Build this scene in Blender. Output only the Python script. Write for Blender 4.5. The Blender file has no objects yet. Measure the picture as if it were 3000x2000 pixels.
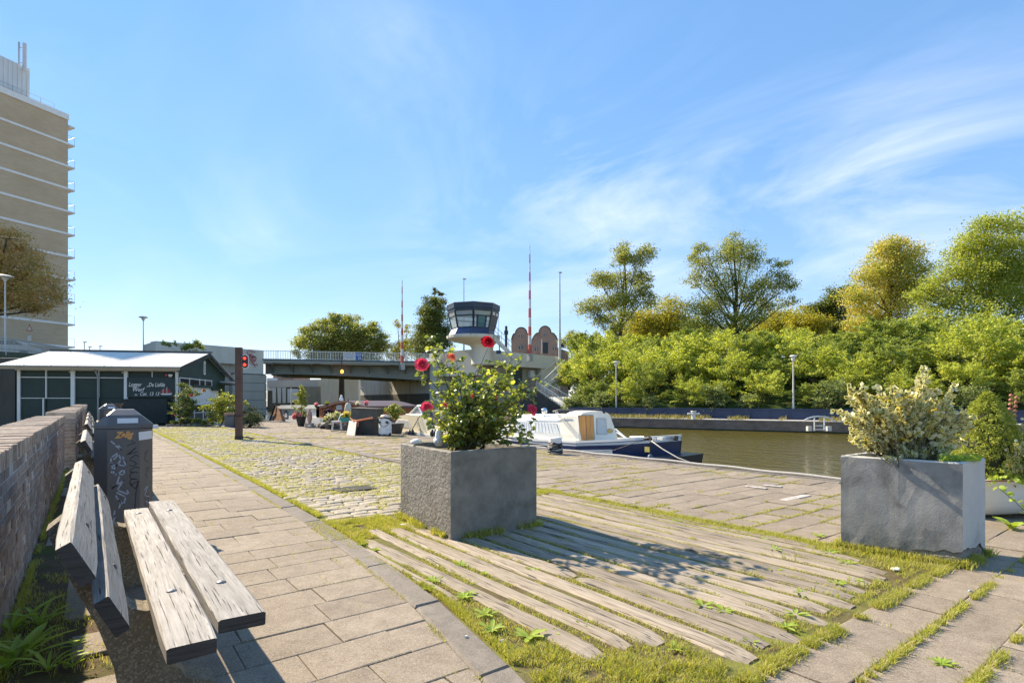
import bpy, math, random
import numpy as np
from mathutils import Matrix, Vector

R = math.radians
random.seed(11)
rng = np.random.default_rng(11)
S = bpy.context.scene
COL = S.collection

# ---------------------------------------------------------------- camera, sky, sun, exposure
F, HX, HY, EYE = 1620.0, 1500.0, 1174.0, 1.2
YAW = math.atan(1235 / 1620)
CA, SA = math.cos(YAW), math.sin(YAW)
cam = bpy.data.cameras.new('camera')
camo = bpy.data.objects.new('camera', cam)
COL.objects.link(camo)
camo.location = (0, 0, EYE)
camo.rotation_euler = (R(90), 0, -YAW)
cam.sensor_width = 36
cam.lens = 36 * F / 3000
cam.shift_y = (HY - 1000) / 3000
cam.clip_start = 0.05
cam.clip_end = 3000
S.camera = camo

SUN_EL, SUN_HEAD = R(37), R(-15.5)          # heading from +Y, clockwise
W = bpy.data.worlds.new('World'); S.world = W; W.use_nodes = True
nt = W.node_tree; nt.nodes.clear()
def wn(t, **k):
    n = nt.nodes.new(t)
    for a, b in k.items(): setattr(n, a, b)
    return n
def wl(a, b): nt.links.new(a, b)
out = wn('ShaderNodeOutputWorld'); bg = wn('ShaderNodeBackground'); bg.inputs['Strength'].default_value = 0.111
sky = wn('ShaderNodeTexSky', sky_type='NISHITA', sun_disc=False, sun_elevation=SUN_EL, sun_rotation=SUN_HEAD,
         air_density=1.0, dust_density=0.0, ozone_density=4.0, altitude=0)
gm = wn('ShaderNodeGamma'); gm.inputs['Gamma'].default_value = 0.42; wl(sky.outputs[0], gm.inputs['Color'])
hs = wn('ShaderNodeHueSaturation'); hs.inputs['Saturation'].default_value = 1.78; hs.inputs['Value'].default_value = 1.66
wl(gm.outputs[0], hs.inputs['Color'])
tc = wn('ShaderNodeTexCoord')
# cirrus: stretched noise on the plane of the cloud layer
sep = wn('ShaderNodeSeparateXYZ'); wl(tc.outputs['Generated'], sep.inputs[0])
def wm(op, a, b=None, c=None, clamp=False):
    n = wn('ShaderNodeMath', operation=op, use_clamp=clamp)
    for i, v in enumerate((a, b, c)):
        if v is None: continue
        if isinstance(v, (int, float)): n.inputs[i].default_value = v
        else: wl(v, n.inputs[i])
    return n.outputs[0]
zz = wm('ADD', wm('MAXIMUM', sep.outputs[2], 0.0), 0.16)
cx = wm('DIVIDE', sep.outputs[0], zz); cy = wm('DIVIDE', sep.outputs[1], zz)
cmb = wn('ShaderNodeCombineXYZ'); wl(cx, cmb.inputs[0]); wl(cy, cmb.inputs[1])
def noise(vec, scale, detail, rough, dist, rot=0.0, sc=(1, 1, 1), loc=(0, 0, 0)):
    mp = wn('ShaderNodeMapping'); mp.inputs['Rotation'].default_value = (0, 0, rot)
    mp.inputs['Scale'].default_value = sc; mp.inputs['Location'].default_value = loc
    wl(vec, mp.inputs[0])
    n = wn('ShaderNodeTexNoise'); n.inputs['Scale'].default_value = scale; n.inputs['Detail'].default_value = detail
    n.inputs['Roughness'].default_value = rough; n.inputs['Distortion'].default_value = dist
    wl(mp.outputs[0], n.inputs['Vector']); return n.outputs['Fac']
wisp = noise(cmb.outputs[0], 1.5, 9, 0.58, 0.9, rot=R(30), sc=(1.0, 0.6, 1))
fine = noise(cmb.outputs[0], 5.0, 8, 0.65, 1.2, rot=R(30), sc=(1.0, 0.35, 1), loc=(3, 1, 0))
big = noise(cmb.outputs[0], 0.8, 3, 0.5, 0.3, loc=(5.2, 2.1, 0))
w1 = wm('MULTIPLY', wm('SUBTRACT', wisp, 0.43), 3.2, clamp=True)
w2 = wm('MULTIPLY_ADD', fine, 0.8, 0.35, clamp=True)
# banks of cirrus: where in the sky they hang (direction, width, strength)
def cdir(px, py):
    X, Z = (px - HX) / F, (HY - py) / F
    v = Vector((X * CA + SA, -X * SA + CA, Z)); return v.normalized()
mask = None
for (px, py, wd, st) in ((1350, 660, 0.13, .7), (1750, 570, 0.13, 1.1), (1600, 460, .07, .4), (2150, 560, .08, .45), (2600, 510, 0.12, 1.1),
                         (2850, 540, .12, .4), (1180, 150, .12, .8), (800, 570, .07, .35), (740, 720, .07, .3), (2000, 700, .2, .45),
                         (2700, 850, .25, .35), (1700, 800, .25, .3), (4200, 500, .5, .4), (-1200, 700, .5, .4)):
    dt = wn('ShaderNodeVectorMath', operation='DISTANCE'); wl(tc.outputs['Generated'], dt.inputs[0]); dt.inputs[1].default_value = cdir(px, py)
    q = wm('DIVIDE', dt.outputs['Value'], wd)
    g = wm('MULTIPLY', wm('EXPONENT', wm('MULTIPLY', wm('MULTIPLY', q, q), -1.0)), st)
    mask = g if mask is None else wm('ADD', mask, g)
cl = wm('MULTIPLY', wm('MULTIPLY', w1, w2), wm('ADD', mask, 0.04), clamp=True)
cl = wm('MULTIPLY', cl, 0.48)
mixc = wn('ShaderNodeMixRGB'); wl(cl, mixc.inputs[0]); wl(hs.outputs[0], mixc.inputs[1]); mixc.inputs[2].default_value = (4.5, 4.75, 5.2, 1)
tint = wn('ShaderNodeMixRGB', blend_type='MULTIPLY'); tint.inputs[0].default_value = 1; wl(mixc.outputs[0], tint.inputs[1]); tint.inputs[2].default_value = (0.99, 0.945, 1.02, 1)
wl(tint.outputs[0], bg.inputs['Color']); wl(bg.outputs[0], out.inputs['Surface'])
SKY_BG = bg

sun = bpy.data.lights.new('sun', 'SUN'); sun.energy = 3.3; sun.angle = R(0.55); sun.color = (1.0, 0.86, 0.66)
suno = bpy.data.objects.new('sun', sun); COL.objects.link(suno)
sdir = Vector((math.sin(SUN_HEAD) * math.cos(SUN_EL), math.cos(SUN_HEAD) * math.cos(SUN_EL), math.sin(SUN_EL)))
suno.rotation_euler = (-sdir).to_track_quat('-Z', 'Y').to_euler()
suno.location = (0, 0, 60)

S.view_settings.view_transform = 'Standard'
S.view_settings.look = 'None'
S.view_settings.gamma = 1
S.view_settings.use_curve_mapping = False
S.view_settings.exposure = 1.56
S.cycles.max_bounces = 7
S.cycles.transparent_max_bounces = 12
S.cycles.caustics_reflective = False
S.cycles.caustics_refractive = False
S.cycles.sample_clamp_indirect = 6

# ---------------------------------------------------------------- places
def cw(X, D, z=0.0): return Vector((X * CA + D * SA, -X * SA + D * CA, z))
def G(px, py, z=0.0):
    D = F * (EYE - z) / (py - HY); return cw((px - HX) / F * D, D, z)
def A(px, py, D): return cw((px - HX) / F * D, D, EYE + (HY - py) / F * D)
def GD(px, D, z=0.0): return cw((px - HX) / F * D, D, z)
def ZA(py, D): return EYE + (HY - py) / F * D

# ---------------------------------------------------------------- mesh helpers
class MB:
    def __init__(s): s.v = []; s.f = []; s.mi = []; s.m = 0
    def add(s, vs, fs):
        b = len(s.v); s.v += [tuple(v) for v in vs]
        for f in fs: s.f.append(tuple(i + b for i in f)); s.mi.append(s.m)
        return s
    def box(s, c, d, rz=0.0, M=None):
        x, y, z = d[0] / 2, d[1] / 2, d[2] / 2
        vs = [Vector((a * x, b * y, e * z)) for e in (-1, 1) for b in (-1, 1) for a in (-1, 1)]
        if rz: vs = [Matrix.Rotation(rz, 3, 'Z') @ v for v in vs]
        if M is not None: vs = [M @ v for v in vs]
        vs = [v + Vector(c) for v in vs]
        return s.add(vs, [(0, 2, 3, 1), (4, 5, 7, 6), (0, 1, 5, 4), (2, 6, 7, 3), (0, 4, 6, 2), (1, 3, 7, 5)])
    def bb(s, x0, x1, y0, y1, z0, z1):
        return s.box(((x0 + x1) / 2, (y0 + y1) / 2, (z0 + z1) / 2), (abs(x1 - x0), abs(y1 - y0), abs(z1 - z0)))
    def hexa(s, p): return s.add(p, [(0, 3, 2, 1), (4, 5, 6, 7), (0, 1, 5, 4), (1, 2, 6, 5), (2, 3, 7, 6), (3, 0, 4, 7)])
    def loft(s, rings, cap=True, closed=True):
        n = len(rings[0]); vs = [v for r in rings for v in r]; fs = []
        for i in range(len(rings) - 1):
            for j in range(n if closed else n - 1):
                k = (j + 1) % n; fs.append((i * n + j, i * n + k, (i + 1) * n + k, (i + 1) * n + j))
        if cap: fs.append(tuple(range(n - 1, -1, -1))); fs.append(tuple((len(rings) - 1) * n + j for j in range(n)))
        return s.add(vs, fs)
    def tube(s, pts, r, n=6, cap=True):
        pts = [Vector(p) for p in pts]; rr = r if isinstance(r, (list, tuple)) else [r] * len(pts)
        rings = []; up = None
        for i, p in enumerate(pts):
            t = (pts[min(i + 1, len(pts) - 1)] - pts[max(i - 1, 0)])
            if t.length < 1e-9: t = Vector((0, 0, 1))
            t.normalize()
            if up is None: up = Vector((0, 0, 1)) if abs(t.z) < 0.9 else Vector((1, 0, 0))
            a = t.cross(up)
            if a.length < 1e-4: a = t.cross(Vector((0, 1, 0.3)))
            a.normalize(); b = a.cross(t); up = b
            rings.append([p + (a * math.cos(2 * math.pi * k / n) + b * math.sin(2 * math.pi * k / n)) * rr[i] for k in range(n)])
        return s.loft(rings, cap)
    def lathe(s, prof, c=(0, 0, 0), n=16, cap=True, ph=0.0):
        return s.loft([[Vector(c) + Vector((r * math.cos(2 * math.pi * k / n + ph), r * math.sin(2 * math.pi * k / n + ph), z)) for k in range(n)] for r, z in prof], cap)
    def prism(s, poly, o, ux, uy, d):
        o, ux, uy, d = Vector(o), Vector(ux), Vector(uy), Vector(d)
        a = [o + ux * p[0] + uy * p[1] for p in poly]
        return s.loft([a, [q + d for q in a]])
    def ribbon(s, pts, o, ux, uy, w, off=None):
        """flat stroke on a plane"""
        o, ux, uy = Vector(o), Vector(ux), Vector(uy); nn = ux.cross(uy).normalized() * (0.004 if off is None else off)
        for a, b in zip(pts[:-1], pts[1:]):
            a = Vector((a[0], a[1])); b = Vector((b[0], b[1])); t = b - a
            if t.length < 1e-6: continue
            t.normalize(); n = Vector((-t.y, t.x)) * w / 2; e = t * w * 0.35
            q = [a - e + n, a - e - n, b + e - n, b + e + n]
            s.add([o + ux * p.x + uy * p.y + nn for p in q], [(0, 1, 2, 3)])
        return s

def np_mesh(name, V, FI, smooth=False):
    V = np.asarray(V, dtype=np.float32).reshape(-1, 3); FI = np.asarray(FI, dtype=np.int32); k = FI.shape[1]
    me = bpy.data.meshes.new(name)
    me.vertices.add(len(V)); me.vertices.foreach_set('co', V.ravel())
    me.loops.add(FI.size); me.loops.foreach_set('vertex_index', FI.ravel())
    me.polygons.add(len(FI)); me.polygons.foreach_set('loop_start', np.arange(0, FI.size, k, dtype=np.int32))
    me.polygons.foreach_set('loop_total', np.full(len(FI), k, dtype=np.int32))
    if smooth: me.polygons.foreach_set('use_smooth', np.ones(len(FI), dtype=bool))
    me.update(calc_edges=True); return me

PM = {}
def props(o, label=None, cat=None, group=None, kind=None):
    if label: o['label'] = label
    if cat: o['category'] = cat
    if group: o['group'] = group
    if kind: o['kind'] = kind
    return o
def thing(name, label, cat, loc=(0, 0, 0), rz=0.0, group=None):
    o = bpy.data.objects.new(name, None); COL.objects.link(o)
    o.empty_display_size = 0.2; o.location = loc; o.rotation_euler = (0, 0, rz)
    PM[o] = Matrix.Translation(Vector(loc)) @ Matrix.Rotation(rz, 4, 'Z')
    return props(o, label, cat, group)
def finish(me, mat, smooth=False):
    for m in (mat if isinstance(mat, (list, tuple)) else [mat]): me.materials.append(m)
    if smooth: me.polygons.foreach_set('use_smooth', np.ones(len(me.polygons), dtype=bool))
def tomesh(mb, name, mat, smooth=False, M=None):
    me = bpy.data.meshes.new(name)
    vs = mb.v if M is None else [tuple(M @ Vector(v)) for v in mb.v]
    me.from_pydata(vs, [], mb.f); finish(me, mat, smooth)
    if max(mb.mi, default=0) > 0: me.polygons.foreach_set('material_index', np.array(mb.mi, dtype=np.int32))
    me.update(); return me
def part(mb, name, mat, parent, label=None, world=False, smooth=False, kind=None):
    M = PM[parent].inverted() if (world and parent in PM) else None
    if isinstance(mb, MB): me = tomesh(mb, name, mat, smooth, M)
    else:
        me = mb
        if M is not None: me.transform(M)
        if mat is not None: finish(me, mat, smooth)
    o = bpy.data.objects.new(name, me); COL.objects.link(o); o.parent = parent
    if parent in PM: PM[o] = PM[parent]
    return props(o, label, None, None, kind)
def solo(mb, name, mat, label=None, cat=None, group=None, kind=None, smooth=False, base=None):
    """one mesh = one thing; its origin goes to the foot of the mesh"""
    me = tomesh(mb, name, mat, smooth) if isinstance(mb, MB) else mb
    if not isinstance(mb, MB) and mat is not None: finish(me, mat, smooth)
    if base is None and kind != 'structure':
        co = np.empty(len(me.vertices) * 3, dtype=np.float32); me.vertices.foreach_get('co', co); co = co.reshape(-1, 3)
        lo, hi = co.min(0), co.max(0); base = ((lo[0] + hi[0]) / 2, (lo[1] + hi[1]) / 2, lo[2])
    base = Vector(tuple(float(x) for x in base)) if base is not None else Vector((0, 0, 0))
    me.transform(Matrix.Translation(-base))
    o = bpy.data.objects.new(name, me); COL.objects.link(o); o.location = base
    PM[o] = Matrix.Translation(base)
    return props(o, label, cat, group, kind)
def dup(root, loc=None, rz=None, label=None, scale=None):
    r = root.copy(); COL.objects.link(r)
    if loc is not None: r.location = loc
    if rz is not None: r.rotation_euler = (0, 0, rz)
    if scale is not None: r.scale = (scale,) * 3 if isinstance(scale, (int, float)) else scale
    if label: r['label'] = label
    for ch in list(KIDS(root)):
        c = ch.copy(); COL.objects.link(c); c.parent = r
        for g in KIDS(ch):
            d = g.copy(); COL.objects.link(d); d.parent = c
    return r
def KIDS(o): return [c for c in bpy.data.objects if c.parent == o]
def text(body, o, ux, uy, size, mat, parent, name='lettering', shear=0.0, width=1.0, align='LEFT', label=None, ext=0.0, world=False, bold=0.0):
    cu = bpy.data.curves.new(name, 'FONT'); cu.body = body; cu.size = size; cu.shear = shear; cu.align_x = align; cu.extrude = ext; cu.resolution_u = 3; cu.offset = bold
    t = bpy.data.objects.new(name, cu); COL.objects.link(t)
    me = bpy.data.meshes.new_from_object(t); bpy.data.objects.remove(t)
    ux, uy = Vector(ux).normalized(), Vector(uy).normalized(); n = ux.cross(uy)
    M = Matrix(((ux.x * width, uy.x, n.x, o[0]), (ux.y * width, uy.y, n.y, o[1]), (ux.z * width, uy.z, n.z, o[2]), (0, 0, 0, 1)))
    me.transform(M); me.materials.clear(); me.name = name
    return part(me, name, mat, parent, label, world=world)

# ---------------------------------------------------------------- materials
def newmat(name):
    m = bpy.data.materials.new(name); m.use_nodes = True; t = m.node_tree; b = t.nodes['Principled BSDF']; return m, t, b
def ramp(t, fac, stops):
    r = t.nodes.new('ShaderNodeValToRGB'); e = r.color_ramp.elements
    e[0].position, e[0].color = stops[0][0], (*stops[0][1], 1)
    e[1].position, e[1].color = stops[-1][0], (*stops[-1][1], 1)
    for p, c in stops[1:-1]: q = e.new(p); q.color = (*c, 1)
    t.links.new(fac, r.inputs[0]); return r.outputs[0]
def nz(t, vec, scale, detail=4, rough=0.55, dist=0.0, sc=(1, 1, 1), loc=(0, 0, 0), rot=(0, 0, 0)):
    mp = t.nodes.new('ShaderNodeMapping'); mp.inputs['Scale'].default_value = sc; mp.inputs['Location'].default_value = loc; mp.inputs['Rotation'].default_value = rot
    t.links.new(vec, mp.inputs[0]); n = t.nodes.new('ShaderNodeTexNoise')
    n.inputs['Scale'].default_value = scale; n.inputs['Detail'].default_value = detail; n.inputs['Roughness'].default_value = rough; n.inputs['Distortion'].default_value = dist
    t.links.new(mp.outputs[0], n.inputs['Vector']); return n.outputs['Fac']
def mx(t, fac, a, b, mode='MIX'):
    n = t.nodes.new('ShaderNodeMixRGB'); n.blend_type = mode
    for i, v in enumerate((fac, a, b)):
        if isinstance(v, (int, float)): n.inputs[i].default_value = v
        elif isinstance(v, tuple): n.inputs[i].default_value = (*v, 1)
        else: t.links.new(v, n.inputs[i])
    return n.outputs[0]
def mth(t, op, a, b=0.0, clamp=False):
    n = t.nodes.new('ShaderNodeMath'); n.operation = op; n.use_clamp = clamp
    for i, v in enumerate((a, b)):
        if isinstance(v, (int, float)): n.inputs[i].default_value = v
        else: t.links.new(v, n.inputs[i])
    return n.outputs[0]
def posn(t): return t.nodes.new('ShaderNodeNewGeometry')
def bump(t, b, h, strength=0.4, dist=0.01):
    n = t.nodes.new('ShaderNodeBump'); n.inputs['Strength'].default_value = strength; n.inputs['Distance'].default_value = dist
    t.links.new(h, n.inputs['Height']); t.links.new(n.outputs[0], b.inputs['Normal'])
def rnd(t, island=False):
    if island: return posn(t).outputs['Random Per Island']
    return t.nodes.new('ShaderNodeObjectInfo').outputs['Random']
def M(name, c, c2=None, scale=3.0, rough=0.6, metal=0.0, bs=0.0, bscale=30.0, grime=None, gscale=0.8, gthr=0.5, sc=(1, 1, 1), var=0.0, island=False, detail=5, spec=0.5, bdist=0.01, coord='pos'):
    """general surface: two tones of noise, blotches of grime, fine relief, tone per piece"""
    m, t, b = newmat(name)
    P = posn(t).outputs['Position'] if coord == 'pos' else t.nodes.new('ShaderNodeTexCoord').outputs['Object']
    col = c if c2 is None else mx(t, ramp(t, nz(t, P, scale, detail, 0.6, 0.2, sc), [(0.32, (0, 0, 0)), (0.68, (1, 1, 1))]), c, c2)
    if grime is not None:
        g = ramp(t, nz(t, P, gscale, 6, 0.62, 0.6, sc, (4, 2, 1)), [(gthr, (0, 0, 0)), (min(gthr + 0.22, 1), (1, 1, 1))])
        col = mx(t, g, col, grime)
    if var > 0:
        r = rnd(t, island); v = mth(t, 'MULTIPLY_ADD', r, 2 * var); v.node.inputs[2].default_value = 1 - var
        col = mx(t, 1.0, col, v, 'MULTIPLY') if not isinstance(col, tuple) else mx(t, 1.0, col, v, 'MULTIPLY')
    if isinstance(col, tuple): b.inputs['Base Color'].default_value = (*col, 1)
    else: t.links.new(col, b.inputs['Base Color'])
    b.inputs['Roughness'].default_value = rough; b.inputs['Metallic'].default_value = metal
    b.inputs['Specular IOR Level'].default_value = spec
    if bs > 0: bump(t, b, nz(t, P, bscale, 5, 0.6, 0, sc), bs, bdist)
    return m
def wood(name, c, c2, grain_axis='y', dark=(0.03, 0.025, 0.02), rough=0.75, crack=0.5, sf=1.0, coord='pos', var=0.12):
    m, t, b = newmat(name)
    P = posn(t).outputs['Position'] if coord == 'pos' else t.nodes.new('ShaderNodeTexCoord').outputs['Object']
    s = {'x': (0.05, 1, 1), 'y': (1, 0.05, 1), 'z': (1, 1, 0.05)}[grain_axis]
    g1 = nz(t, P, 60 * sf, 6, 0.65, 1.2, s); g2 = nz(t, P, 9 * sf, 4, 0.6, 2.5, tuple(max(a, 0.12) for a in s)); g3 = nz(t, P, 2.2, 4, 0.6, 0.5)
    col = mx(t, ramp(t, g1, [(0.3, (0, 0, 0)), (0.7, (1, 1, 1))]), c, c2)
    col = mx(t, ramp(t, g2, [(0.45, (0, 0, 0)), (0.8, (.7, .7, .7))]), col, tuple(0.72 * x for x in c))
    col = mx(t, ramp(t, g3, [(0.38, (0, 0, 0)), (0.75, (0.45, 0.45, 0.45))]), col, c2)
    ck = nz(t, P, 130 * sf, 3, 0.5, 0.12, tuple(a if a == 1 else .02 for a in s), (3, 3, 3))
    ckm = ramp(t, ck, [(0.29 + 0.1 * crack, (1, 1, 1)), (0.34 + 0.1 * crack, (0, 0, 0))])
    col = mx(t, ckm, col, dark)
    v = mth(t, 'MULTIPLY_ADD', rnd(t), 2 * var); v.node.inputs[2].default_value = 1 - var
    col = mx(t, 1.0, col, v, 'MULTIPLY')
    t.links.new(col, b.inputs['Base Color']); b.inputs['Roughness'].default_value = rough; b.inputs['Specular IOR Level'].default_value = 0.3
    h = mth(t, 'SUBTRACT', g1, mth(t, 'MULTIPLY', ckm, 1.5)); bump(t, b, h, 0.5, 0.004)
    return m
def leafmat(name, c, c2, c3=None, trans=0.35, rough=0.5, scale=0.6, spec=0.35, tw=None, f3=0.78):
    m, t, b = newmat(name); g = posn(t)
    n = nz(t, g.outputs['Position'], scale, 3, 0.6); r = g.outputs['Random Per Island']
    k = mth(t, 'ADD', mth(t, 'MULTIPLY', ramp(t, n, [(0.3, (0, 0, 0)), (0.7, (1, 1, 1))]), 0.55), mth(t, 'MULTIPLY', r, 0.45))
    col = mx(t, k, c, c2)
    if c3:
        k3 = ramp(t, mth(t, 'ADD', mth(t, 'MULTIPLY', nz(t, g.outputs['Position'], scale * 1.7, 3, 0.6, 0, (1, 1, 1), (7, 3, 1)), 0.7), mth(t, 'MULTIPLY', r, 0.45)), [(f3 - .1, (0, 0, 0)), (f3, (1, 1, 1))])
        col = mx(t, k3, col, c3)
    t.links.new(col, b.inputs['Base Color']); b.inputs['Roughness'].default_value = rough; b.inputs['Specular IOR Level'].default_value = spec
    tr = t.nodes.new('ShaderNodeBsdfTranslucent'); t.links.new(mx(t, 1.0, col, tw or (1.25, 1.2, 0.5), 'MULTIPLY'), tr.inputs[0])
    ms = t.nodes.new('ShaderNodeMixShader'); ms.inputs[0].default_value = trans
    t.links.new(b.outputs[0], ms.inputs[1]); t.links.new(tr.outputs[0], ms.inputs[2])
    t.links.new(ms.outputs[0], t.nodes['Material Output'].inputs[0])
    return m
def glass(name, tint=(0.55, 0.65, 0.68), op=0.5, rough=0.05):
    m, t, b = newmat(name); b.inputs['Base Color'].default_value = (*tint, 1); b.inputs['Roughness'].default_value = rough; b.inputs['Specular IOR Level'].default_value = 0.8
    tr = t.nodes.new('ShaderNodeBsdfTransparent'); ms = t.nodes.new('ShaderNodeMixShader'); ms.inputs[0].default_value = op
    t.links.new(tr.outputs[0], ms.inputs[1]); t.links.new(b.outputs[0], ms.inputs[2]); t.links.new(ms.outputs[0], t.nodes['Material Output'].inputs[0]); return m
def emis(name, c, s):
    m, t, b = newmat(name); b.inputs['Base Color'].default_value = (*c, 1); b.inputs['Emission Color'].default_value = (*c, 1); b.inputs['Emission Strength'].default_value = s; return m
def slabmat(name, c, c2, speck, var=0.1, island=False, spk=260.0):
    m, t, b = newmat(name); P = posn(t).outputs['Position']
    n1 = nz(t, P, 1.1, 5, 0.6); n2 = nz(t, P, 9, 6, 0.7, 0.3)
    vo = t.nodes.new('ShaderNodeTexVoronoi'); vo.inputs['Scale'].default_value = spk; t.links.new(P, vo.inputs['Vector'])
    col = mx(t, ramp(t, n1, [(0.35, (0, 0, 0)), (0.65, (1, 1, 1))]), c, c2)
    col = mx(t, ramp(t, n2, [(0.38, (0.6, 0.6, 0.6)), (0.6, (0, 0, 0))]), col, tuple(0.68 * x for x in c))
    sp = t.nodes.new('ShaderNodeSeparateColor'); t.links.new(vo.outputs['Color'], sp.inputs[0])
    col = mx(t, ramp(t, sp.outputs[0], [(0.72, (0, 0, 0)), (0.8, (0.55, 0.55, 0.55))]), col, speck)
    col = mx(t, ramp(t, sp.outputs[1], [(0.8, (0, 0, 0)), (0.88, (0.5, 0.5, 0.5))]), col, tuple(0.45 * x for x in c))
    v = mth(t, 'MULTIPLY_ADD', rnd(t, island), 2 * var); v.node.inputs[2].default_value = 1 - var
    col = mx(t, 1.0, col, v, 'MULTIPLY')
    t.links.new(col, b.inputs['Base Color']); b.inputs['Roughness'].default_value = 0.85; b.inputs['Specular IOR Level'].default_value = 0.25
    bump(t, b, mth(t, 'ADD', vo.outputs['Distance'], mth(t, 'MULTIPLY', n2, 0.7)), 0.35, 0.004)
    return m

mSLAB = slabmat('concrete_slab', (0.275, 0.218, 0.158), (0.345, 0.282, 0.21), (0.46, 0.41, 0.33), 0.11)
mSLABi = slabmat('concrete_slab_far', (0.29, 0.23, 0.165), (0.36, 0.295, 0.22), (0.42, 0.38, 0.33), 0.12, True, 90)
mKERB = slabmat('kerb_concrete', (0.225, 0.19, 0.15), (0.28, 0.24, 0.195), (0.3, 0.29, 0.27), 0.08)
mCOB = slabmat('cobble_stone', (0.38, 0.32, 0.23), (0.46, 0.40, 0.30), (0.5, 0.46, 0.4), 0.14, False, 120)
mCOBi = slabmat('cobble_stone_far', (0.38, 0.32, 0.23), (0.46, 0.40, 0.30), (0.5, 0.46, 0.4), 0.14, True, 60)
mSOIL = M('soil', (0.09, 0.062, 0.038), (0.15, 0.11, 0.065), 6, 0.95, bs=0.8, bscale=60, grime=(0.09, 0.11, 0.025), gscale=1.6, gthr=0.46, spec=0.1)
mMOSS = M('mossy_joint_soil', (0.26, 0.27, 0.05), (0.19, 0.17, 0.06), 9, 0.95, bs=0.8, bscale=70, spec=0.1)
mGROUND = M('far_ground', (0.10, 0.10, 0.06), (0.16, 0.15, 0.10), 0.1, 0.95, spec=0.1)
mTIMB = wood('weathered_timber', (0.22, 0.17, 0.115), (0.45, 0.38, 0.29), 'y', crack=0.6, sf=1.0, var=.2)
mPLANK = wood('weathered_bench_plank', (0.19, 0.172, 0.148), (0.43, 0.40, 0.36), 'y', crack=0.34, sf=1.1)
mPLANKE = wood('bench_plank_end', (0.045, 0.04, 0.035), (0.09, 0.08, 0.07), 'x', crack=0.5, sf=1.5)
mGRASS = leafmat('grass_blade', (0.32, 0.34, 0.07), (0.54, 0.54, 0.14), (0.60, 0.52, 0.29), 0.45, 0.6, 5, 0.2, f3=0.78)
mWEED = leafmat('weed_leaf', (0.32, 0.46, 0.06), (0.50, 0.60, 0.12), None, 0.4, 0.5, 3, 0.3)
mBRICK = M('old_wall_brick', (0.24, 0.18, 0.15), (0.36, 0.30, 0.25), 14, 0.9, bs=0.7, bscale=90, grime=(0.52, 0.48, 0.43), gscale=7, gthr=0.54, var=0.22, spec=0.2, bdist=0.006)
mBRICKi = M('old_wall_brick_far', (0.22, 0.15, 0.12), (0.33, 0.25, 0.20), 14, 0.9, bs=0.7, bscale=90, grime=(0.26, 0.22, 0.19), gscale=9, gthr=0.6, var=0.22, island=True, spec=0.2)
mCOPE = M('coping_brick', (0.36, 0.27, 0.20), (0.50, 0.41, 0.33), 11, 0.9, bs=0.6, bscale=80, grime=(0.20, 0.14, 0.11), gscale=5, gthr=0.55, var=0.16, spec=0.2)
mMORT = M('mortar', (0.45, 0.41, 0.36), (0.62, 0.58, 0.53), 8, 0.95, bs=0.7, bscale=60, spec=0.1)
mCONC = M('pale_concrete', (0.62, 0.58, 0.48), (0.70, 0.66, 0.56), 0.5, 0.85, bs=0.2, bscale=8, grime=(0.52, 0.48, 0.39), gscale=0.5, gthr=0.55, sc=(1, 1, 0.35))
mCONCd = M('stained_concrete', (0.36, 0.33, 0.265), (0.46, 0.425, 0.35), 0.6, 0.9, bs=0.3, bscale=6, grime=(0.17, 0.155, 0.12), gscale=0.7, gthr=0.52, sc=(1, 1, 0.22))
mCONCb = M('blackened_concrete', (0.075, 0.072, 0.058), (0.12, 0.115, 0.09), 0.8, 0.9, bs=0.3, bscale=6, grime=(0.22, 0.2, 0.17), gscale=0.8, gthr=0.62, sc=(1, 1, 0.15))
mBENCHC = slabmat('gravelly_bench_concrete', (0.21, 0.175, 0.12), (0.27, 0.22, 0.15), (0.42, 0.36, 0.26), 0.03, False, 150)
mPLANT1 = M('rough_grey_planter', (0.15, 0.14, 0.12), (0.235, 0.22, 0.195), 5, 0.72, bs=0.9, bscale=26, grime=(0.17, 0.13, 0.09), gscale=1.6, gthr=0.56, bdist=0.03, spec=0.45)
mPLANT1b = M('smooth_grey_planter', (0.16, 0.146, 0.12), (0.26, 0.242, 0.20), 7, 0.7, bs=0.35, bscale=90, grime=(0.11, 0.095, 0.07), gscale=2.6, gthr=0.54, spec=0.4)
mPLANT2 = M('blue_grey_planter', (0.185, 0.18, 0.17), (0.38, 0.37, 0.35), 3.2, 0.75, bs=0.22, bscale=70, grime=(0.10, 0.098, 0.095), gscale=3.2, gthr=0.50, spec=0.35)
mPLANT2b = M('light_grey_planter_render', (0.45, 0.44, 0.41), (0.55, 0.54, 0.50), 2.0, 0.75, bs=0.2, bscale=40, grime=(0.24, 0.235, 0.225), gscale=3, gthr=0.55, spec=0.3)
mBIN = M('dark_grey_bin', (0.105, 0.094, 0.086), (0.135, 0.122, 0.112), 3, 0.42, bs=0.08, bscale=120, grime=(0.10, 0.095, 0.09), gscale=3, gthr=0.62)
mBLK = M('black_rubber', (0.016, 0.016, 0.017), (0.03, 0.03, 0.03), 8, 0.55)
mWHITE = M('white_paint', (0.72, 0.71, 0.67), (0.80, 0.79, 0.75), 3, 0.5, grime=(0.52, 0.49, 0.42), gscale=2.5, gthr=0.68)
mWHITEs = M('white_gelcoat', (0.78, 0.77, 0.72), (0.82, 0.81, 0.77), 1.5, 0.3, grime=(0.62, 0.58, 0.48), gscale=1.4, gthr=0.66)
mCREAM = M('cream_gelcoat', (0.72, 0.64, 0.46), (0.78, 0.71, 0.54), 1.5, 0.35, grime=(0.62, 0.54, 0.38), gscale=1.4, gthr=0.66)
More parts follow.
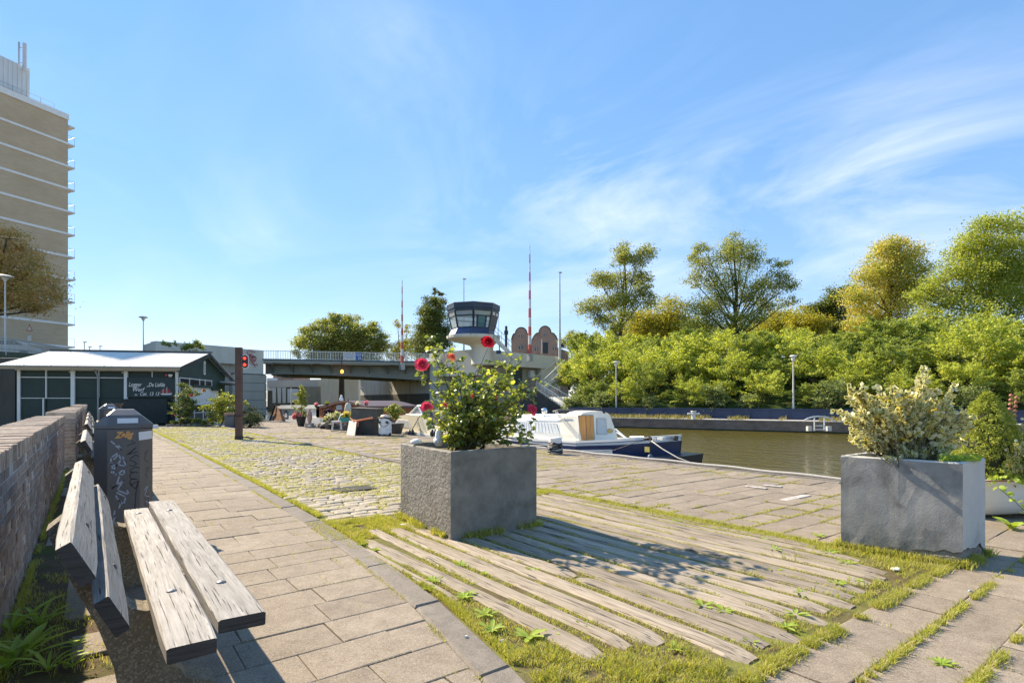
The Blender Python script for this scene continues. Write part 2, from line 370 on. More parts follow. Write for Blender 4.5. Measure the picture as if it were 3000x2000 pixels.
mNAVY = M('navy_hull', (0.012, 0.025, 0.075), (0.02, 0.04, 0.11), 2, 0.3)
mGREEN = M('dark_green_board', (0.018, 0.036, 0.028), (0.026, 0.048, 0.038), 1.2, 0.6, grime=(0.036, 0.05, 0.044), gscale=1.5, gthr=0.6)
mGREEN2 = M('green_gable_board', (0.02, 0.052, 0.042), (0.028, 0.066, 0.052), 1.5, 0.6, bs=0.1)
mSTEEL = M('galvanised_steel', (0.36, 0.37, 0.37), (0.46, 0.47, 0.46), 4, 0.45, 0.4)
mRAIL = M('pale_grey_railing', (0.76, 0.74, 0.65), (0.82, 0.80, 0.71), 2, 0.5)
mRUST = M('rusty_brown_post', (0.085, 0.048, 0.035), (0.12, 0.066, 0.048), 5, 0.7, bs=0.3, bscale=50, grime=(0.05, 0.03, 0.025), gscale=2.5, gthr=0.56)
mRED = M('red_paint', (0.42, 0.035, 0.03), (0.5, 0.06, 0.05), 3, 0.5)
mORANGE = M('orange_cloth', (0.75, 0.2, 0.07), (0.85, 0.28, 0.1), 5, 0.7, bs=0.3, bscale=20)
mBOLT = M('dull_bolt_steel', (0.20, 0.20, 0.19), (0.30, 0.29, 0.28), 60, 0.5, 0.3)
mROPE = M('grey_rope', (0.38, 0.36, 0.33), (0.52, 0.50, 0.46), 40, 0.9, bs=0.8, bscale=120)
mBARK = M('bark', (0.055, 0.045, 0.03), (0.095, 0.08, 0.055), 8, 0.9, bs=0.5, bscale=20, spec=0.1)
mSTEM = M('green_brown_stem', (0.10, 0.10, 0.04), (0.08, 0.055, 0.035), 20, 0.7)
# ================================================================ SETTING
def sheet(name, pts, z, mat, zfun=None):
    mb = MB(); mb.add([(p[0], p[1], z) for p in pts], [tuple(range(len(pts)))]); return solo(mb, name, mat, kind='structure')
def inst(name, BV, BF, Ts, mat, parent=None, kind='stuff', smooth=False, scl=None):
    """many alike pieces joined into one mesh. Ts: (x,y,z,sx,sy,sz,rz)"""
    BV = np.asarray(BV, float); BF = np.asarray(BF); T = np.asarray(Ts, float)
    c, s = np.cos(T[:, 6])[:, None], np.sin(T[:, 6])[:, None]
    x = BV[None, :, 0] * T[:, 3:4]; y = BV[None, :, 1] * T[:, 4:5]; z = BV[None, :, 2] * T[:, 5:6]
    V = np.stack([x * c - y * s + T[:, 0:1], x * s + y * c + T[:, 1:2], z + T[:, 2:3]], -1).reshape(-1, 3)
    Fi = (BF[None] + (np.arange(len(T)) * len(BV))[:, None, None]).reshape(-1, BF.shape[1])
    me = np_mesh(name, V, Fi, smooth)
    if parent is None: return solo(me, name, mat, kind=kind)
    return part(me, name, mat, parent, kind=kind, world=True)
def chamfer(hx=0.5, hy=0.5, t=0.03, ch=0.012, jit=0.0, rg=random):
    """piece with its top at z=0, worn top edge; unit footprint, quads only"""
    def ring(ix, iy, z): return [(a * (hx - ix) + rg.uniform(-jit, jit), b * (hy - iy) + rg.uniform(-jit, jit), z) for a, b in ((-1, -1), (1, -1), (1, 1), (-1, 1))]
    rs = [ring(0, 0, -t), ring(0, 0, -ch * 0.5), ring(ch, ch, 0)]
    V = [v for r in rs for v in r]; Fq = []
    for i in range(2):
        for j in range(4): k = (j + 1) % 4; Fq.append((i * 4 + j, i * 4 + k, (i + 1) * 4 + k, (i + 1) * 4 + j))
    Fq.append((8, 9, 10, 11)); return V, Fq
def mesh_of(name, VF, mat):
    me = bpy.data.meshes.new(name); me.from_pydata(VF[0], [], VF[1]); me.materials.append(mat); me.update(); return me
def vnoise(x, y, s, seed=0):
    """smooth value noise in [0,1]"""
    x = np.asarray(x) / s + 100.3 + seed * 17.1; y = np.asarray(y) / s + 57.7 + seed * 9.3
    xi, yi = np.floor(x).astype(int), np.floor(y).astype(int); fx, fy = x - xi, y - yi
    fx = fx * fx * (3 - 2 * fx); fy = fy * fy * (3 - 2 * fy)
    def h(a, b): return np.abs(np.sin(a * 127.1 + b * 311.7 + seed) * 43758.5453) % 1.0
    return (h(xi, yi) * (1 - fx) + h(xi + 1, yi) * fx) * (1 - fy) + (h(xi, yi + 1) * (1 - fx) + h(xi + 1, yi + 1) * fx) * fy

QX = 8.95                                   # edge of the near quay
KY = [(-1, 0.85), (0.5, 1.0), (1.2, 1.17), (2.05, 1.36), (2.96, 1.51), (4.0, 1.60), (5.4, 1.68), (8, 1.73), (14, 1.77), (26, 1.8), (34, 1.8)]
def kx(y): return float(np.interp(y, [a for a, _ in KY], [b for _, b in KY]))

# land with the canal cut out of it
FARL = [(62.0, -60.0), (34.2, 15.4), (29.8, 27.2), (28.05, 31.9), (30.6, 54.0)]
land_l = [(-900, -400), (QX, -400), (QX, 37.0), (13.6, 60.5), (13.0, 78.0), (8.0, 130.0), (-20.0, 300.0), (-60, 1400), (-900, 1400)]
sheet('ground', land_l, -0.05, mGROUND)
land_r = [(1400, -400), (62, -400)] + FARL + [(31.8, 78.0), (30.0, 130.0), (5.0, 300.0), (-20, 1400), (1400, 1400)]
sheet('far_quay_ground', land_r[::-1], -0.02, M('far_quay_top', (0.42, 0.38, 0.32), (0.5, 0.46, 0.40), 2, 0.9, grime=(0.2, 0.2, 0.09), gscale=0.8, gthr=0.56, spec=0.15))
# water
mWATER, t, b = newmat('canal_water')
b.inputs['Base Color'].default_value = (0.115, 0.088, 0.010, 1); b.inputs['Roughness'].default_value = 0.03; b.inputs['IOR'].default_value = 1.33; b.inputs['Specular IOR Level'].default_value = 0.5
P = posn(t).outputs['Position']
h = mth(t, 'ADD', nz(t, P, 1.5, 4, 0.6, 0.6, (1, 0.55, 1), rot=(0, 0, 0.65)), mth(t, 'MULTIPLY', nz(t, P, 5.0, 4, 0.6, 0.5, (1, 0.6, 1), rot=(0, 0, 0.65)), 0.5))
bump(t, b, h, 0.9, 0.13)
wmb = MB(); wmb.add([(-300, -300, -0.7), (400, -300, -0.7), (400, 1400, -0.7), (-300, 1400, -0.7)], [(0, 1, 2, 3)])
solo(wmb, 'water', mWATER, kind='structure')
# near quay wall below the edge, and the stone edge itself
q = MB(); q.bb(QX - 0.5, QX - 0.002, -40, 37, -2, -0.055); solo(q, 'near_quay_wall', mBRICKi, 'dark brick face of the near quay dropping into the canal', 'quay wall')
q = thing('quay_edge', 'row of grey coping stones along the near canal edge', 'quay edge', (QX, 8, -0.05))
y = -3.0
VFs = [mesh_of('coping_stone', chamfer(0.14, 0.49, 0.08, 0.02, 0.004), mKERB) for _ in range(3)]
while y < 36:
    o = bpy.data.objects.new('coping_stone', random.choice(VFs)); COL.objects.link(o); o.parent = q
    o.location = (-0.145 + random.uniform(-.004, .004), y - 8, 0.062 + random.uniform(-.003, .003)); y += 1.0

# --- paving -------------------------------------------------------
BASEZ = -0.014
def pave(parent, rects, mat, mati, nmax, name, jit=0.004, th=0.03):
    rects = sorted(rects, key=lambda r: math.hypot((r[0] + r[1]) / 2, (r[2] + r[3]) / 2) * (1 if (r[2] + r[3]) / 2 > 0.3 else 4))
    var = {}
    Mi = PM[parent].inverted()
    for r in rects[:nmax]:
        if len(r) > 4:
            mx_, my_ = (r[0] + r[1]) / 2, (r[2] + r[3]) / 2; Q = [(r[0] + .003, r[2] + .003), (r[4], r[2] + .003), (r[5], r[3] - .003), (r[0] + .003, r[3] - .003)]
            mb = MB(); mb.loft([[(x - mx_, y - my_, -th) for x, y in Q], [(x - mx_, y - my_, -.003) for x, y in Q], [(x - mx_ + (.005 if k in (0, 3) else -.005), y - my_ + (.005 if k < 2 else -.005), 0) for k, (x, y) in enumerate(Q)]])
            o = bpy.data.objects.new(name, tomesh(mb, name, mat)); COL.objects.link(o); o.parent = parent; o.location = Mi @ Vector((mx_, my_, random.uniform(-jit, jit * .6))); continue
        w, d = r[1] - r[0] - 0.0045, r[3] - r[2] - 0.0045
        key = (round(w, 1), round(d, 1), random.randrange(2))
        if key not in var: var[key] = mesh_of(name, chamfer(w / 2, d / 2, th, 0.005, 0.0015), mat); var[key]['wd'] = (w, d)
        me = var[key]; w0, d0 = me['wd']
        o = bpy.data.objects.new(name, me); COL.objects.link(o); o.parent = parent
        o.location = Mi @ Vector(((r[0] + r[1]) / 2, (r[2] + r[3]) / 2, random.uniform(-jit, jit * .6)))
        o.rotation_euler = (random.gauss(0, .0035), random.gauss(0, .0035), random.gauss(0, .004)); o.scale = (w / w0, d / d0, 1)
    if rects[nmax:]:
        V, Fq = chamfer(0.5, 0.5, 0.03, 0.012)
        T = [((r[0] + r[1]) / 2, (r[2] + r[3]) / 2, random.uniform(-jit, jit * .6), r[1] - r[0] - .012, r[3] - r[2] - .012, 1, random.gauss(0, .003)) for r in rects[nmax:]]
        inst('far_' + name, V, Fq, T, mati, parent)
def rowsof(y0, y1, xf, L=0.45, dy=0.3, half=True, kerbcut=False):
    out = []; i = 0; y = y0
    while y < y1 - 0.05:
        xa, xb = xf(y + dy / 2); x = xa - (L * 0.5 * (i % 2) if half else random.uniform(0, L))
        while x < xb - 0.03:
            l = L if random.random() > 0.12 else L * random.choice((0.67, 1.0, 1.33))
            a, bq = max(x, xa), min(x + l, xb)
            if xb - bq < 0.1: bq = xb
            if bq - a > 0.06: out.append((a, bq, y, y + dy) if not (kerbcut and bq == xb and y < 9) else (a, bq, y, y + dy, kx(y) - .006, kx(y + dy) - .006))
            x = bq if bq == xb else x + l
        y += dy; i += 1
    return out
pth = sheet('path', [(-0.36, -2)] + [(kx(v) + .05, v) for v in (-1, .5, 2, 3, 4, 5.4, 8, 14, 26, 34)] + [(-0.36, 34)], BASEZ - .004, mSOIL)
rs = rowsof(-0.6, 33, lambda y: (-0.12 if (y * 7 % 1) > .3 else -0.3, kx(y) - 0.005), kerbcut=True)
rs = [r for r in rs if not (r[1] < 0.2 and r[2] < 5.5 and random.random() < 0.5)]
pave(pth, rs, mSLAB, mSLABi, 300, 'paving_slab')
# kerb stones between path and cobbles
def kerb(name, fx, y0, y1, wd, L, zt, label):
    k = thing(name, label, 'kerb', (fx(y0), y0, 0)); y = y0
    while y < y1:
        xa, xb = fx(y), fx(y + L); ang = -math.atan2(xb - xa, L)
        mx_, my_ = (xa + xb) / 2 + wd / 2, y + L / 2; Q = [(xa, y + .004), (xa + wd, y + .004), (xb + wd, y + L - .004), (xb, y + L - .004)]; j_ = lambda: random.uniform(-.0025, .0025); c_ = .014
        mb = MB(); mb.loft([[(q[0] - mx_, q[1] - my_, -.12) for q in Q], [(q[0] - mx_ + j_(), q[1] - my_ + j_(), -.012) for q in Q], [(q[0] - mx_ + (c_ if k in (0, 3) else -c_) + j_(), q[1] - my_ + (c_ * .6 if k < 2 else -c_ * .6) + j_(), 0) for k, q in enumerate(Q)]]); me = tomesh(mb, 'kerb_stone', mKERB)
        o = bpy.data.objects.new('kerb_stone', me); COL.objects.link(o); o.parent = k
        o.location = ((xa + xb) / 2 + wd / 2 - fx(y0), y + L / 2 - y0, zt + random.uniform(-.004, .004))
        y += L
kerb('kerb', kx, 0.2, 31, 0.17, 0.9, 0.004, 'worn grey kerb between the slab path and the grassy cobbles')
kerb('kerb', lambda y: 4.73 + 0.02 * math.sin(y), 6.0, 30, 0.15, 1.0, 0.035, 'raised kerb between the cobbles and the canal quay paving')

cob = sheet('cobbled_road', [(1.7, 5.2), (4.8, 5.2), (4.8, 31), (1.7, 31)], BASEZ - .002, mMOSS)
cr = []; y = 5.42; i = 0
while y < 30.5:
    dy = random.uniform(0.115, 0.14); x = kx(y) + 0.19 + random.uniform(0, 0.1)
    while x < 4.70:
        l = random.uniform(0.17, 0.29); cr.append((x, min(x + l, 4.72), y, y + dy)); x += l
    y += dy; i += 1
def cobmesh(rg=random):
    rings = []
    for sx, z in ((0.45, -1), (0.465, -0.35), (0.42, -0.05), (0.26, 0.06)):
        rings.append([(math.copysign(abs(math.cos(a)) ** 0.22, math.cos(a)) * sx + rg.uniform(-.02, .02), math.copysign(abs(math.sin(a)) ** 0.22, math.sin(a)) * sx + rg.uniform(-.02, .02), z + rg.uniform(-.03, .03)) for a in [math.pi * (2 * k + 1) / 8 for k in range(8)]])
    V = [v for r in rings for v in r]; Fq = [(i * 8 + j, i * 8 + (j + 1) % 8, (i + 1) * 8 + (j + 1) % 8, (i + 1) * 8 + j) for i in range(3) for j in range(8)]
    Fq += [(24, 25, 26, 27), (24, 27, 28, 31), (28, 29, 30, 31)]; return V, Fq
cvs = [cobmesh() for _ in range(8)]
drain_c = G(1040, 1431)
cr = [r for r in cr if not (abs((r[0] + r[1]) / 2 - drain_c.x) < .3 and abs((r[2] + r[3]) / 2 - drain_c.y) < .22)]
cr.sort(key=lambda r: math.hypot((r[0] + r[1]) / 2, (r[2] + r[3]) / 2))
cms = [mesh_of('cobble', (v, f), mCOB) for v, f in cvs]
for m_ in cms: m_.polygons.foreach_set('use_smooth', np.ones(len(m_.polygons), dtype=bool))
for r in cr[:300]:
    o = bpy.data.objects.new('cobble', random.choice(cms)); COL.objects.link(o); o.parent = cob
    o.location = ((r[0] + r[1]) / 2, (r[2] + r[3]) / 2, random.uniform(-.008, .006)); o.scale = (r[1] - r[0], r[3] - r[2], 0.035); o.rotation_euler = (random.gauss(0, .02), random.gauss(0, .02), random.gauss(0, .04))
for k in range(4):
    rr = cr[300 + k::4]
    inst('far_cobbles', cvs[k][0], cvs[k][1], [((r[0] + r[1]) / 2, (r[2] + r[3]) / 2, random.uniform(-.008, .006), r[1] - r[0], r[3] - r[2], 0.035, random.gauss(0, .03)) for r in rr], mCOBi, cob, smooth=True)

quay = sheet('quay', [(1.4, -3), (QX - .27, -3), (QX - .27, 36.5), (4.8, 36.5), (4.8, 1.3), (1.4, 1.3)], BASEZ - .003, mSOIL)
GRLINES = (1.28, 1.0, 0.73)
rs = rowsof(1.3, 36, lambda y: (4.93, QX - .28), L=0.5, half=False) + rowsof(-2.3, 1.25, lambda y: (kx(min(y, .9)) + 0.22 if y < 0.9 else 2.25, QX - .28), L=0.45, dy=0.3)
rs = [r for r in rs if r[0] < 40]
pave(quay, rs, mSLAB, mSLABi, 300, 'quay_slab', 0.006)
# drain grates and worn white marks in the paving
def grate(c, w, d, rz, label):
    g = thing('drain_grate', label, 'drain', c, rz)
    mb = MB(); mb.bb(-w / 2, w / 2, -d / 2, -d / 2 + .02, -.02, .004); mb.bb(-w / 2, w / 2, d / 2 - .02, d / 2, -.02, .004); mb.bb(-w / 2, -w / 2 + .02, -d / 2 + .02, d / 2 - .02, -.02, .004); mb.bb(w / 2 - .02, w / 2, -d / 2 + .02, d / 2 - .02, -.02, .004)
    part(mb, 'frame', mSTEELd, g); n = int(w / 0.035)
    for k in range(n):
        x = -w / 2 + .02 + (k + .5) * (w - .04) / n; mb = MB(); mb.bb(x - .008, x + .008, -d / 2 + .02, d / 2 - .02, -.015, .002); part(mb, 'bar', mSTEELd, g)
mSTEELd = M('dark_cast_iron', (0.09, 0.08, 0.07), (0.13, 0.115, 0.10), 20, 0.7, 0.3)
grate((drain_c.x, drain_c.y, 0.004), 0.5, 0.3, 0.0, 'cast iron drain grate set in the mossy cobbles')
mMARK = M('white_worn_paint', (0.52, 0.48, 0.42), (0.62, 0.58, 0.52), 12, 0.7, grime=(0.32, 0.26, 0.2), gscale=11, gthr=0.46)
for (pa, pb, lb) in (((2182, 1421), (2246, 1431), 'left white stripe painted on the quay slabs'), ((2236, 1418), (2290, 1426), 'right white stripe painted on the quay slabs')):
    a, b_ = G(pa[0], pa[1] + 3), G(pb[0], pb[1]); d = (b_ - a).normalized(); n = Vector((-d.y, d.x, 0)) * 0.045
    mb = MB(); mb.loft([[a + n + Vector((0, 0, z)), a - n + Vector((0, 0, z)), b_ - n + Vector((0, 0, z)), b_ + n + Vector((0, 0, z))] for z in (.001, .009)]); solo(mb, 'painted_mark', mMARK, lb, 'road marking')
c = G(2330, 1457); mb = MB(); mb.box((c.x, c.y, .0), (0.62, 0.10, 0.008), 0.0); solo(mb, 'worn_patch', mMARK, 'crumbled whitish cement patch between the quay slabs', 'patch')

# --- timber paving -------------------------------------------------
mSOILG = M('turf_soil', (0.16, 0.14, 0.06), (0.11, 0.075, 0.045), 7, 0.95, bs=0.8, bscale=60, grime=(0.20, 0.21, 0.045), gscale=2.4, gthr=0.44, spec=0.1)
tp = sheet('timber_paving', [(1.3, 0.6), (2.3, 1.0), (2.3, 1.24), (4.9, 1.24), (4.9, 5.6), (1.5, 5.6)], -0.008, mSOILG)
TIMB = [(1.775, .06, 2.86, 4.34), (1.90, .135, 1.80, 4.60), (2.085, .12, 1.80, 4.95), (2.265, .165, 1.73, 4.86), (2.455, .15, 1.36, 5.0), (2.635, .15, 2.75, 5.3), (2.64, .14, 1.40, 2.72),
        (2.82, .17, 1.33, 5.35), (3.00, .13, 1.50, 5.4), (3.175, .15, 1.34, 5.45), (3.35, .16, 1.42, 5.5), (3.53, .15, 1.36, 5.3), (3.71, .15, 1.43, 5.55), (3.89, .14, 1.42, 5.2), (4.07, .16, 1.46, 5.55), (4.26, .13, 1.44, 5.3), (4.43, .17, 1.49, 5.5), (4.60, .10, 1.72, 5.4), (4.745, .10, 2.1, 5.62)]
rt = random.Random(5)
TIMB = [(x, w * .93, y0, y1) for x, w, y0, y1 in TIMB]
for (x, w, y0, y1) in TIMB:
    n = max(6, int((y1 - y0) / 0.11)); rings = []; ph = rt.uniform(0, 9); sk = rt.gauss(0, .008)
    for i in range(n + 1):
        u = i / n; yy = y0 + (y1 - y0) * u; e = min(u, 1 - u) * (y1 - y0)
        ww = w / 2 * (1 - 0.35 * math.exp(-e / 0.035)) + rt.gauss(0, .0015) + 0.006 * math.sin(yy * 3.1 + ph); zt = 0.007 - 0.010 * math.exp(-e / 0.04) + rt.gauss(0, .0006) + .003 * math.sin(yy * 2.3 + ph)
        xc = x + 0.010 * math.sin(yy * 1.7 + ph) + sk * (u - .5) + 0.015 * (y1 - yy) * 0
        rings.append([Vector((xc - ww, yy, -.05)), Vector((xc - ww + rt.gauss(0, .001), yy, zt - .012)), Vector((xc - ww + .014, yy, zt)), Vector((xc + rt.gauss(0, ww * .05), yy, zt + .002 + rt.gauss(0, .0006))), Vector((xc + ww - .014, yy, zt)), Vector((xc + ww, yy, zt - .012)), Vector((xc + ww, yy, -.05))])
    mb = MB(); mb.loft(rings); part(mb, 'timber', mTIMB, tp)

# --- brick wall left -----------------------------------------------
WX = -0.36
def brickwall(label, x, y0, y1, zt, th, nface, ncope, endface=True):
    w = thing('brick_wall', label, 'wall', (x, y0, 0))
    mb = MB(); mb.bb(x - th, x - 0.0045, y0 + .008, y1 - .008, -.1, zt - 0.008); part(mb, 'mortar', mMORT, w, world=True)
    rb = random.Random(3); fac = []; z = zt - 0.105 - 0.0625; row = 0
    while z > -0.06:
        yy = y0 - (0.11 if row % 2 else 0.0)
        while yy < y1 - .03:
            a, e = max(yy, y0), min(yy + 0.215, y1)
            if e - a > 0.04: fac.append((a, e, z))
            yy += 0.225
        z -= 0.0625; row += 1
    ff = [f for f in fac if f[0] > 3.2 or y0 > 5]; ff.sort(key=lambda f: f[0]); near = set(ff[:nface])
    bm = [mesh_of('brick', chamfer(0.5, 0.5, 1, .03, .01), mBRICK) for _ in range(5)]
    V, Fq = chamfer(0.5, 0.5, 1, .03, 0)
    far = []
    Ry = Matrix.Rotation(R(90), 4, 'Y')
    for f in fac:
        L = f[1] - f[0]; px_ = x + rb.gauss(0, .0025)
        if f in near:
            o = bpy.data.objects.new('brick', rb.choice(bm)); COL.objects.link(o); o.parent = w
            o.location = (px_ - x, (f[0] + f[1]) / 2 - y0, f[2] + .026); o.rotation_euler = (rb.gauss(0, .01), R(90), 0); o.scale = (.052, L, .09)
        else: far.append((px_, (f[0] + f[1]) / 2, f[2] + .026, L))
    if far:
        a = np.array(far); B = np.array(V)
        Vx = B[None, :, 2] * .09 + a[:, 0:1]; Vy = B[None, :, 1] * a[:, 3:4] + a[:, 1:2]; Vz = -B[None, :, 0] * .052 + a[:, 2:3]
        Fi = (np.array(Fq)[None] + (np.arange(len(a)) * 12)[:, None, None]).reshape(-1, 4)
        part(np_mesh('far_bricks', np.stack([Vx, Vy, Vz], -1), Fi), 'far_bricks', mBRICKi, w, kind='stuff', world=True)
    cm = [mesh_of('coping_brick', chamfer(0.5, 0.5, 1, .0, .0), mCOPE) for _ in range(1)]
    cm = [mesh_of('coping_brick', chamfer(th / 2 + .006, .0255, .10, .006, .003), mCOPE) for _ in range(6)]
    yy = y0 + .03; Tc = []; k = 0
    while yy < y1 - .01:
        if yy > 3.0 and k < ncope:
            o = bpy.data.objects.new('coping_brick', rb.choice(cm)); COL.objects.link(o); o.parent = w; k += 1
            o.location = (-th / 2 + rb.gauss(0, .003) , yy - y0, zt + rb.gauss(0, .0035)); o.rotation_euler = (0, rb.gauss(0, .008), rb.gauss(0, .004))
        else: Tc.append((x - th / 2 + rb.gauss(0, .003), yy, zt + rb.gauss(0, .0035), 1, 1, 1, rb.gauss(0, .004)))
        yy += .06
    if Tc: inst('far_coping', *chamfer(th / 2 + .006, .0255, .10, .006, .003), Tc, mCOPE, w)
    if endface:
        z = zt - .105 - .0625; row = 0
        while z > -.05:
            for j in range(2):
                mb = MB(); mb.bb(x - th + .01 + j * th / 2 + (0.05 if row % 2 else 0) * (1 - j), x - .012 - (1 - j) * (th / 2 - .0), y0 - .004, y0 + .06, z, z + .052); part(mb, 'brick', mBRICK, w, world=True)
            z -= .0625; row += 1
brickwall('low old brick wall beside the nearest bench, at the left edge', WX, -1.0, 12.4, 0.945, 0.36, 300, 160, False)
brickwall('second stretch of brick wall, beginning past the gap by the benches', -0.22, 13.0, 24.0, 0.99, 0.42, 60, 40)
brickwall('farthest stretch of brick wall, in front of the dark green shed', -0.12, 24.6, 33.0, 1.03, 0.42, 20, 10)
# soil strip at the wall's foot
sheet('soil_strip', [(WX - .02, -1), (-0.11, -1), (-0.10, 5), (-0.16, 9), (-.16, 12.4), (WX - .02, 12.4)], -0.004, mSOIL)
# ================================================================ BENCHES
def plank(p0, p1, y0, y1, th, n, name, parent, seed=0):
    """board whose visible face runs p0->p1 in x,z and lies along y; n = direction of that face"""
    rr = random.Random(seed); mb = MB(); N = 16; p0, p1, n = Vector((p0[0], 0, p0[1])), Vector((p1[0], 0, p1[1])), Vector((n[0], 0, n[1])).normalized()
    rings = []
    for i in range(N + 1):
        u = i / N; y = y0 + (y1 - y0) * u; e = 0.004 if i in (0, N) else 0; j = lambda: Vector((rr.gauss(0, .0009), 0, rr.gauss(0, .0009)))
        a, b = p0 + (p1 - p0).normalized() * e, p1 - (p1 - p0).normalized() * e; t = (b - a).normalized()
        pts = [a + t * .007 - n * e, b - t * .007 - n * e, b - n * .007, b - n * (th - .006), b - t * .006 - n * (th - e), a + t * .006 - n * (th - e), a - n * (th - .006), a - n * .007]
        rings.append([q + Vector((0, y, 0)) + j() for q in pts])
    mb.loft(rings, cap=False); mb.m = 1; k = len(mb.v)
    mb.add(rings[0], [tuple(range(7, -1, -1))]); mb.add(rings[-1], [tuple(range(8))])
    return part(mb, name, [mPLANK, mPLANKE], parent, world=True)
PROF = [(.10, 0), (.42, 0), (.41, .05), (.31, .09), (.27, .16), (.26, .25), (.29, .32), (.37, .365), (.50, .375), (.50, .392), (.17, .392), (.125, .41), (.095, .45), (.055, .53), (-.05, .745), (-.085, .775), (-.125, .74), (-.045, .52), (.02, .37), (.07, .20)]
def make_bench():
    t = thing('park_bench', 'weathered grey plank bench on concrete legs, nearest the camera', 'bench', (0.26, 2.0, 0), 0, 'wooden benches in a row along the brick wall')
    for yc in (2.62, 4.40):
        mb = MB(); mb.prism(PROF, (0, yc + .07, 0), (1, 0, 0), (0, 0, 1), (0, -.14, 0)); part(mb, 'support', mBENCHC, t, world=True)
    plank((.18, .450), (.325, .452), 1.97, 4.67, .055, (0, 1), 'seat_plank', t, 1)
    plank((.345, .452), (.505, .448), 2.12, 4.94, .055, (0, 1), 'seat_plank', t, 2)
    plank((.10, .525), (.044, .640), 1.99, 4.72, .05, (.89, .45), 'back_plank', t, 3)
    plank((.02, .685), (-.042, .808), 2.0, 4.74, .05, (.89, .45), 'back_plank', t, 4)
    for yc in (2.55, 4.44):
        for x in (.255, .43):
            mb = MB(); mb.lathe([(.02, 0), (.018, .004), (.01, .008), (.002, .0095)], (x, yc, .4495), 10); part(mb, 'bolt', mBOLT, t, world=True, smooth=True)
        for p in ((.072, .582), (-.011, .747)):
            mb = MB(); mb.lathe([(.014, -.001), (.012, .003), (.002, .006)], (0, 0, 0), 8)
            mb.v = [tuple(Matrix.Rotation(R(63), 3, 'Y') @ Vector(v) + Vector((p[0], yc, p[1]))) for v in mb.v]; part(mb, 'bolt', mSTEELd, t, world=True)
    return t
bench0 = make_bench()
for y, lb in ((7.1, 'second plank bench along the wall, just beyond the nearest grey bin'), (12.3, 'third plank bench from the camera, beside the gap between the brick walls'),
              (16.0, 'fourth plank bench from the camera, short of the second grey bin'), (20.2, 'fifth plank bench, past the second grey bin'), (24.2, 'farthest plank bench of the row, closest to the green shed')):
    dup(bench0, (0.26, y, 0), label=lb)

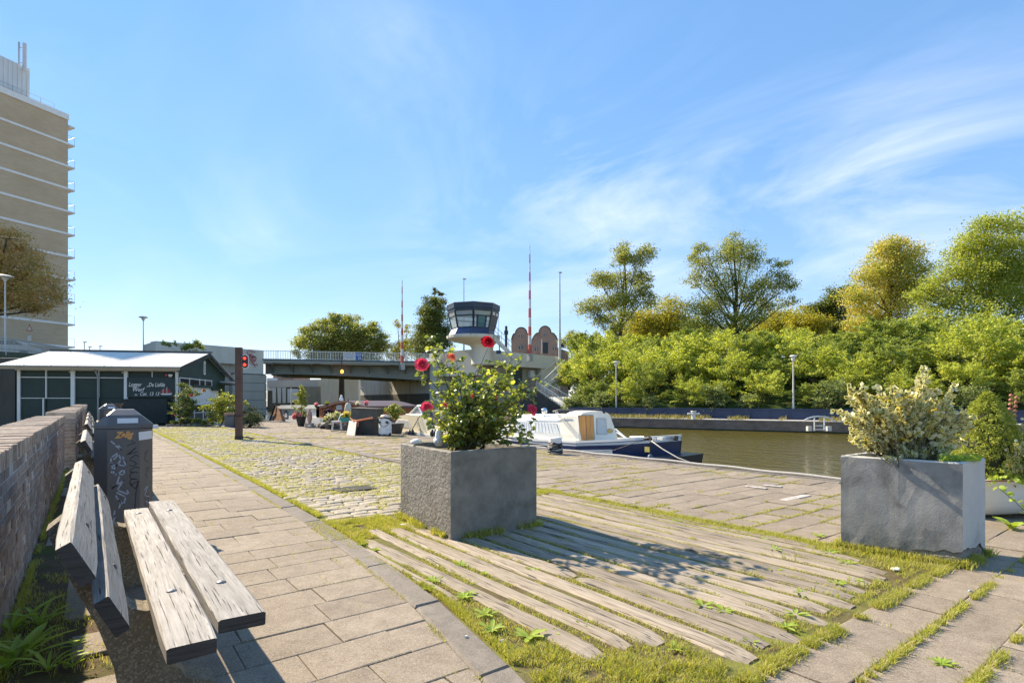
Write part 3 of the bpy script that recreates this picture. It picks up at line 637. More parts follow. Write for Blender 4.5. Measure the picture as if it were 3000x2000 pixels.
# ================================================================ BINS
def octr(hx, hy, c, z, oy=0.0):
    return [Vector(p) for p in ((-hx + c, -hy + oy, z), (hx - c, -hy + oy, z), (hx, -hy + c + oy, z), (hx, hy - c + oy, z), (hx - c, hy + oy, z), (-hx + c, hy + oy, z), (-hx, hy - c + oy, z), (-hx, -hy + c + oy, z))]
mLBL = M('label_white', (0.66, 0.67, 0.68), rough=0.4)
mGRAFw = M('white_spray', (0.30, 0.32, 0.36), (0.42, 0.44, 0.48), 30, 0.6)
mGRAFk = M('black_marker', (0.012, 0.012, 0.014), rough=0.4)
mGRAFr = M('red_spray', (0.38, 0.03, 0.05), (0.45, 0.05, 0.08), 20, 0.6)
mGOLD = M('orange_sticker', (0.62, 0.30, 0.09), rough=0.5)
def make_bin():
    b = thing('litter_bin', 'dark grey octagonal litter bin with graffiti and orange script sticker, nearest', 'litter bin', (0.25, 6.30, 0), R(-3), 'litter bins between the benches')
    mb = MB(); mb.loft([octr(.205, .205, .095, 0), octr(.205, .205, .095, .04), octr(.22, .22, .10, .045), octr(.22, .22, .10, .945)]); part(mb, 'body', mBIN, b)
    mb = MB(); mb.loft([octr(.212, .212, .098, .945), octr(.212, .212, .098, .952)]); part(mb, 'seam', mBLK, b)
    mb = MB(); mb.loft([octr(.224, .224, .102, .952), octr(.224, .224, .102, .985), octr(.128, .205, .012, 1.072), octr(.075, .13, .008, 1.122)]); part(mb, 'lid', M('bin_lid_grey', (0.085, 0.085, 0.095), (0.12, 0.12, 0.125), 3, 0.35), b)
    mb = MB(); mb.add([(-.2205, -.11, 1.0), (-.2205, .11, 1.0), (-.16, .09, 1.048), (-.16, -.09, 1.048)], [(0, 1, 2, 3)]); mb.v = [(x + .012, y, z + .001) for x, y, z in mb.v]; part(mb, 'slot', mBLK, b)
    mb = MB(); mb.box((0, 0, 0), (.155, .002, .045)); tilt = Matrix.Rotation(R(-12), 3, 'X')
    mb.v = [tuple(tilt @ Vector(v) + Vector((.03, -.219, 1.022))) for v in mb.v]; pl = part(mb, 'number_label', mLBL, b)
    text('2106067', (-.03, -.2205, 1.012), (1, 0, 0), (0, .2, 1), .024, mGRAFk, pl, 'printed_number')
    text('Zalig', (-.062, -.2225, .868), (1, 0, .05), (0, 0, 1), .075, mGOLD, b, 'orange_sticker', shear=.35, width=.85, bold=.004)
    O, U, V_ = (-.12, -.2205, .84), (.24, 0, 0), (0, 0, -.84)
    st = MB()
    for s_ in ([(.76, .0), (.78, .01)], [(.60, .055), (.87, .02)], [(.60, .15), (.88, .075), (.66, .145), (.92, .12)], [(.95, .17), (.86, .155), (.72, .19), (.70, .21), (.82, .225), (.9, .25), (.8, .275), (.68, .265)],
               [(.98, .30), (.88, .285), (.72, .31), (.70, .33)], [(.94, .335), (.78, .325), (.68, .36), (.72, .40), (.84, .40), (.92, .375)], [(.92, .42), (.74, .405), (.68, .44), (.78, .475)], [(.96, .44), (.72, .475), (.86, .51), (.94, .45)], [(.88, .50), (.87, .62), (.82, .74)], [(.52, .20), (.58, .235)]):
        st.ribbon([(p[0], p[1]) for p in s_], O, U, V_, .011, 0)
    st.v = []; st.f = []; st.mi = []
    def strokes(ls, w, mat, nm, o=O, u=U, v=V_, lab=None):
        mb = MB()
        for s_ in ls: mb.ribbon([(p[0] * Vector(u).length, p[1] * Vector(v).length) for p in s_], o, Vector(u).normalized(), Vector(v).normalized(), w, 0.0)
        return part(mb, nm, mat, b, lab)
    strokes([[(.76, .0), (.79, .01)], [(.60, .055), (.87, .02)], [(.60, .15), (.88, .075), (.66, .145), (.92, .12)], [(.95, .17), (.86, .155), (.72, .19), (.70, .21), (.82, .225), (.9, .25), (.8, .275), (.68, .265)],
             [(.98, .30), (.88, .285), (.72, .31), (.70, .335), (.80, .35)], [(.94, .345), (.78, .335), (.68, .37), (.72, .41), (.84, .41)], [(.92, .42), (.74, .415), (.68, .45), (.78, .485)], [(.96, .44), (.70, .475), (.86, .52), (.96, .44), (.88, .56), (.84, .74)], [(.52, .20), (.59, .235)]], .007, mGRAFk, 'black_graffiti')
    strokes([[(.12, .0), (.22, .03)], [(.26, .05), (.42, .09), (.34, .05)], [(.30, .13), (.12, .17), (.10, .24), (.26, .27), (.42, .2), (.34, .14), (.2, .19)], [(.48, .17), (.56, .27), (.3, .25), (.12, .33)], [(.12, .22), (.2, .35), (.52, .36), (.5, .3), (.3, .36)], [(.36, .38), (.28, .47), (.14, .5), (.5, .42), (.3, .52), (.66, .58), (.6, .53)],
             [(.3, .55), (.56, .6), (.5, .68), (.34, .63)], [(.26, .58), (.4, .66), (.36, .71)], [(.22, .74), (.2, .80), (.24, .79), (.16, .88)]], .012, mGRAFw, 'white_graffiti')
    # right chamfer: stickers and scribbles
    cu = Vector((.7071, .7071, 0)); oc = Vector((.122, -.2195, .0))
    mb = MB(); mb.ribbon([(.01, .88), (.105, .885)], oc + Vector((.0015, -.0015, 0)), cu, (0, 0, 1), .075, 0); part(mb, 'white_sticker', mLBL, b)
    mb = MB(); mb.box((.236, -.10, .958), (.045, .05, .035), .3); part(mb, 'paper_scrap', mLBL, b)
    strokes([[(.3, .15), (.6, .12), (.3, .2), (.6, .25)], [(.4, .32), (.7, .3), (.4, .38), (.6, .42)], [(.4, .6), (.4, .75), (.7, .73), (.6, .6), (.4, .6)]], .004, mGRAFk, 'black_scribble', (.122 + .001, -.2195 - .001, .84), tuple(cu * .14), (0, 0, -.84))
    strokes([[(.3, .5), (.6, .46), (.35, .56), (.7, .58)], [(.4, .62), (.75, .66)]], .008, mGRAFw, 'white_scribble', (.122 + .001, -.2195 - .001, .80), tuple(cu * .14), (0, 0, -.84))
    return b
bin0 = make_bin()
dup(bin0, (0.40, 18.5, 0), R(4), 'second dark grey litter bin, standing among the far benches')
t = thing('litter_bin', 'dark pedestal bin with a wide bowl top, behind the second grey bin', 'litter bin', GD(344, 20.5), 0, 'litter bins between the benches')
mb = MB(); mb.lathe([(.16, 0), (.16, .9), (.13, .95)], n=12); part(mb, 'body', mBIN, t)
mb = MB(); mb.lathe([(.10, .95), (.13, 1.0), (.19, 1.09), (.195, 1.11), (.17, 1.11), (.12, 1.05)], n=20); part(mb, 'bowl_top', mSTEELd, t)

# ================================================================ PLANTERS
def perim(C, n=10):
    P = []
    for a, b in zip(C, C[1:] + C[:1]):
        for k in range(n): P.append(Vector(a).lerp(Vector(b), k / n))
    return P
def insetp(P, C, d):
    cen = sum((Vector(c) for c in C), Vector((0, 0))) / 4; out_ = []
    n = len(P) // 4
    for i, p in enumerate(P):
        e = i // n; a, b = Vector(C[e]), Vector(C[(e + 1) % 4]); t = (b - a).normalized(); nn = Vector((-t.y, t.x))
        if (cen - a).dot(nn) < 0: nn = -nn
        q = p + nn * d
        if i % n == 0:
            a0 = Vector(C[(e - 1) % 4]); t0 = (a - a0).normalized(); n0 = Vector((-t0.y, t0.x)); n0 = -n0 if (cen - a).dot(n0) < 0 else n0; q = q + n0 * d
        elif True:
            # keep inset edges from crossing at the corners
            la, lb = (p - a).length, (b - p).length
            if la < d: q += t * (d - la)
            if lb < d: q -= t * (d - lb)
        out_.append(q)
    return out_
def planter(name, label, C, top, th, mats, matof, jag, notch=None, soilz=-.06):
    t = thing(name, label, 'planter', (sum(c[0] for c in C) / 4, sum(c[1] for c in C) / 4, 0))
    n = 14; P = perim(C, n); rr = random.Random(len(label)); rings = []
    zb = [jag(i // n, (i % n) / n) for i in range(len(P))]
    def ring(d, zf, jj=.0015): return [Vector((q.x + rr.gauss(0, jj), q.y + rr.gauss(0, jj), zf(i) + rr.gauss(0, jj))) for i, q in enumerate(insetp(P, C, d))]
    hs_ = [0.0, .12, .3, .5, .7, .88]
    rings = [ring(0.004, lambda i: zb[i])] + [ring(0, lambda i, h=h: zb[i] + (top - .012 - zb[i]) * h, .0008) for h in hs_[1:]] + [ring(0, lambda i: top - .010), ring(.008, lambda i: top), ring(th - .008, lambda i: top), ring(th, lambda i: top - .01), ring(th, lambda i: top + soilz - .03)]
    mb = MB(); mb.loft(rings, cap=False)
    mi = []
    for r_ in range(len(rings) - 1):
        for j in range(len(P)): mi.append(matof(j // n) if r_ < len(hs_) else 1)
    mb.mi = mi; part(mb, 'shell', mats, t, world=True)
    ci = insetp(P, C, th - .002); mb = MB(); mb.add([(q.x, q.y, top + soilz + rr.gauss(0, .006)) for q in ci], [tuple(range(len(ci)))]); part(mb, 'potting_soil', mSOIL, t, world=True)
    return t
C1 = [(2.45, 4.08), (3.39, 4.06), (3.48, 5.20), (2.54, 5.22)]
def jag1(e, u):
    if e == 3 and (0.78 < u < .97 or .06 < u < .2): return .045
    return -.01
planter('concrete_planter', 'square rough grey concrete planter holding the rose bush', C1, .765, .06, [mPLANT1, mPLANT1b], lambda e: 0 if e == 3 else 1, jag1)
C2 = [(5.0, 1.2), (5.54, 1.19), (5.43, 1.96), (4.89, 1.97)]
def jag2(e, u):
    if e == 3: return .085 - .05 * (1 - u) + .014 * math.sin(u * 31) + (.02 if u > .7 else 0) - .03 * u * 0
    if e == 0: return .11 + .012 * math.sin(u * 9) + .006 * math.sin(u * 31) - .05 * (u > .8)
    return .03
t2 = planter('concrete_planter', 'blue grey concrete planter with chipped base, at the right, holding the variegated bush', C2, .755, .045, [mPLANT2, mPLANT2b], lambda e: 0 if e == 3 else 1, jag2)
mb = MB(); rings = []
P_ = perim(C2, 10); rr = random.Random(4)
for d, z in ((.012, -.01), (.010, .06), (.020, .12), (.022, .2)): rings.append([Vector((q.x + rr.gauss(0, .003), q.y + rr.gauss(0, .003), z + rr.gauss(0, .003))) for q in insetp(P_, C2, d)])
mb.loft(rings); part(mb, 'crumbling_base', M('crumbled_cement', (0.22, 0.19, 0.15), (0.33, 0.30, 0.25), 14, 0.9, bs=1.0, bscale=40, grime=(0.14, 0.10, 0.06), gscale=5, gthr=.5, bdist=.03), t2, world=True)

# ================================================================ LEAVES
def unit(v): return v / np.maximum(np.linalg.norm(v, axis=1, keepdims=True), 1e-9)
LEAF4 = (np.array([[0, 0, 0], [.35, .5, .06], [1, 0, -.05], [.35, -.5, .06]]), np.array([[0, 1, 2], [0, 2, 3]]))
LEAF6 = (np.array([[0, 0, 0], [.22, .34, .10], [.62, .36, .08], [1, 0, -.10], [.62, -.36, .08], [.22, -.34, .10], [.5, 0, 0.0]]), np.array([[0, 1, 6], [1, 2, 6], [2, 3, 6], [3, 4, 6], [4, 5, 6], [5, 0, 6]]))
def leaves(P, size, mat, name='leaves', parent=None, shape=LEAF4, up=0.35, dirs=None, spread=1.0, aspect=1.0, world=True, g=None, asmesh=False, kind='stuff'):
    """leaf-sized faces at P; dirs: which way each leaf points"""
    g = g or rng; N = len(P); P = np.asarray(P, float)
    n = g.normal(size=(N, 3)); n[:, 2] = np.abs(n[:, 2]) + up; n = unit(n)
    d = g.normal(size=(N, 3)) * spread
    if dirs is not None: d = d * 0.6 + np.asarray(dirs)
    d = unit(d - n * np.sum(d * n, 1, keepdims=True)); b_ = np.cross(n, d)
    s = (size * g.uniform(0.65, 1.3, N))[:, None, None] if np.isscalar(size) else np.asarray(size)[:, None, None]
    L, Fi = shape
    V = P[:, None, :] + s * (L[None, :, 0:1] * d[:, None, :] + aspect * L[None, :, 1:2] * b_[:, None, :] + L[None, :, 2:3] * n[:, None, :])
    FI = (Fi[None] + (np.arange(N) * len(L))[:, None, None]).reshape(-1, 3)
    me = np_mesh(name, V, FI)
    if asmesh: me.materials.append(mat); return me
    if parent is None: return solo(me, name, mat)
    return part(me, name, mat, parent, world=world, kind=kind)
def bez(a, b, c, n): return [a * (1 - u) ** 2 + b * 2 * u * (1 - u) + c * u * u for u in [i / n for i in range(n + 1)]]

# --- rose bush ------------------------------------------------------
mROSEL = leafmat('rose_leaf', (0.12, 0.17, 0.05), (0.26, 0.34, 0.09), (0.52, 0.55, 0.13), 0.5, 0.24, 6, 1.0, f3=0.72)
mROSE1 = leafmat('crimson_petal', (0.42, 0.008, 0.02), (0.88, 0.05, 0.09), None, 0.35, 0.5, 20, 0.3, (1.1, .7, .7))
mROSE2 = leafmat('pink_petal', (0.62, 0.02, 0.09), (0.92, 0.20, 0.30), None, 0.35, 0.5, 20, 0.3, (1.1, .8, .8))
mROSE3 = leafmat('faded_coral_petal', (0.85, 0.22, 0.12), (0.88, 0.45, 0.28), None, 0.35, 0.5, 20, 0.3, (1.1, .9, .7))
def rose(parent, c, r, mat, tilt, label, seed):
    rr = random.Random(seed); V = []; Fi = []
    T = Matrix.Rotation(tilt[0], 3, 'X') @ Matrix.Rotation(tilt[1], 3, 'Y')
    for lay, (n, rad, h, w, op) in enumerate(((3, .12, .62, .35, .1), (5, .26, .66, .45, .2), (6, .44, .62, .5, .45), (7, .64, .50, .5, .7), (8, .84, .32, .5, 1.0), (9, .98, .12, .5, 1.4))):
        for k in range(n):
            a = 2 * math.pi * (k + .5 * (lay % 2)) / n + rr.uniform(-.15, .15); rows_ = []
            for i, u in enumerate((0, .45, .8, 1.0)):
                rad_u = rad * (0.15 + .85 * u ** (0.6 + .2 * op)) * rr.uniform(.92, 1.08); z = h * (u if op < .8 else math.sin(u * math.pi * .62)) + rr.uniform(-.03, .03) - (.12 * op * u * u if op > .9 else 0)
                for s_ in (-1, 0, 1):
                    aa = a + s_ * w * (0.5 + .5 * math.sin(math.pi * min(u * .8 + .1, 1))) ; rd = rad_u * (1 - .06 * abs(s_)) + (rr.uniform(-.05, .05) if u == 1 else 0)
                    rows_.append(T @ Vector((math.cos(aa) * rd, math.sin(aa) * rd, z + (.05 * abs(s_) if u > .9 else 0))) * r + Vector(c))
            b0 = len(V); V += rows_
            for i in range(3):
                for s_ in range(2): q = b0 + i * 3 + s_; Fi.append((q, q + 1, q + 4, q + 3))
    me = np_mesh('rose_bloom', np.array([tuple(v) for v in V]), np.array(Fi), True)
    return part(me, 'rose_bloom', mat, parent, label, world=True)
rb_ = thing('rose_bush', 'tall leggy rose bush with crimson and pink blooms in the centre planter', 'rose bush', (2.95, 4.68, .70))
base_c = Vector((2.93, 4.62, .69)); g2 = np.random.default_rng(21); r2 = random.Random(21)
tips = [(1250, 1003), (1275, 1015), (1232, 1092), (1300, 1035), (1338, 1058), (1360, 1090), (1428, 1022), (1395, 1085), (1462, 1075), (1500, 1052), (1528, 1060), (1515, 1085), (1572, 1118), (1550, 1145), (1568, 1160), (1254, 1215), (1300, 1150), (1335, 1120), (1405, 1130), (1440, 1110), (1480, 1150), (1500, 1190), (1556, 1225), (1380, 1180), (1330, 1195),
        (1268, 1175), (1300, 1225), (1345, 1245), (1415, 1210), (1450, 1230), (1500, 1240), (1530, 1215), (1560, 1290), (1545, 1275), (1370, 1270), (1320, 1285), (1410, 1280), (1440, 1285), (1480, 1265), (1350, 1305), (1300, 1260), (1460, 1190), (1425, 1165), (1380, 1230), (1505, 1120), (1470, 1120)]
mb = MB(); LP = []; LD = []
for i, (px, py) in enumerate(tips):
    e = A(px, py, 5.15 + r2.uniform(-.36, .36)); b0 = base_c + Vector((r2.uniform(-.14, .16), r2.uniform(-.16, .16), 0))
    mid = b0.lerp(e, .5) + Vector((r2.uniform(-.05, .05), r2.uniform(-.05, .05), .12 + .1 * r2.random())) ; pts = bez(b0, mid, e, 9)
    mb.tube(pts, [.0085 * (1 - .08 * k) for k in range(10)], 5)
    hgt = (e - b0).length
    bare = py < 1100 and px < 1245 or (px, py) in ((1556, 1225), (1428, 1022))
    for k in range(2, 10):
        nb = 1 if bare and k < 9 else (2 if k % 2 else 3)
        for _ in range(nb):
            if bare and r2.random() < .45: continue
            p = pts[k]; d = Vector((r2.gauss(0, 1), r2.gauss(0, 1), r2.gauss(.25, .5))).normalized(); L = r2.uniform(.04, .13) * (0.6 if bare else 1)
            q = p + d * L; mb.tube([p, q], [.003, .0015], 3, False)
            for m_ in range(5):
                u = (m_ + 1) / 5; LP.append(p + d * L * (0.35 + .65 * u) + Vector((r2.gauss(0, .008), r2.gauss(0, .008), r2.gauss(0, .008)))); sd = d.cross(Vector((0, 0, 1))) * (1 if m_ % 2 else -1); LD.append(d * .5 + sd * (0 if m_ == 4 else .9) + Vector((0, 0, -.25)))
part(mb, 'stems', mSTEM, rb_, world=True, smooth=True)
leaves(np.array([tuple(v) for v in LP]), 0.046, mROSEL, 'foliage', rb_, LEAF6, up=.5, dirs=np.array([tuple(v) for v in LD]), g=g2, aspect=1.05)
for i, (px, py, r_, m_, tl, D_, lb) in enumerate(((1428, 1001, .062, mROSE1, (1.0, -.3), 5.12, 'large crimson bloom at the top'), (1236, 1067, .064, mROSE2, (1.15, -.5), 5.1, 'open pink-red bloom at the far left tip'), (1250, 1192, .056, mROSE2, (1.1, -.5), 5.1, 'double pink bloom low on the left'),
        (1558, 1200, .056, mROSE2, (1.1, .3), 5.1, 'ragged pink-red bloom at the right'), (1322, 1046, .046, mROSE3, (.8, 0), 5.2, 'faded coral bloom'), (1450, 1166, .034, mROSE2, (1.0, .2), 5.1, None), (1304, 1186, .028, mROSE3, (1.2, .2), 5.05, None), (1384, 1160, .022, mROSE3, (1.2, .2), 5.05, None))):
    rose(rb_, A(px, py, D_), r_ * (1.02 if i > 4 else 1.1), m_, tl, lb, 40 + i)
# small figure and pebble on the planter rim
mb = MB(); c = A(1286, 1306, 5.35); mb.lathe([(.03, 0), (.042, .03), (.045, .07), (.036, .11), (.034, .14), (.018, .165), (.003, .172)], c, 9); mb.box(c + Vector((-.02, -.01, .05)), (.05, .06, .05), .4)
solo(mb, 'garden_figure', mWHITE, 'small white weathered stone figure on the soil of the centre planter', 'figurine', smooth=True)
mb = MB(); c = A(1220, 1300, 5.45); mb.lathe([(.03, 0), (.06, .01), (.055, .035), (.02, .05)], c, 7); solo(mb, 'stone', mWHITE, 'white pebble on the back left rim of the centre planter', 'stone', smooth=True)

# --- variegated euonymus -------------------------------------------
mVAR = leafmat('cream_leaf_edge', (0.78, 0.74, 0.46), (0.86, 0.83, 0.60), (0.86, 0.68, 0.14), 0.35, 0.4, 3.5, 0.4, f3=0.80)
mVARg = leafmat('green_leaf_centre', (0.20, 0.24, 0.06), (0.32, 0.34, 0.10), None, 0.3, 0.4, 3, 0.4)
VL = np.array([[0, 0, 0], [.25, .30, .08], [.65, .33, .10], [1, 0, .02], [.65, -.33, .10], [.25, -.30, .08]])
VI = np.array([[.08, 0, .035], [.28, .19, .07], [.62, .20, .085], [.85, 0, .035], [.62, -.20, .085], [.28, -.19, .07]])
def varileaves(P, D, size, parent, g):
    n = unit(g.normal(size=P.shape) + np.array([0, 0, .5])); d = unit(D + g.normal(size=P.shape) * .35); n = unit(n - d * np.sum(n * d, 1, keepdims=True)); b_ = np.cross(n, d); s = (size * g.uniform(.7, 1.25, len(P)))[:, None, None]
    for (L, mt, nm) in ((VL, mVAR, 'cream_margined_leaves'), (VI + np.array([0, 0, .012]), mVARg, 'green_leaf_centres')):
        V = P[:, None] + s * (L[None, :, 0:1] * d[:, None] + 1.15 * L[None, :, 1:2] * b_[:, None] + L[None, :, 2:3] * n[:, None])
        Fi = np.array([[0, 1, 2], [0, 2, 3], [0, 3, 4], [0, 4, 5]]); FI = (Fi[None] + (np.arange(len(P)) * 6)[:, None, None]).reshape(-1, 3)
        part(np_mesh(nm, V, FI), nm, mt, parent, kind='stuff', world=True)
def shoots_bush(t, bases, tips, nleaf, size, g, seed, start=.35, sig=.018):
    rr = random.Random(seed); mb = MB(); P = []; D = []
    for e in tips:
        b0 = bases + Vector((rr.gauss(0, .07), rr.gauss(0, .07), 0)); mid = b0.lerp(e, .55) + Vector((rr.gauss(0, .03), rr.gauss(0, .03), .05)); pts = bez(b0, mid, e, 8); mb.tube(pts, [.006 - .0005 * k for k in range(9)], 4, False)
        for _ in range(nleaf):
            u = start + (1 - start) * rr.random() ** .7; k = min(int(u * 8), 7); p = pts[k].lerp(pts[k + 1], u * 8 - k); ax = (pts[k + 1] - pts[k]).normalized(); sd = Vector((rr.gauss(0, 1), rr.gauss(0, 1), rr.gauss(0, 1))).normalized()
            P.append(p + sd * sig * rr.random()); D.append(sd * .8 + ax * .8)
    part(mb, 'stems', mSTEM, t, world=True); varileaves(np.array([tuple(v) for v in P]), np.array([tuple(v) for v in D]), size, t, g)
SB_ = .22
eb = thing('variegated_shrub', 'bushy cream and green variegated shrub in the blue grey planter', 'shrub', (5.15, 1.6, .70))
r3 = random.Random(8); tp_ = []
for (px, py, n) in ((2708, 1085, 3), (2700, 1115, 3), (2690, 1140, 4), (2735, 1150, 4), (2481, 1140, 2), (2486, 1165, 3), (2460, 1205, 2), (2515, 1150, 3), (2545, 1160, 3), (2574, 1132, 1), (2622, 1132, 2), (2655, 1150, 4), (2640, 1185, 5), (2580, 1200, 6), (2530, 1205, 6), (2500, 1230, 5), (2510, 1270, 5), (2560, 1260, 7), (2610, 1240, 7), (2660, 1230, 7), (2700, 1190, 7), (2740, 1200, 7), (2785, 1140, 2), (2775, 1185, 4), (2785, 1215, 4), (2745, 1250, 7), (2700, 1260, 7),
                    (2790, 1260, 5), (2805, 1290, 4), (2820, 1210, 2), (2840, 1218, 2), (2830, 1250, 2), (2760, 1310, 6), (2700, 1320, 6), (2640, 1300, 6), (2590, 1300, 6), (2545, 1305, 5), (2650, 1330, 5), (2600, 1335, 3), (2750, 1340, 4)):
    for _ in range(n): tp_.append(A(px + r3.gauss(0, 9), py + r3.gauss(0, 9), 4.44 + r3.uniform(-.16, .22)))
shoots_bush(eb, Vector((5.17, 1.6, .69)), tp_, 60, .037, np.random.default_rng(3), 9)
# --- white tub with plants -----------------------------------------
tubc = cw(5.30, 5.85); trz = -YAW + R(4)
tub = thing('bathtub_planter', 'white bathtub reused as a planter with a rusty rim, at the right edge', 'planter', tubc, trz)
rings = []
for sx, sy, z in ((.50, .18, .05), (.62, .24, .075), (.70, .29, .15), (.76, .325, .28), (.79, .345, .385), (.815, .365, .40), (.815, .365, .415), (.77, .325, .415), (.74, .30, .30)):
    rings.append([Vector((math.copysign(abs(math.cos(a)) ** .6, math.cos(a)) * sx, math.copysign(abs(math.sin(a)) ** .6, math.sin(a)) * sy, z - (.03 * max(0, -math.cos(a)) if z < .12 else 0))) for a in [2 * math.pi * k / 28 for k in range(28)]])
mb = MB(); mb.loft(rings, True); mb.mi = [1 if (28 * 5 <= i < 28 * 6) else 0 for i in range(len(mb.f))]; part(mb, 'basin', [mWHITE, M('rust_edge', (0.42, 0.13, 0.05), (0.5, 0.2, 0.08), 12, .8)], tub, smooth=True)
mb = MB(); mb.add([tuple(v + Vector((0, 0, .08))) for v in rings[-1]], [tuple(range(28))]); part(mb, 'potting_soil', mSOIL, tub)
for sx in (-.52, .52):
    for sy in (-.16, .16): mb = MB(); mb.lathe([(.03, 0), (.025, .03), (.045, .08)], (sx, sy, 0), 8); part(mb, 'foot', mSTEELd, tub)
cf = thing('dwarf_conifer', 'bright green cone-shaped dwarf conifer growing in the white tub', 'conifer', A(2893, 1395, 5.75))
g5 = np.random.default_rng(5); N = 1500; u = g5.uniform(0, 1, N) ** .8; a = g5.uniform(0, 2 * np.pi, N); hh = .86
bc = np.array(A(2893, 1395, 5.75)); rad = .275 * np.sin(np.clip((1 - u), 0, 1) ** .75 * 1.75) / np.sin(1.4) * (1 + .13 * np.sin(a * 5 + u * 14) * np.sin(u * 23)); rad = rad * g5.uniform(.82, 1.05, N)
cc = np.stack([np.cos(a) * rad, np.sin(a) * rad, u * hh], 1) + bc; K = 15
P = (cc[:, None] + g5.normal(size=(N, K, 3)) * .011).reshape(-1, 3); Dr = np.repeat(np.stack([np.cos(a), np.sin(a), np.full(N, .9)], 1), K, 0)
mCON = leafmat('conifer_needles', (0.26, 0.32, 0.05), (0.56, 0.58, 0.12), None, 0.25, 0.6, 14, 0.2)
leaves(P, .022, mCON, 'needles', cf, LEAF4, .2, Dr, g=g5, aspect=.45)
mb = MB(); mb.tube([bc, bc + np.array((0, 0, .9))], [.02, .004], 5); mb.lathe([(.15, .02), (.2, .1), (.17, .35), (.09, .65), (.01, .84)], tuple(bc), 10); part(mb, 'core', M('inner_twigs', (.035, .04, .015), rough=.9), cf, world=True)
vb = thing('variegated_shrub', 'smaller variegated shrub spilling over the right end of the white tub', 'shrub', A(2985, 1405, 5.6))
r3 = random.Random(2); tp_ = [A(px + r3.gauss(0, 8), py + r3.gauss(0, 8), 5.6 + r3.uniform(-.2, .2)) for (px, py, n) in ((2962, 1330, 6), (2985, 1300, 7), (3005, 1270, 6), (2950, 1370, 6), (2975, 1360, 8), (3010, 1330, 8), (3040, 1290, 6), (3050, 1350, 6), (2995, 1240, 3)) for _ in range(n)]
shoots_bush(vb, A(2995, 1420, 5.6), tp_, 30, .032, np.random.default_rng(6), 4)
fl = thing('flower_stalk', 'tall stalk of dusky red seed heads rising behind the dwarf conifer', 'flower', A(2966, 1400, 5.95))
mb = MB(); mb.tube([A(2960, 1395, 5.95), A(2966, 1250, 5.95), A(2970, 1158, 5.95)], [.008, .006, .004], 5); part(mb, 'stem', mSTEM, fl, world=True)
mPOD = leafmat('dusky_red_pod', (0.50, 0.16, 0.13), (0.62, 0.30, 0.22), None, .2, .5, 30, .3)
for k in range(13):
    py = 1158 + k * 6.6; c = A(2970 - k * .6 + (9 if k % 2 else -8), py, 5.95); mb = MB(); mb.lathe([(.002, -.016), (.016, -.006), (.018, .006), (.008, .016), (.001, .019)], c, 7); part(mb, 'seed_head', mPOD, fl, world=True, smooth=True)
mb = MB()
for k in range(16):
    b0 = A(2960 + r3.gauss(0, 10), 1400, 5.95 + r3.uniform(-.1, .1)); e = b0 + Vector((r3.gauss(0, .12), r3.gauss(0, .12), r3.uniform(.28, .5))); m_ = b0.lerp(e, .6) + Vector((0, 0, .08)); n_ = (e - b0).cross(Vector((0, 0, 1))).normalized() * .016
    mb.add([b0 + n_, b0 - n_, m_ - n_, m_ + n_, e], [(0, 1, 2, 3), (3, 2, 4)])
part(mb, 'sword_leaves', mWEED, fl, world=True)
iv = thing('ivy', 'trailing ivy hanging over the rim of the white tub', 'ivy', A(2930, 1412, 5.45)); mb = MB()
pts = [A(2900, 1408, 5.5), A(2925, 1428, 5.32), A(2945, 1445, 5.30), A(2975, 1470, 5.28), A(3005, 1500, 5.26)]; mb.tube(pts, .003, 4); part(mb, 'vine', mSTEM, iv, world=True)
P = [tuple(p + Vector((r3.gauss(0, .02), r3.gauss(0, .02), r3.gauss(0, .015)))) for p in pts for _ in range(4)] + [tuple(A(r3.uniform(2895, 3060), 1404 + r3.gauss(0, 5), 5.5 + r3.uniform(-.12, .25))) for _ in range(170)]
leaves(np.array(P), .05, mWEED, 'leaves', iv, LEAF6, .6)
fn = thing('feathery_plant', 'low feathery green plant in the near right corner of the blue grey planter', 'plant', (5.3, 1.32, .72))
P = np.array([tuple(A(r3.uniform(2755, 2872), 1342 + r3.gauss(0, 5), 4.15 + r3.uniform(-.1, .12))) for _ in range(1500)]); leaves(P, .022, mWEED, 'fronds', fn, LEAF4, .3, aspect=.3)

# ================================================================ GRASS AND WEEDS
def blades(P, h, w, g, lean=.5):
    N = len(P); a = g.uniform(0, 2 * np.pi, N); H = h * g.uniform(.45, 1.25, N); Wd = w * g.uniform(.7, 1.3, N); la = g.uniform(0, 2 * np.pi, N); ln = H * lean * g.uniform(.2, 1.5, N)
    dx, dy = np.cos(a) * Wd / 2, np.sin(a) * Wd / 2; lx, ly = np.cos(la) * ln, np.sin(la) * ln
    V = np.zeros((N, 5, 3)); z0 = P[:, 2]
    V[:, 0] = np.stack([P[:, 0] - dx, P[:, 1] - dy, z0], 1); V[:, 1] = np.stack([P[:, 0] + dx, P[:, 1] + dy, z0], 1)
    V[:, 2] = np.stack([P[:, 0] + dx * .8 + lx * .35, P[:, 1] + dy * .8 + ly * .35, z0 + H * .6], 1); V[:, 3] = np.stack([P[:, 0] - dx * .8 + lx * .35, P[:, 1] - dy * .8 + ly * .35, z0 + H * .6], 1)
    V[:, 4] = np.stack([P[:, 0] + lx, P[:, 1] + ly, z0 + H], 1)
    Fi = np.array([[0, 1, 2], [0, 2, 3], [3, 2, 4]]); return V.reshape(-1, 3), (Fi[None] + (np.arange(N) * 5)[:, None, None]).reshape(-1, 3)
GV, GF = [], []
def grass(P, h, w, lean=.5, g=rng):
    if len(P) == 0: return
    V, F_ = blades(np.asarray(P, float), h, w, g, lean); GF.append(F_ + sum(len(v) for v in GV)); GV.append(V)
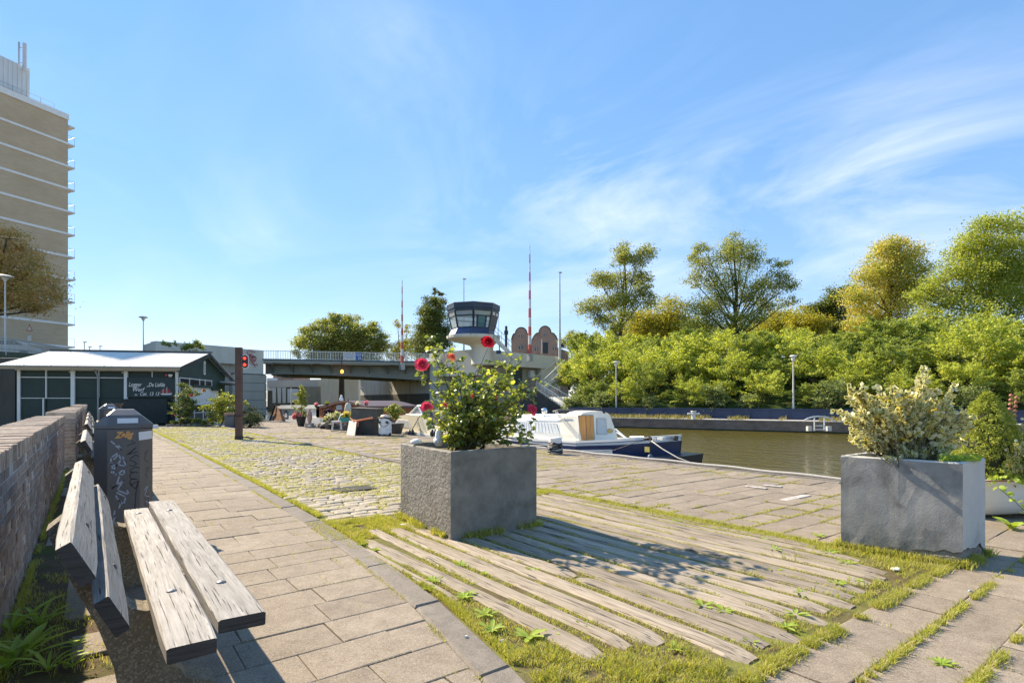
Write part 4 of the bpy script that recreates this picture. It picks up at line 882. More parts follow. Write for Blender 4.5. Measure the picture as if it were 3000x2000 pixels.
def scatter(x0, x1, y0, y1, n, g, thr=0.0, s=.3, seed=0, z=-.006):
    x = g.uniform(x0, x1, n); y = g.uniform(y0, y1, n); v = vnoise(x, y, s, seed) * .65 + vnoise(x, y, s * .3, seed + 3) * .35; k = v > thr; return np.stack([x[k], y[k], np.full(k.sum(), z)], 1)
g = np.random.default_rng(31)
# gaps between the timbers
tx = sorted([(x, w, y0, y1) for x, w, y0, y1 in TIMB]); P = scatter(1.68, 4.88, 1.36, 5.55, 140000, g, .44, .3, 1, -.004)
inside = np.zeros(len(P), bool)
for (x, w, y0, y1) in TIMB: inside |= (np.abs(P[:, 0] - x) < w / 2 - .002) & (P[:, 1] > y0 - .01) & (P[:, 1] < y1 + .01)
P = P[~inside]; in1 = (P[:, 0] > 2.44) & (P[:, 0] < 3.5) & (P[:, 1] > 4.07) & (P[:, 1] < 5.22); P = P[~in1]
grass(P, .019, .0032, .9)
# the turf patch at the near end, the strip along the kerb, the strip before the cobbles
x = g.uniform(1.2, 2.75, 40000); y = g.uniform(.9, 2.1, 40000); kk = np.interp(y, [a for a, _ in KY], [b for _, b in KY]) + .17
end = np.interp(x, [1.6, 1.78, 1.83, 1.98, 2.0, 2.17, 2.2, 2.35, 2.37, 2.7], [2.9, 2.9, 1.8, 1.8, 1.78, 1.78, 1.72, 1.72, 1.36, 1.36])
k = (x > kk) & (y < end + .03) & ~((x > 2.3) & (y > 1.36)) & ~((x > 2.25) & (y < 1.24)) & (vnoise(x, y, .22, 9) * .6 + vnoise(x, y, .06, 19) * .4 > .45) & (x - 1.2 < 10 * (y - .9)); P = np.stack([x[k], y[k], np.full(k.sum(), -.006)], 1); sel = vnoise(P[:, 0], P[:, 1], .12, 44) > .55; grass(P[sel], .038, .0035, .9); grass(P[~sel], .022, .0035, .9)
for (ya, yb, n) in ((2.0, 5.3, 9000),):
    y = g.uniform(ya, yb, n); x = np.interp(y, [a for a, _ in KY], [b for _, b in KY]) + .18 + np.abs(g.normal(0, .035, n)); k = (vnoise(x, y, .2, 2) > .25) & ((x < 1.745) | (y > 4.4) | (y < 2.8)); grass(np.stack([x, y, np.full(n, -.004)], 1)[k], .027, .0038, .7)
P = scatter(1.86, 2.45, 4.6, 5.45, 11000, g, .42, .2, 4, -.004); P = P[~((P[:, 0] > 2.0) & (P[:, 1] < 4.85) & (np.abs(P[:, 0] - 2.085) < .06))]; grass(P, .026, .004, .7)
P = scatter(3.5, 5.0, 5.45, 5.75, 5000, g, .35, .2, 4, -.004); grass(P, .025, .004, .7)
# both sides of the kerb
n = 9000; y = g.uniform(1.5, 26, n) ** 1.0; kk = np.interp(y, [a for a, _ in KY], [b for _, b in KY]); k = vnoise(y, y * 0, .35, 5) > .38; grass(np.stack([kk + g.normal(-.008, .012, n), y, np.full(n, -.004)], 1)[k], .016, .003, .8)
n = 15000; y = 5.4 + 25 * g.uniform(0, 1, n) ** 1.4; kk = np.interp(y, [a for a, _ in KY], [b for _, b in KY]); k = vnoise(y, y * 0, .5, 6) > .38; grass(np.stack([kk + .18 + np.abs(g.normal(0, .04, n)), y, np.full(n, -.004)], 1)[k], .03, .006, .7)
n = 12000; y = 5.4 + 25 * g.uniform(0, 1, n) ** 1.3; k = vnoise(y, y * 0, .6, 8) > .3; grass(np.stack([4.72 + g.normal(0, .035, n), y, np.full(n, -.004)], 1)[k], .035, .006, .7)
# grass rows between the near right slabs
for (yl, xa, xb, n, wd, h_) in ((1.268, 2.2, 5.0, 9000, .022, .034), (.97, 2.6, 8.8, 6500, .011, .032), (.67, 2.9, 8.8, 7000, .011, .034), (.37, 3, 8.8, 3000, .010, .03)):
    x = xa + (xb - xa) * g.uniform(0, 1, n) ** 1.2; y = yl + g.normal(0, wd, n); k = (vnoise(x, x * 0, .16, int(yl * 100)) * .6 + vnoise(x, x * 0, .05, int(yl * 70)) * .4 > (.25 if wd > .03 else .42)); grass(np.stack([x, y, np.full(n, -.002)], 1)[k], h_, .0042, .9)
P = scatter(3.6, 4.9, 1.36, 2.2, 4500, g, .62, .25, 14, 0); ins = np.zeros(len(P), bool)
for (x, w, y0, y1) in TIMB: ins |= (np.abs(P[:, 0] - x) < w / 2) & (P[:, 1] > y0)
grass(P[~ins], .045, .0045, .8)
P = scatter(4.72, 4.95, 1.3, 5.6, 9000, g, .35, .2, 15, -.004); grass(P, .03, .0045, .8)
# around the planters
def around(C, n, h_, s=.03):
    P = []
    for i in range(n):
        e = int(g.integers(0, 4)); a, b = np.array(C[e]), np.array(C[(e + 1) % 4]); p = a + (b - a) * g.uniform(); c_ = np.mean(np.array(C), 0); o_ = (p - c_); o_ = o_ / np.linalg.norm(o_); p = p + o_ * abs(g.normal(.01, s)); P.append((p[0], p[1], 0))
    P = np.array(P); P = P[vnoise(P[:, 0], P[:, 1], .16, 7) > .42]; grass(P, h_, .005, .6)
around(C1, 5000, .07); around(C2, 5000, .06)
# cobble joints
n = 150000; y = 5.4 + 25 * g.uniform(0, 1, n) ** 1.15; x = g.uniform(1.9, 4.72, n); v = vnoise(x, y, .8, 20) * .55 + vnoise(x, y, .18, 21) * .45 + .03 * (y > 12); k = v > .44
grass(np.stack([x, y, np.full(n, -.004)], 1)[k][:90000], .017, .006, .9)
# joints of the quay and of the path
def joints(rects, n, thr, h_, seed, wd=.004, zz=-.003):
    P = []; R_ = [r for r in rects if (r[0] + r[1]) / 2 < 9 and r[2] < 22]; w8 = np.array([1 / (1 + r[2] * .12 + abs(r[0]) * .05) for r in R_]); idx = g.choice(len(R_), n, p=w8 / w8.sum())
    for i in idx:
        r = R_[i]
        if g.uniform() < .62: P.append((g.uniform(r[0], r[1]), r[2] + g.normal(0, .006), zz))
        else: P.append((r[0] + g.normal(0, .006), g.uniform(r[2], r[3]), zz))
    P = np.array(P); v = vnoise(P[:, 0], P[:, 1], .55, seed) * .6 + vnoise(P[:, 0], P[:, 1], .15, seed + 1) * .4; P = P[v > thr]; grass(P, h_, wd, .9)
joints([r for r in rs if r[2] > 1.2], 90000, .52, .022, 50, .005); joints([r for r in rs if r[2] < 1.2], 9000, .55, .025, 52)
prs = rowsof(-0.6, 33, lambda y: (-0.1, kx(y) - 0.005)); joints(prs, 16000, .62, .012, 54, .003)
# foot of the brick wall
n = 5000; y = 3.2 + 9 * g.uniform(0, 1, n) ** 1.5; k = vnoise(y, y * 0, .3, 33) > .3; grass(np.stack([WX + .012 + np.abs(g.normal(0, .02, n)), y, np.full(n, -.003)], 1)[k], .04, .004, .6)
P = scatter(-.33, -.1, 1.5, 5.5, 3500, g, .5, .2, 35, -.003); grass(P, .03, .003, .8)
x = g.uniform(-.1, .15, 1500); y = g.uniform(1.5, 4.6, 1500); k = vnoise(x, y, .25, 37) > .6; grass(np.stack([x, y, np.full(1500, -.002)], 1)[k], .03, .003, .8)
solo(np_mesh('grass', np.concatenate(GV), np.concatenate(GF)), 'grass', mGRASS, 'short yellowish green grass growing in every joint of the paving', 'grass', kind='stuff')
# broad weeds
ORDW = ['leftmost', 'second from left', 'third from left', 'fourth from left', 'fifth from left', 'sixth from left', 'seventh from left', 'eighth from left', 'ninth from left', 'tenth from left', 'eleventh from left', 'twelfth from left', 'thirteenth from left', 'fourteenth from left']
WCNT = {}
def weed(p, s, n, seed, label, up=.5, group='broad-leaved weeds growing between timbers and slabs', asp=.3):
    rr = random.Random(seed); V = []; Fi = []
    for k in range(n):
        a = 2 * math.pi * k / n + rr.uniform(-.4, .4); L = s * rr.uniform(.6, 1.15); d = Vector((math.cos(a), math.sin(a), 0)); sd = Vector((-d.y, d.x, 0)); el = up * rr.uniform(.5, 1.4); b0 = len(V); w = L * asp * .5
        for u, wf in ((0, .25), (.3, .8), (.6, 1.0), (.85, .7), (1, .05)):
            q = Vector(p) + d * L * u * math.cos(el * (1 - .5 * u)) + Vector((0, 0, L * (math.sin(el) * u - .45 * u * u * math.sin(el)) + .003)); V += [q - sd * w * wf, q - Vector((0, 0, .004)), q + sd * w * wf]
        for i in range(4):
            for j in range(2): q = b0 + i * 3 + j; Fi.append((q, q + 1, q + 4, q + 3))
    me = np_mesh('weed', np.array([tuple(v) for v in V]), np.array(Fi), True); return solo(me, 'weed', mWEED, label, 'weed', group)
WEEDS = sorted(((1205, 1573, .09), (1130, 1525, .07), (1223, 1618, .05), (1270, 1700, .10), (1360, 1745, .11), (1350, 1655, .08), (1415, 1680, .06), (1560, 1668, .07), (1420, 1800, .12), (1360, 1750, .1), (1550, 1865, .13), (1440, 1845, .11), (1620, 1855, .06), (1060, 1595, .07), (1100, 1610, .07), (1255, 1725, .09), (1710, 1830, .07), (1980, 1900, .08), (2060, 1775, .11), (2120, 1790, .09), (2270, 1610, .12), (2240, 1580, .09), (1980, 1525, .08), (2020, 1517, .07), (2330, 1800, .12),
                                (2300, 1835, .10), (2430, 1620, .11), (2400, 1570, .12), (2480, 1650, .1), (2760, 1945, .08), (2200, 1880, .07), (1860, 1540, .05), (2500, 1700, .07), (2350, 1740, .08), (2455, 1710, .09), (2270, 1670, .07)))
for i, (px, py, s) in enumerate(WEEDS):
    zone = 'on the kerb side of the first timbers' if px < 1130 or (py > 1575 and px < 1300) else 'between the timbers nearest the camera' if (px < 1700 and py > 1600) else 'beside the foot of the chipped right planter' if (px > 2190 and py < 1690) else 'in the grassy seam at the ends of the timbers' if px > 1900 and py > 1690 else 'in the grass around the centre planter and upper timbers'
    k = WCNT.get(zone, 0); WCNT[zone] = k + 1; p = G(px, py, 0); weed((p.x, p.y, -.003), s * .75, random.choice((7, 9, 11)), 100 + i, 'leafy weed ' + zone + ', ' + ORDW[k])
for i, (px, py, s) in enumerate(((35, 1850, .26), (60, 1935, .22), (120, 1830, .18), (20, 1960, .26), (90, 1900, .2), (140, 1965, .17))):
    p = G(px, py, 0); weed((p.x, p.y, -.003), s, 9, 300 + i, 'long-leaved weed at the foot of the near wall, ' + {35: 'second from left', 60: 'third from left', 120: 'second from right', 20: 'leftmost', 90: 'third from right', 140: 'rightmost'}[px], 1.0, 'weeds at the foot of the wall', .12)
for i, (px, py, s) in enumerate(((215, 1950, .07), (222, 1890, .08), (470, 1975, .08), (2965, 1550, .16))):
    p = G(px, py, 0); weed((p.x, p.y, -.003), s, 9, 400 + i, ('thin weed on the path near the nearest bench, ' + ('leftmost', 'middle', 'right of its legs', '')[i], 'broad-leaved weed growing under the white tub')[i == 3], .9, None if i == 3 else 'thin weeds near the nearest bench', .12 if i < 3 else .4)
# scraps of litter on the slabs
for (px, py, sx, sy, lb) in ((1366, 1868, .02, .012, 'tiny white scrap of paper on the slab path'), (1470, 1880, .03, .008, 'cigarette end lying on the kerb'), (2842, 1733, .03, .02, 'blue grey chip of plastic on the right slabs'), (2625, 1668, .09, .06, 'flat grey white stone by the chipped planter'), (1183, 1538, .09, .045, 'flat white stone in front of the centre planter')):
    p = G(px, py); mb = MB(); mb.lathe([(1, 0), (1, .35), (.8, .5)], (0, 0, 0), 6); mb.v = [(p.x + v[0] * sx / 2, p.y + v[1] * sy / 2, .003 + v[2] * .02) for v in mb.v]; solo(mb, 'scrap', mWHITE if 'blue' not in lb else mSTEEL, lb, 'stone' if 'stone' in lb else 'litter')
# cable across the cobbles
mb = MB(); mb.tube([G(728, 1282), G(760, 1283), G(900, 1283), G(1040, 1285), G(1200, 1283)], .012, 5); solo(mb, 'cable', mBLK, 'thin dark cable lying across the cobbles from the rusty post', 'cable')
# ================================================================ TREES
def crown(blobs, D, lsize, n, mat, name, parent, g, flat=.8, sub=16, dens=1.0, shape=LEAF4, dj=1.0, asp=.8):
    Ps = []
    tot = sum(b[2] ** 2 for b in blobs)
    for b in blobs:
        px, py, r = b[:3]; c = np.array(A(px, py, D + g.normal() * dj)); Rr = r / F * D; m = int(n * r * r / tot)
        K = max(5, int(sub * (r / 35) ** 1.3)); v = unit(g.normal(size=(K, 3))); v[:, 2] *= flat; cc = v * Rr * g.uniform(.25, 1.0, (K, 1)) ** .6
        k = g.integers(0, K, m); s = Rr * .33; d = g.normal(size=(m, 3)) * s; d[:, 2] *= .55
        Ps.append(c + cc[k] + d)
    P = np.concatenate(Ps); return leaves(P, lsize, mat, name, parent, shape, .4, g=g, aspect=asp)
def limbs(base, blobs, D, r0, mat, parent, seed, fork=.35, twigs=3, world=True):
    rr = random.Random(seed); mb = MB(); base = Vector(base); cs = [A(b[0], b[1], D + rr.gauss(0, .6)) for b in blobs]
    top = max(cs, key=lambda c: c.z); h = top.z - base.z; lead = [base, base + Vector((rr.gauss(0, .1), rr.gauss(0, .1), h * fork)), base.lerp(top, .65) + Vector((rr.gauss(0, .3), rr.gauss(0, .3), 0)), top]
    P = []
    for i in range(3):
        for k in range(4): P.append(lead[i].lerp(lead[i + 1], k / 4))
    P.append(top); mb.tube(P, [r0 * (1.25 if i == 0 else 1) * (1 - .92 * i / 12) for i in range(13)], 7)
    for c, b in zip(cs, blobs):
        zz_ = base.z + h * (fork + .75 * max(0, (c.z - base.z) / h - fork) * rr.uniform(.35, .8)); zz_ = min(zz_, c.z - .02 * h) if c.z > base.z + fork * h * .9 else base.z + h * fork * .9
        i = min(range(13), key=lambda k: abs(P[k].z - zz_)); s = P[i]; mid = s.lerp(c, .55) + Vector((0, 0, -.06 * (c - s).length)); rad = r0 * (.42 - .3 * i / 12)
        pts = bez(s, mid, c, 5); mb.tube(pts, [rad * (1 - .8 * k / 5) for k in range(6)], 5, False)
        R_ = b[2] / F * D
        for _ in range(twigs):
            e = c + Vector((rr.gauss(0, 1), rr.gauss(0, 1), rr.gauss(.2, .8))).normalized() * R_ * .9; q = pts[rr.randint(2, 5)]; mb.tube([q, q.lerp(e, .5) + Vector((0, 0, .05 * R_)), e], [rad * .35, rad * .2, rad * .06], 3, False)
    return part(mb, 'trunk', mat, parent, world=True, smooth=True)
def tree(name, label, D, bpx, zb, blobs, r0, n, ls, mat, seed, group=None, fork=.35, flat=.8, cat='tree', twigs=3, sub=16, dj=1.0, asp=.8):
    t = thing(name, label, cat, GD(bpx, D, zb), 0, group); n = int(n * 1.45); ls = ls * 1.12; blobs = [(b[0], b[1], b[2] * 1.08) for b in blobs]
    limbs(GD(bpx, D, zb), blobs, D, r0, mBARK, t, seed, fork, twigs)
    crown(blobs, D, ls, n, mat, 'crown', t, np.random.default_rng(seed), flat, sub, dj=dj, asp=asp); return t
lfOL = leafmat('olive_foliage', (0.19, 0.22, 0.07), (0.38, 0.42, 0.12), (0.46, 0.44, 0.13), .47, .5, .5, .3)
lfDK = leafmat('dark_foliage', (0.10, 0.13, 0.04), (0.20, 0.24, 0.065), None, .4, .5, .5, .3)
lfYG = leafmat('yellow_green_foliage', (0.30, 0.32, 0.045), (0.48, 0.44, 0.07), (0.52, 0.40, 0.08), .45, .5, .5, .3)
lfOR = leafmat('turning_foliage', (0.32, 0.37, 0.09), (0.54, 0.54, 0.15), (0.76, 0.58, 0.21), .5, .5, .35, .3, f3=.72)
lfRB = leafmat('robinia_foliage', (0.27, 0.34, 0.08), (0.50, 0.55, 0.14), (0.58, 0.56, 0.15), .52, .5, .45, .3)
lfAU = leafmat('autumn_brown_foliage', (0.26, 0.24, 0.08), (0.48, 0.34, 0.12), (0.62, 0.36, 0.16), .46, .5, .5, .3, f3=.66)
lfBG = leafmat('bank_shrub_foliage', (0.25, 0.31, 0.06), (0.53, 0.59, 0.14), (0.68, 0.70, 0.19), .5, .5, .35, .3, f3=.74)
lfBD = leafmat('bank_shrub_foliage_deep', (0.18, 0.24, 0.065), (0.36, 0.43, 0.11), (0.50, 0.54, 0.15), .47, .5, .4, .3)
tree('tree', 'open dark-branched tree, leftmost of those on the far bank', 62, 1815, 3.2, [(1829, 738, 30), (1898, 741, 25), (1868, 764, 28), (1814, 764, 25), (1753, 818, 29), (1806, 829, 40), (1868, 814, 32), (1883, 845, 22), (1726, 906, 31), (1772, 891, 36), (1764, 937, 26), (1829, 883, 42), (1883, 879, 30), (1814, 937, 30), (1791, 963, 18)], .34, 17000, .15, lfOL, 1, 'tall trees on the far bank')
tree('tree', 'rounded yellow-green tree between the two tall dark-branched trees', 74, 1940, 3.2, [(1925, 925, 56), (1967, 914, 44), (1875, 944, 42), (1990, 950, 38), (1930, 970, 50), (1890, 985, 40)], .3, 12000, .2, lfYG, 2, 'tall trees on the far bank')
tree('tree', 'tallest spreading tree on the far bank, with black forked limbs', 60, 2150, 3.0, [(2147, 707, 28), (2174, 730, 42), (2128, 745, 36), (2059, 726, 22), (2040, 753, 22), (2070, 784, 36), (2032, 822, 26), (2090, 837, 38), (2143, 814, 42), (2197, 764, 36), (2266, 772, 18), (2300, 768, 14), (2269, 814, 34), (2308, 837, 26), (2235, 845, 36), (2308, 883, 22), (2250, 883, 34), (2197, 868, 38), (2059, 898, 40), (2109, 891, 44), (2051, 944, 38), (2097, 944, 40), (2174, 937, 36), (2220, 925, 30)], .42, 24000, .145, lfOL, 3, 'tall trees on the far bank', .2)
tree('tree', 'low olive tree to the right of the tallest tree', 82, 2290, 3.5, [(2281, 944, 40), (2320, 955, 34), (2250, 965, 34)], .25, 5000, .22, lfYG, 4, 'tall trees on the far bank')
tree('tree', 'pointed dark green tree left of the orange-tinted tree', 78, 2440, 3.5, [(2445, 862, 26), (2437, 885, 36), (2462, 913, 38), (2415, 912, 34), (2384, 900, 26), (2500, 860, 26), (2440, 950, 44), (2395, 945, 36)], .3, 12000, .2, lfDK, 5, 'tall trees on the far bank')
tree('tree', 'low yellowish bushy tree in front of the pointed dark tree', 70, 2361, 3.5, [(2355, 930, 34), (2380, 950, 36), (2335, 955, 30), (2370, 985, 40)], .22, 7000, .18, lfYG, 6, 'tall trees on the far bank')
tree('tree', 'tall tree turning orange and gold on the far bank', 66, 2600, 3.2, [(2617, 711, 34), (2583, 735, 34), (2659, 746, 40), (2621, 764, 48), (2544, 799, 40), (2697, 785, 34), (2602, 818, 52), (2525, 856, 46), (2583, 875, 50), (2544, 925, 46), (2665, 840, 46), (2650, 900, 50), (2590, 950, 50), (2515, 960, 36), (2600, 780, 60), (2640, 850, 60)], .4, 34000, .17, lfOR, 7, 'tall trees on the far bank')
tree('tree', 'large layered green tree at the right edge of the far bank', 50, 2885, 3.0, [(2889, 665, 40), (2946, 655, 40), (2990, 676, 38), (2850, 703, 38), (2812, 740, 36), (2908, 722, 50), (2984, 741, 52), (2793, 790, 40), (2869, 787, 52), (2946, 799, 54), (2755, 835, 44), (2697, 848, 34), (2831, 852, 46), (2927, 864, 50), (2990, 837, 54), (2736, 887, 40), (3040, 780, 60), (3050, 860, 60), (2990, 905, 46), (2720, 925, 36), (2880, 760, 60), (2930, 820, 60), (2800, 900, 46), (2870, 920, 46)], .4, 42000, .14, lfRB, 8, 'tall trees on the far bank')
tree('tree', 'broad round tree behind the bridge railing', 82, 1000, 0, [(905, 966, 24), (892, 1002, 26), (951, 951, 27), (982, 933, 19), (989, 971, 36), (1028, 941, 25), (1045, 977, 36), (1096, 961, 22), (1104, 994, 28), (956, 1007, 32), (1033, 1015, 32), (870, 1038, 15), (1122, 1022, 22), (1000, 1045, 34), (930, 1040, 30), (1080, 1045, 34), (1010, 1010, 44), (920, 1005, 36), (1070, 1000, 36)], .5, 34000, .2, lfOL, 9, 'trees beyond the bridge', .5)
tree('tree', 'sparse pale tree behind the left barrier pole', 78, 1185, 0, [(1165, 950, 13), (1192, 965, 14), (1180, 995, 22), (1205, 1010, 22), (1158, 1015, 20), (1185, 1035, 28), (1160, 1045, 22)], .25, 3800, .16, lfYG, 10, 'trees beyond the bridge', .3, twigs=6)
tree('tree', 'narrow dark poplar-like tree left of the bridge control cabin', 72, 1272, 0, [(1272, 853, 9), (1292, 860, 9), (1262, 884, 20), (1290, 892, 19), (1250, 917, 23), (1283, 930, 30), (1239, 955, 24), (1278, 968, 34), (1232, 993, 28), (1272, 1011, 34), (1303, 990, 22), (1245, 1030, 30), (1268, 985, 36), (1262, 920, 26)], .3, 24000, .16, lfDK, 11, 'trees beyond the bridge', .3)
tree('tree', 'brown and orange autumn tree at the left edge, in front of the tower block', 44, -95, 4.4, [(20, 700, 42), (70, 745, 40), (30, 780, 55), (95, 790, 44), (140, 825, 34), (60, 835, 50), (110, 865, 48), (155, 868, 26), (20, 860, 50), (70, 890, 40), (120, 905, 24), (-40, 720, 60), (-60, 800, 70), (-40, 880, 60), (-110, 760, 70)], .4, 21000, .12, lfAU, 12, None, .3)
tree('tree', 'tree top showing between the two gabled houses and the shrubs', 88, 1668, 3, [(1660, 1000, 20), (1680, 985, 18), (1690, 1010, 24), (1705, 1000, 22)], .2, 2500, .2, lfOL, 13, 'trees beyond the bridge')
for i, (px, D) in enumerate(((1830, 92), (2050, 96), (2200, 90), (2560, 88), (2700, 84), (2480, 95), (1960, 98), (2330, 98))):
    g_ = random.Random(60 + i); tree('tree', 'hazy green tree in the rear rank behind the far bank', D, px, 3.5, [(px + g_.uniform(-50, 50), 985 + g_.uniform(-35, 25), g_.uniform(30, 42)) for _ in range(6)], .25, 5000, .25, (lfOL, lfRB, lfYG)[i % 3], 70 + i, 'rear rank of trees on the far bank')

# ================================================================ FAR BANK
fd = (Vector((34.2, 15.4)) - Vector((29.8, 27.2))).normalized(); fn_ = Vector((-fd.y, fd.x)); fn_ = fn_ if fn_.x > 0 else -fn_
def FB(t, o, z=0.0):
    """point t metres along the far quay (from its bend), o metres inland"""
    if t >= -5: p = Vector((29.8, 27.2)) + fd * t + fn_ * o
    else:
        e = Vector((29.8, 27.2)) - fd * 5; dd = (Vector((30.6, 54.0)) - e).normalized(); nn = Vector((dd.y, -dd.x)); p = e + dd * (-5 - t) + nn * o
    return Vector((p.x, p.y, z))
t_ = thing('far_quay_wall', 'dark brick quay wall with a pale rim along the far side of the canal', 'quay wall', FB(0, 0, -.7))
L0 = Vector((29.4, 52.0, 0))
def strip(mb, o0, o1, z0, z1):
    a = [FB(t, o0) for t in (-27, -5, 0, 16, 60)]; b_ = [FB(t, o1) for t in (-27, -5, 0, 16, 60)]
    mb.loft([[Vector((a[i].x, a[i].y, z0)), Vector((b_[i].x, b_[i].y, z0)), Vector((b_[i].x, b_[i].y, z1)), Vector((a[i].x, a[i].y, z1))] for i in range(5)])
mQB = M('dark_quay_brick', (0.15, 0.115, 0.095), (0.25, 0.20, 0.17), 1.6, .9, bs=.8, bscale=14, grime=(0.40, 0.38, 0.35), gscale=3.5, gthr=.60, spec=.2, sc=(1, 1, 2.5))
mb = MB(); strip(mb, -.02, .4, -2, -.05); part(mb, 'brick_face', mQB, t_, world=True)
mb = MB(); strip(mb, -.06, .42, -.048, .0); part(mb, 'stone_rim', M('quay_rim', (0.42, 0.40, 0.36), (0.52, 0.5, 0.46), 3, .8, grime=(.25, .25, .15), gscale=2, gthr=.58), t_, world=True)
mb = MB(); strip(mb, -.03, -.018, -.78, -.62); part(mb, 'algae_line', M('algae', (0.02, 0.03, 0.01), rough=.8), t_, world=True)
t_ = thing('blue_retaining_wall', 'long navy blue steel retaining wall below the far shrubs', 'wall', FB(0, 2.8))
mBLUE = M('navy_steel', (0.018, 0.035, 0.085), (0.028, 0.05, 0.11), 1.0, .5, grime=(.05, .07, .10), gscale=1.2, gthr=.6)
def strip2(mb, o0, o1, z0, z1): mb.loft([[FB(t, o0, z0), FB(t, o1, z0), FB(t, o1, z1), FB(t, o0, z1)] for t in (-4.9, 16, 60)])
mb = MB(); strip2(mb, 2.85, 3.1, -.1, .60); part(mb, 'sheet_piles', mBLUE, t_, world=True)
mb = MB(); strip2(mb, 2.78, 3.2, .60, .69); part(mb, 'capping_beam', mBLUE, t_, world=True)
for k in range(40):
    p = FB(-4.4 + k * 1.2, 2.84, .28); mb = MB(); mb.box(p, (.06, .05, .62), math.atan2(fd.y, fd.x)); part(mb, 'rib', mBLUE, t_, world=True)
def bank_z(o): return float(np.interp(o, [3.1, 5, 9, 13, 20, 60], [.66, 1.3, 2.9, 3.8, 4.4, 4.6]))
mb = MB(); os_ = [3.1, 5, 7, 9, 11, 13, 20, 34, 60]; ts_ = [-4.9, 0, 8, 16, 24, 32, 45, 60]
vs = [FB(t, o, bank_z(o)) for t in ts_ for o in os_]; n_ = len(os_)
mb.add(vs, [(i * n_ + j, i * n_ + j + 1, (i + 1) * n_ + j + 1, (i + 1) * n_ + j) for i in range(len(ts_) - 1) for j in range(n_ - 1)])
solo(mb, 'embankment', M('bank_soil', (0.03, 0.04, 0.012), (0.06, 0.085, 0.02), 1.5, .95, bs=.5, bscale=8, spec=.1), kind='structure')
# bank shrubs: six sprays-and-leaves variants, copied
def shrubmesh(seed, H, Rr, n, mat):
    g = np.random.default_rng(seed); K = 80; a = g.uniform(0, 2 * np.pi, K); u = g.uniform(0, 1, K) ** .7; rad = Rr * np.sqrt(1 - (u * .93) ** 2) * g.uniform(.55, 1.05, K)
    c = np.stack([np.cos(a) * rad, np.sin(a) * rad, .25 + u * (H - .35)], 1); od = np.stack([np.cos(a), np.sin(a), .25 + .8 * u], 1) + g.normal(size=(K, 3)) * .3; od = unit(od)
    k = g.integers(0, K, n); s = g.uniform(-.5, .6, n); sd = unit(np.cross(od, [0, 0, 1])); w = (.26 * (.65 - s) + .05)
    P = c[k] + od[k] * s[:, None] + sd[k] * (g.normal(size=n) * w)[:, None] * .8 + np.array([0, 0, -1]) * (np.abs(s) ** 2 * .35)[:, None] + g.normal(size=(n, 3)) * .035
    P[:, 2] = np.maximum(P[:, 2], .03); return leaves(P, .125, mat, 'shrub_crown', None, LEAF4, .7, od[k], g=g, aspect=.75, asmesh=True)
vmesh = [shrubmesh(80 + i, (2.7, 3.1, 2.4, 2.9, 2.6, 3.2)[i], (1.9, 2.1, 1.8, 2.0, 2.2, 1.9)[i], 8200, (lfBG, lfBG, lfBD, lfBG, lfBG, lfBD)[i]) for i in range(6)]
def shrubwood(seed):
    rr = random.Random(seed); mb = MB()
    for k in range(6): a = rr.uniform(0, 6.28); e = Vector((math.cos(a) * 1.3, math.sin(a) * 1.3, rr.uniform(1.3, 2.3))); mb.tube([(0, 0, -.2), e * .45 + Vector((0, 0, .25)), e], [.05, .03, .01], 4, False)
    return tomesh(mb, 'shrub_stems', mBARK)
wmesh = shrubwood(1); rs_ = random.Random(17); cnt = 0
bankl = ['feathery bright green shrub in the dense thicket on the far bank', 'low grey-green shrub hanging over the navy wall across the canal']
def shrub(p, k, sc_, rot, label, group, mesh=None):
    t = thing('bank_shrub', label, 'shrub', p, rot, group); t.scale = (sc_, sc_, sc_ * rs_.uniform(.9, 1.15))
    for me, nm in ((mesh or vmesh[k], 'crown'), (wmesh, 'stems')): o = bpy.data.objects.new(nm, me); COL.objects.link(o); o.parent = t
for o, dt, sc_ in ((4.3, 2.7, .72), (6.8, 2.7, 1.0), (9.8, 2.8, 1.08), (13, 3.0, 1.1), (17, 3.4, 1.15)):
    t = -4.5 - max(0, o - 6) * .55 + rs_.uniform(0, 1)
    while t < 29 - (o - 4) * .2:
        oo = o + rs_.uniform(-.6, .6); tt = t + rs_.uniform(-.5, .5)
        tt = max(tt, -4.9 - 20 * (oo > 8)); pp = Vector((29.8, 27.2)) + fd * tt + fn_ * oo; Xc, Dc = pp.x * CA - pp.y * SA, pp.x * SA + pp.y * CA
        if HX + F * Xc / Dc > 1705:
            shrub(Vector((pp.x, pp.y, bank_z(oo) - .15)), rs_.randrange(6), sc_ * rs_.uniform(.85, 1.15), rs_.uniform(0, 6.28), bankl[0], 'shrubs covering the far embankment')
        t += dt
lfGG = leafmat('grey_green_foliage', (0.20, 0.25, 0.10), (0.36, 0.42, 0.18), None, .4, .5, 1, .3)
vg = shrubmesh(99, 1.7, .8, 3500, lfGG)
for px_, D_k in ((1668, 62), (1690, 60), (1712, 59), (1700, 64), (1735, 62)): shrub(GD(px_, D_k, 2.6), px_ % 6, 1.0, px_, bankl[0], 'shrubs covering the far embankment')
for px_, D_k, s_ in ((1722, 47, 1.3), (1742, 45.5, 1.1), (1760, 46.5, 1.3), (1712, 50, 1.5), (1735, 51, 1.6)): shrub(GD(px_, D_k, 0), 0, s_, px_, bankl[1], 'grey-green shrubs hanging over the blue wall', vg)
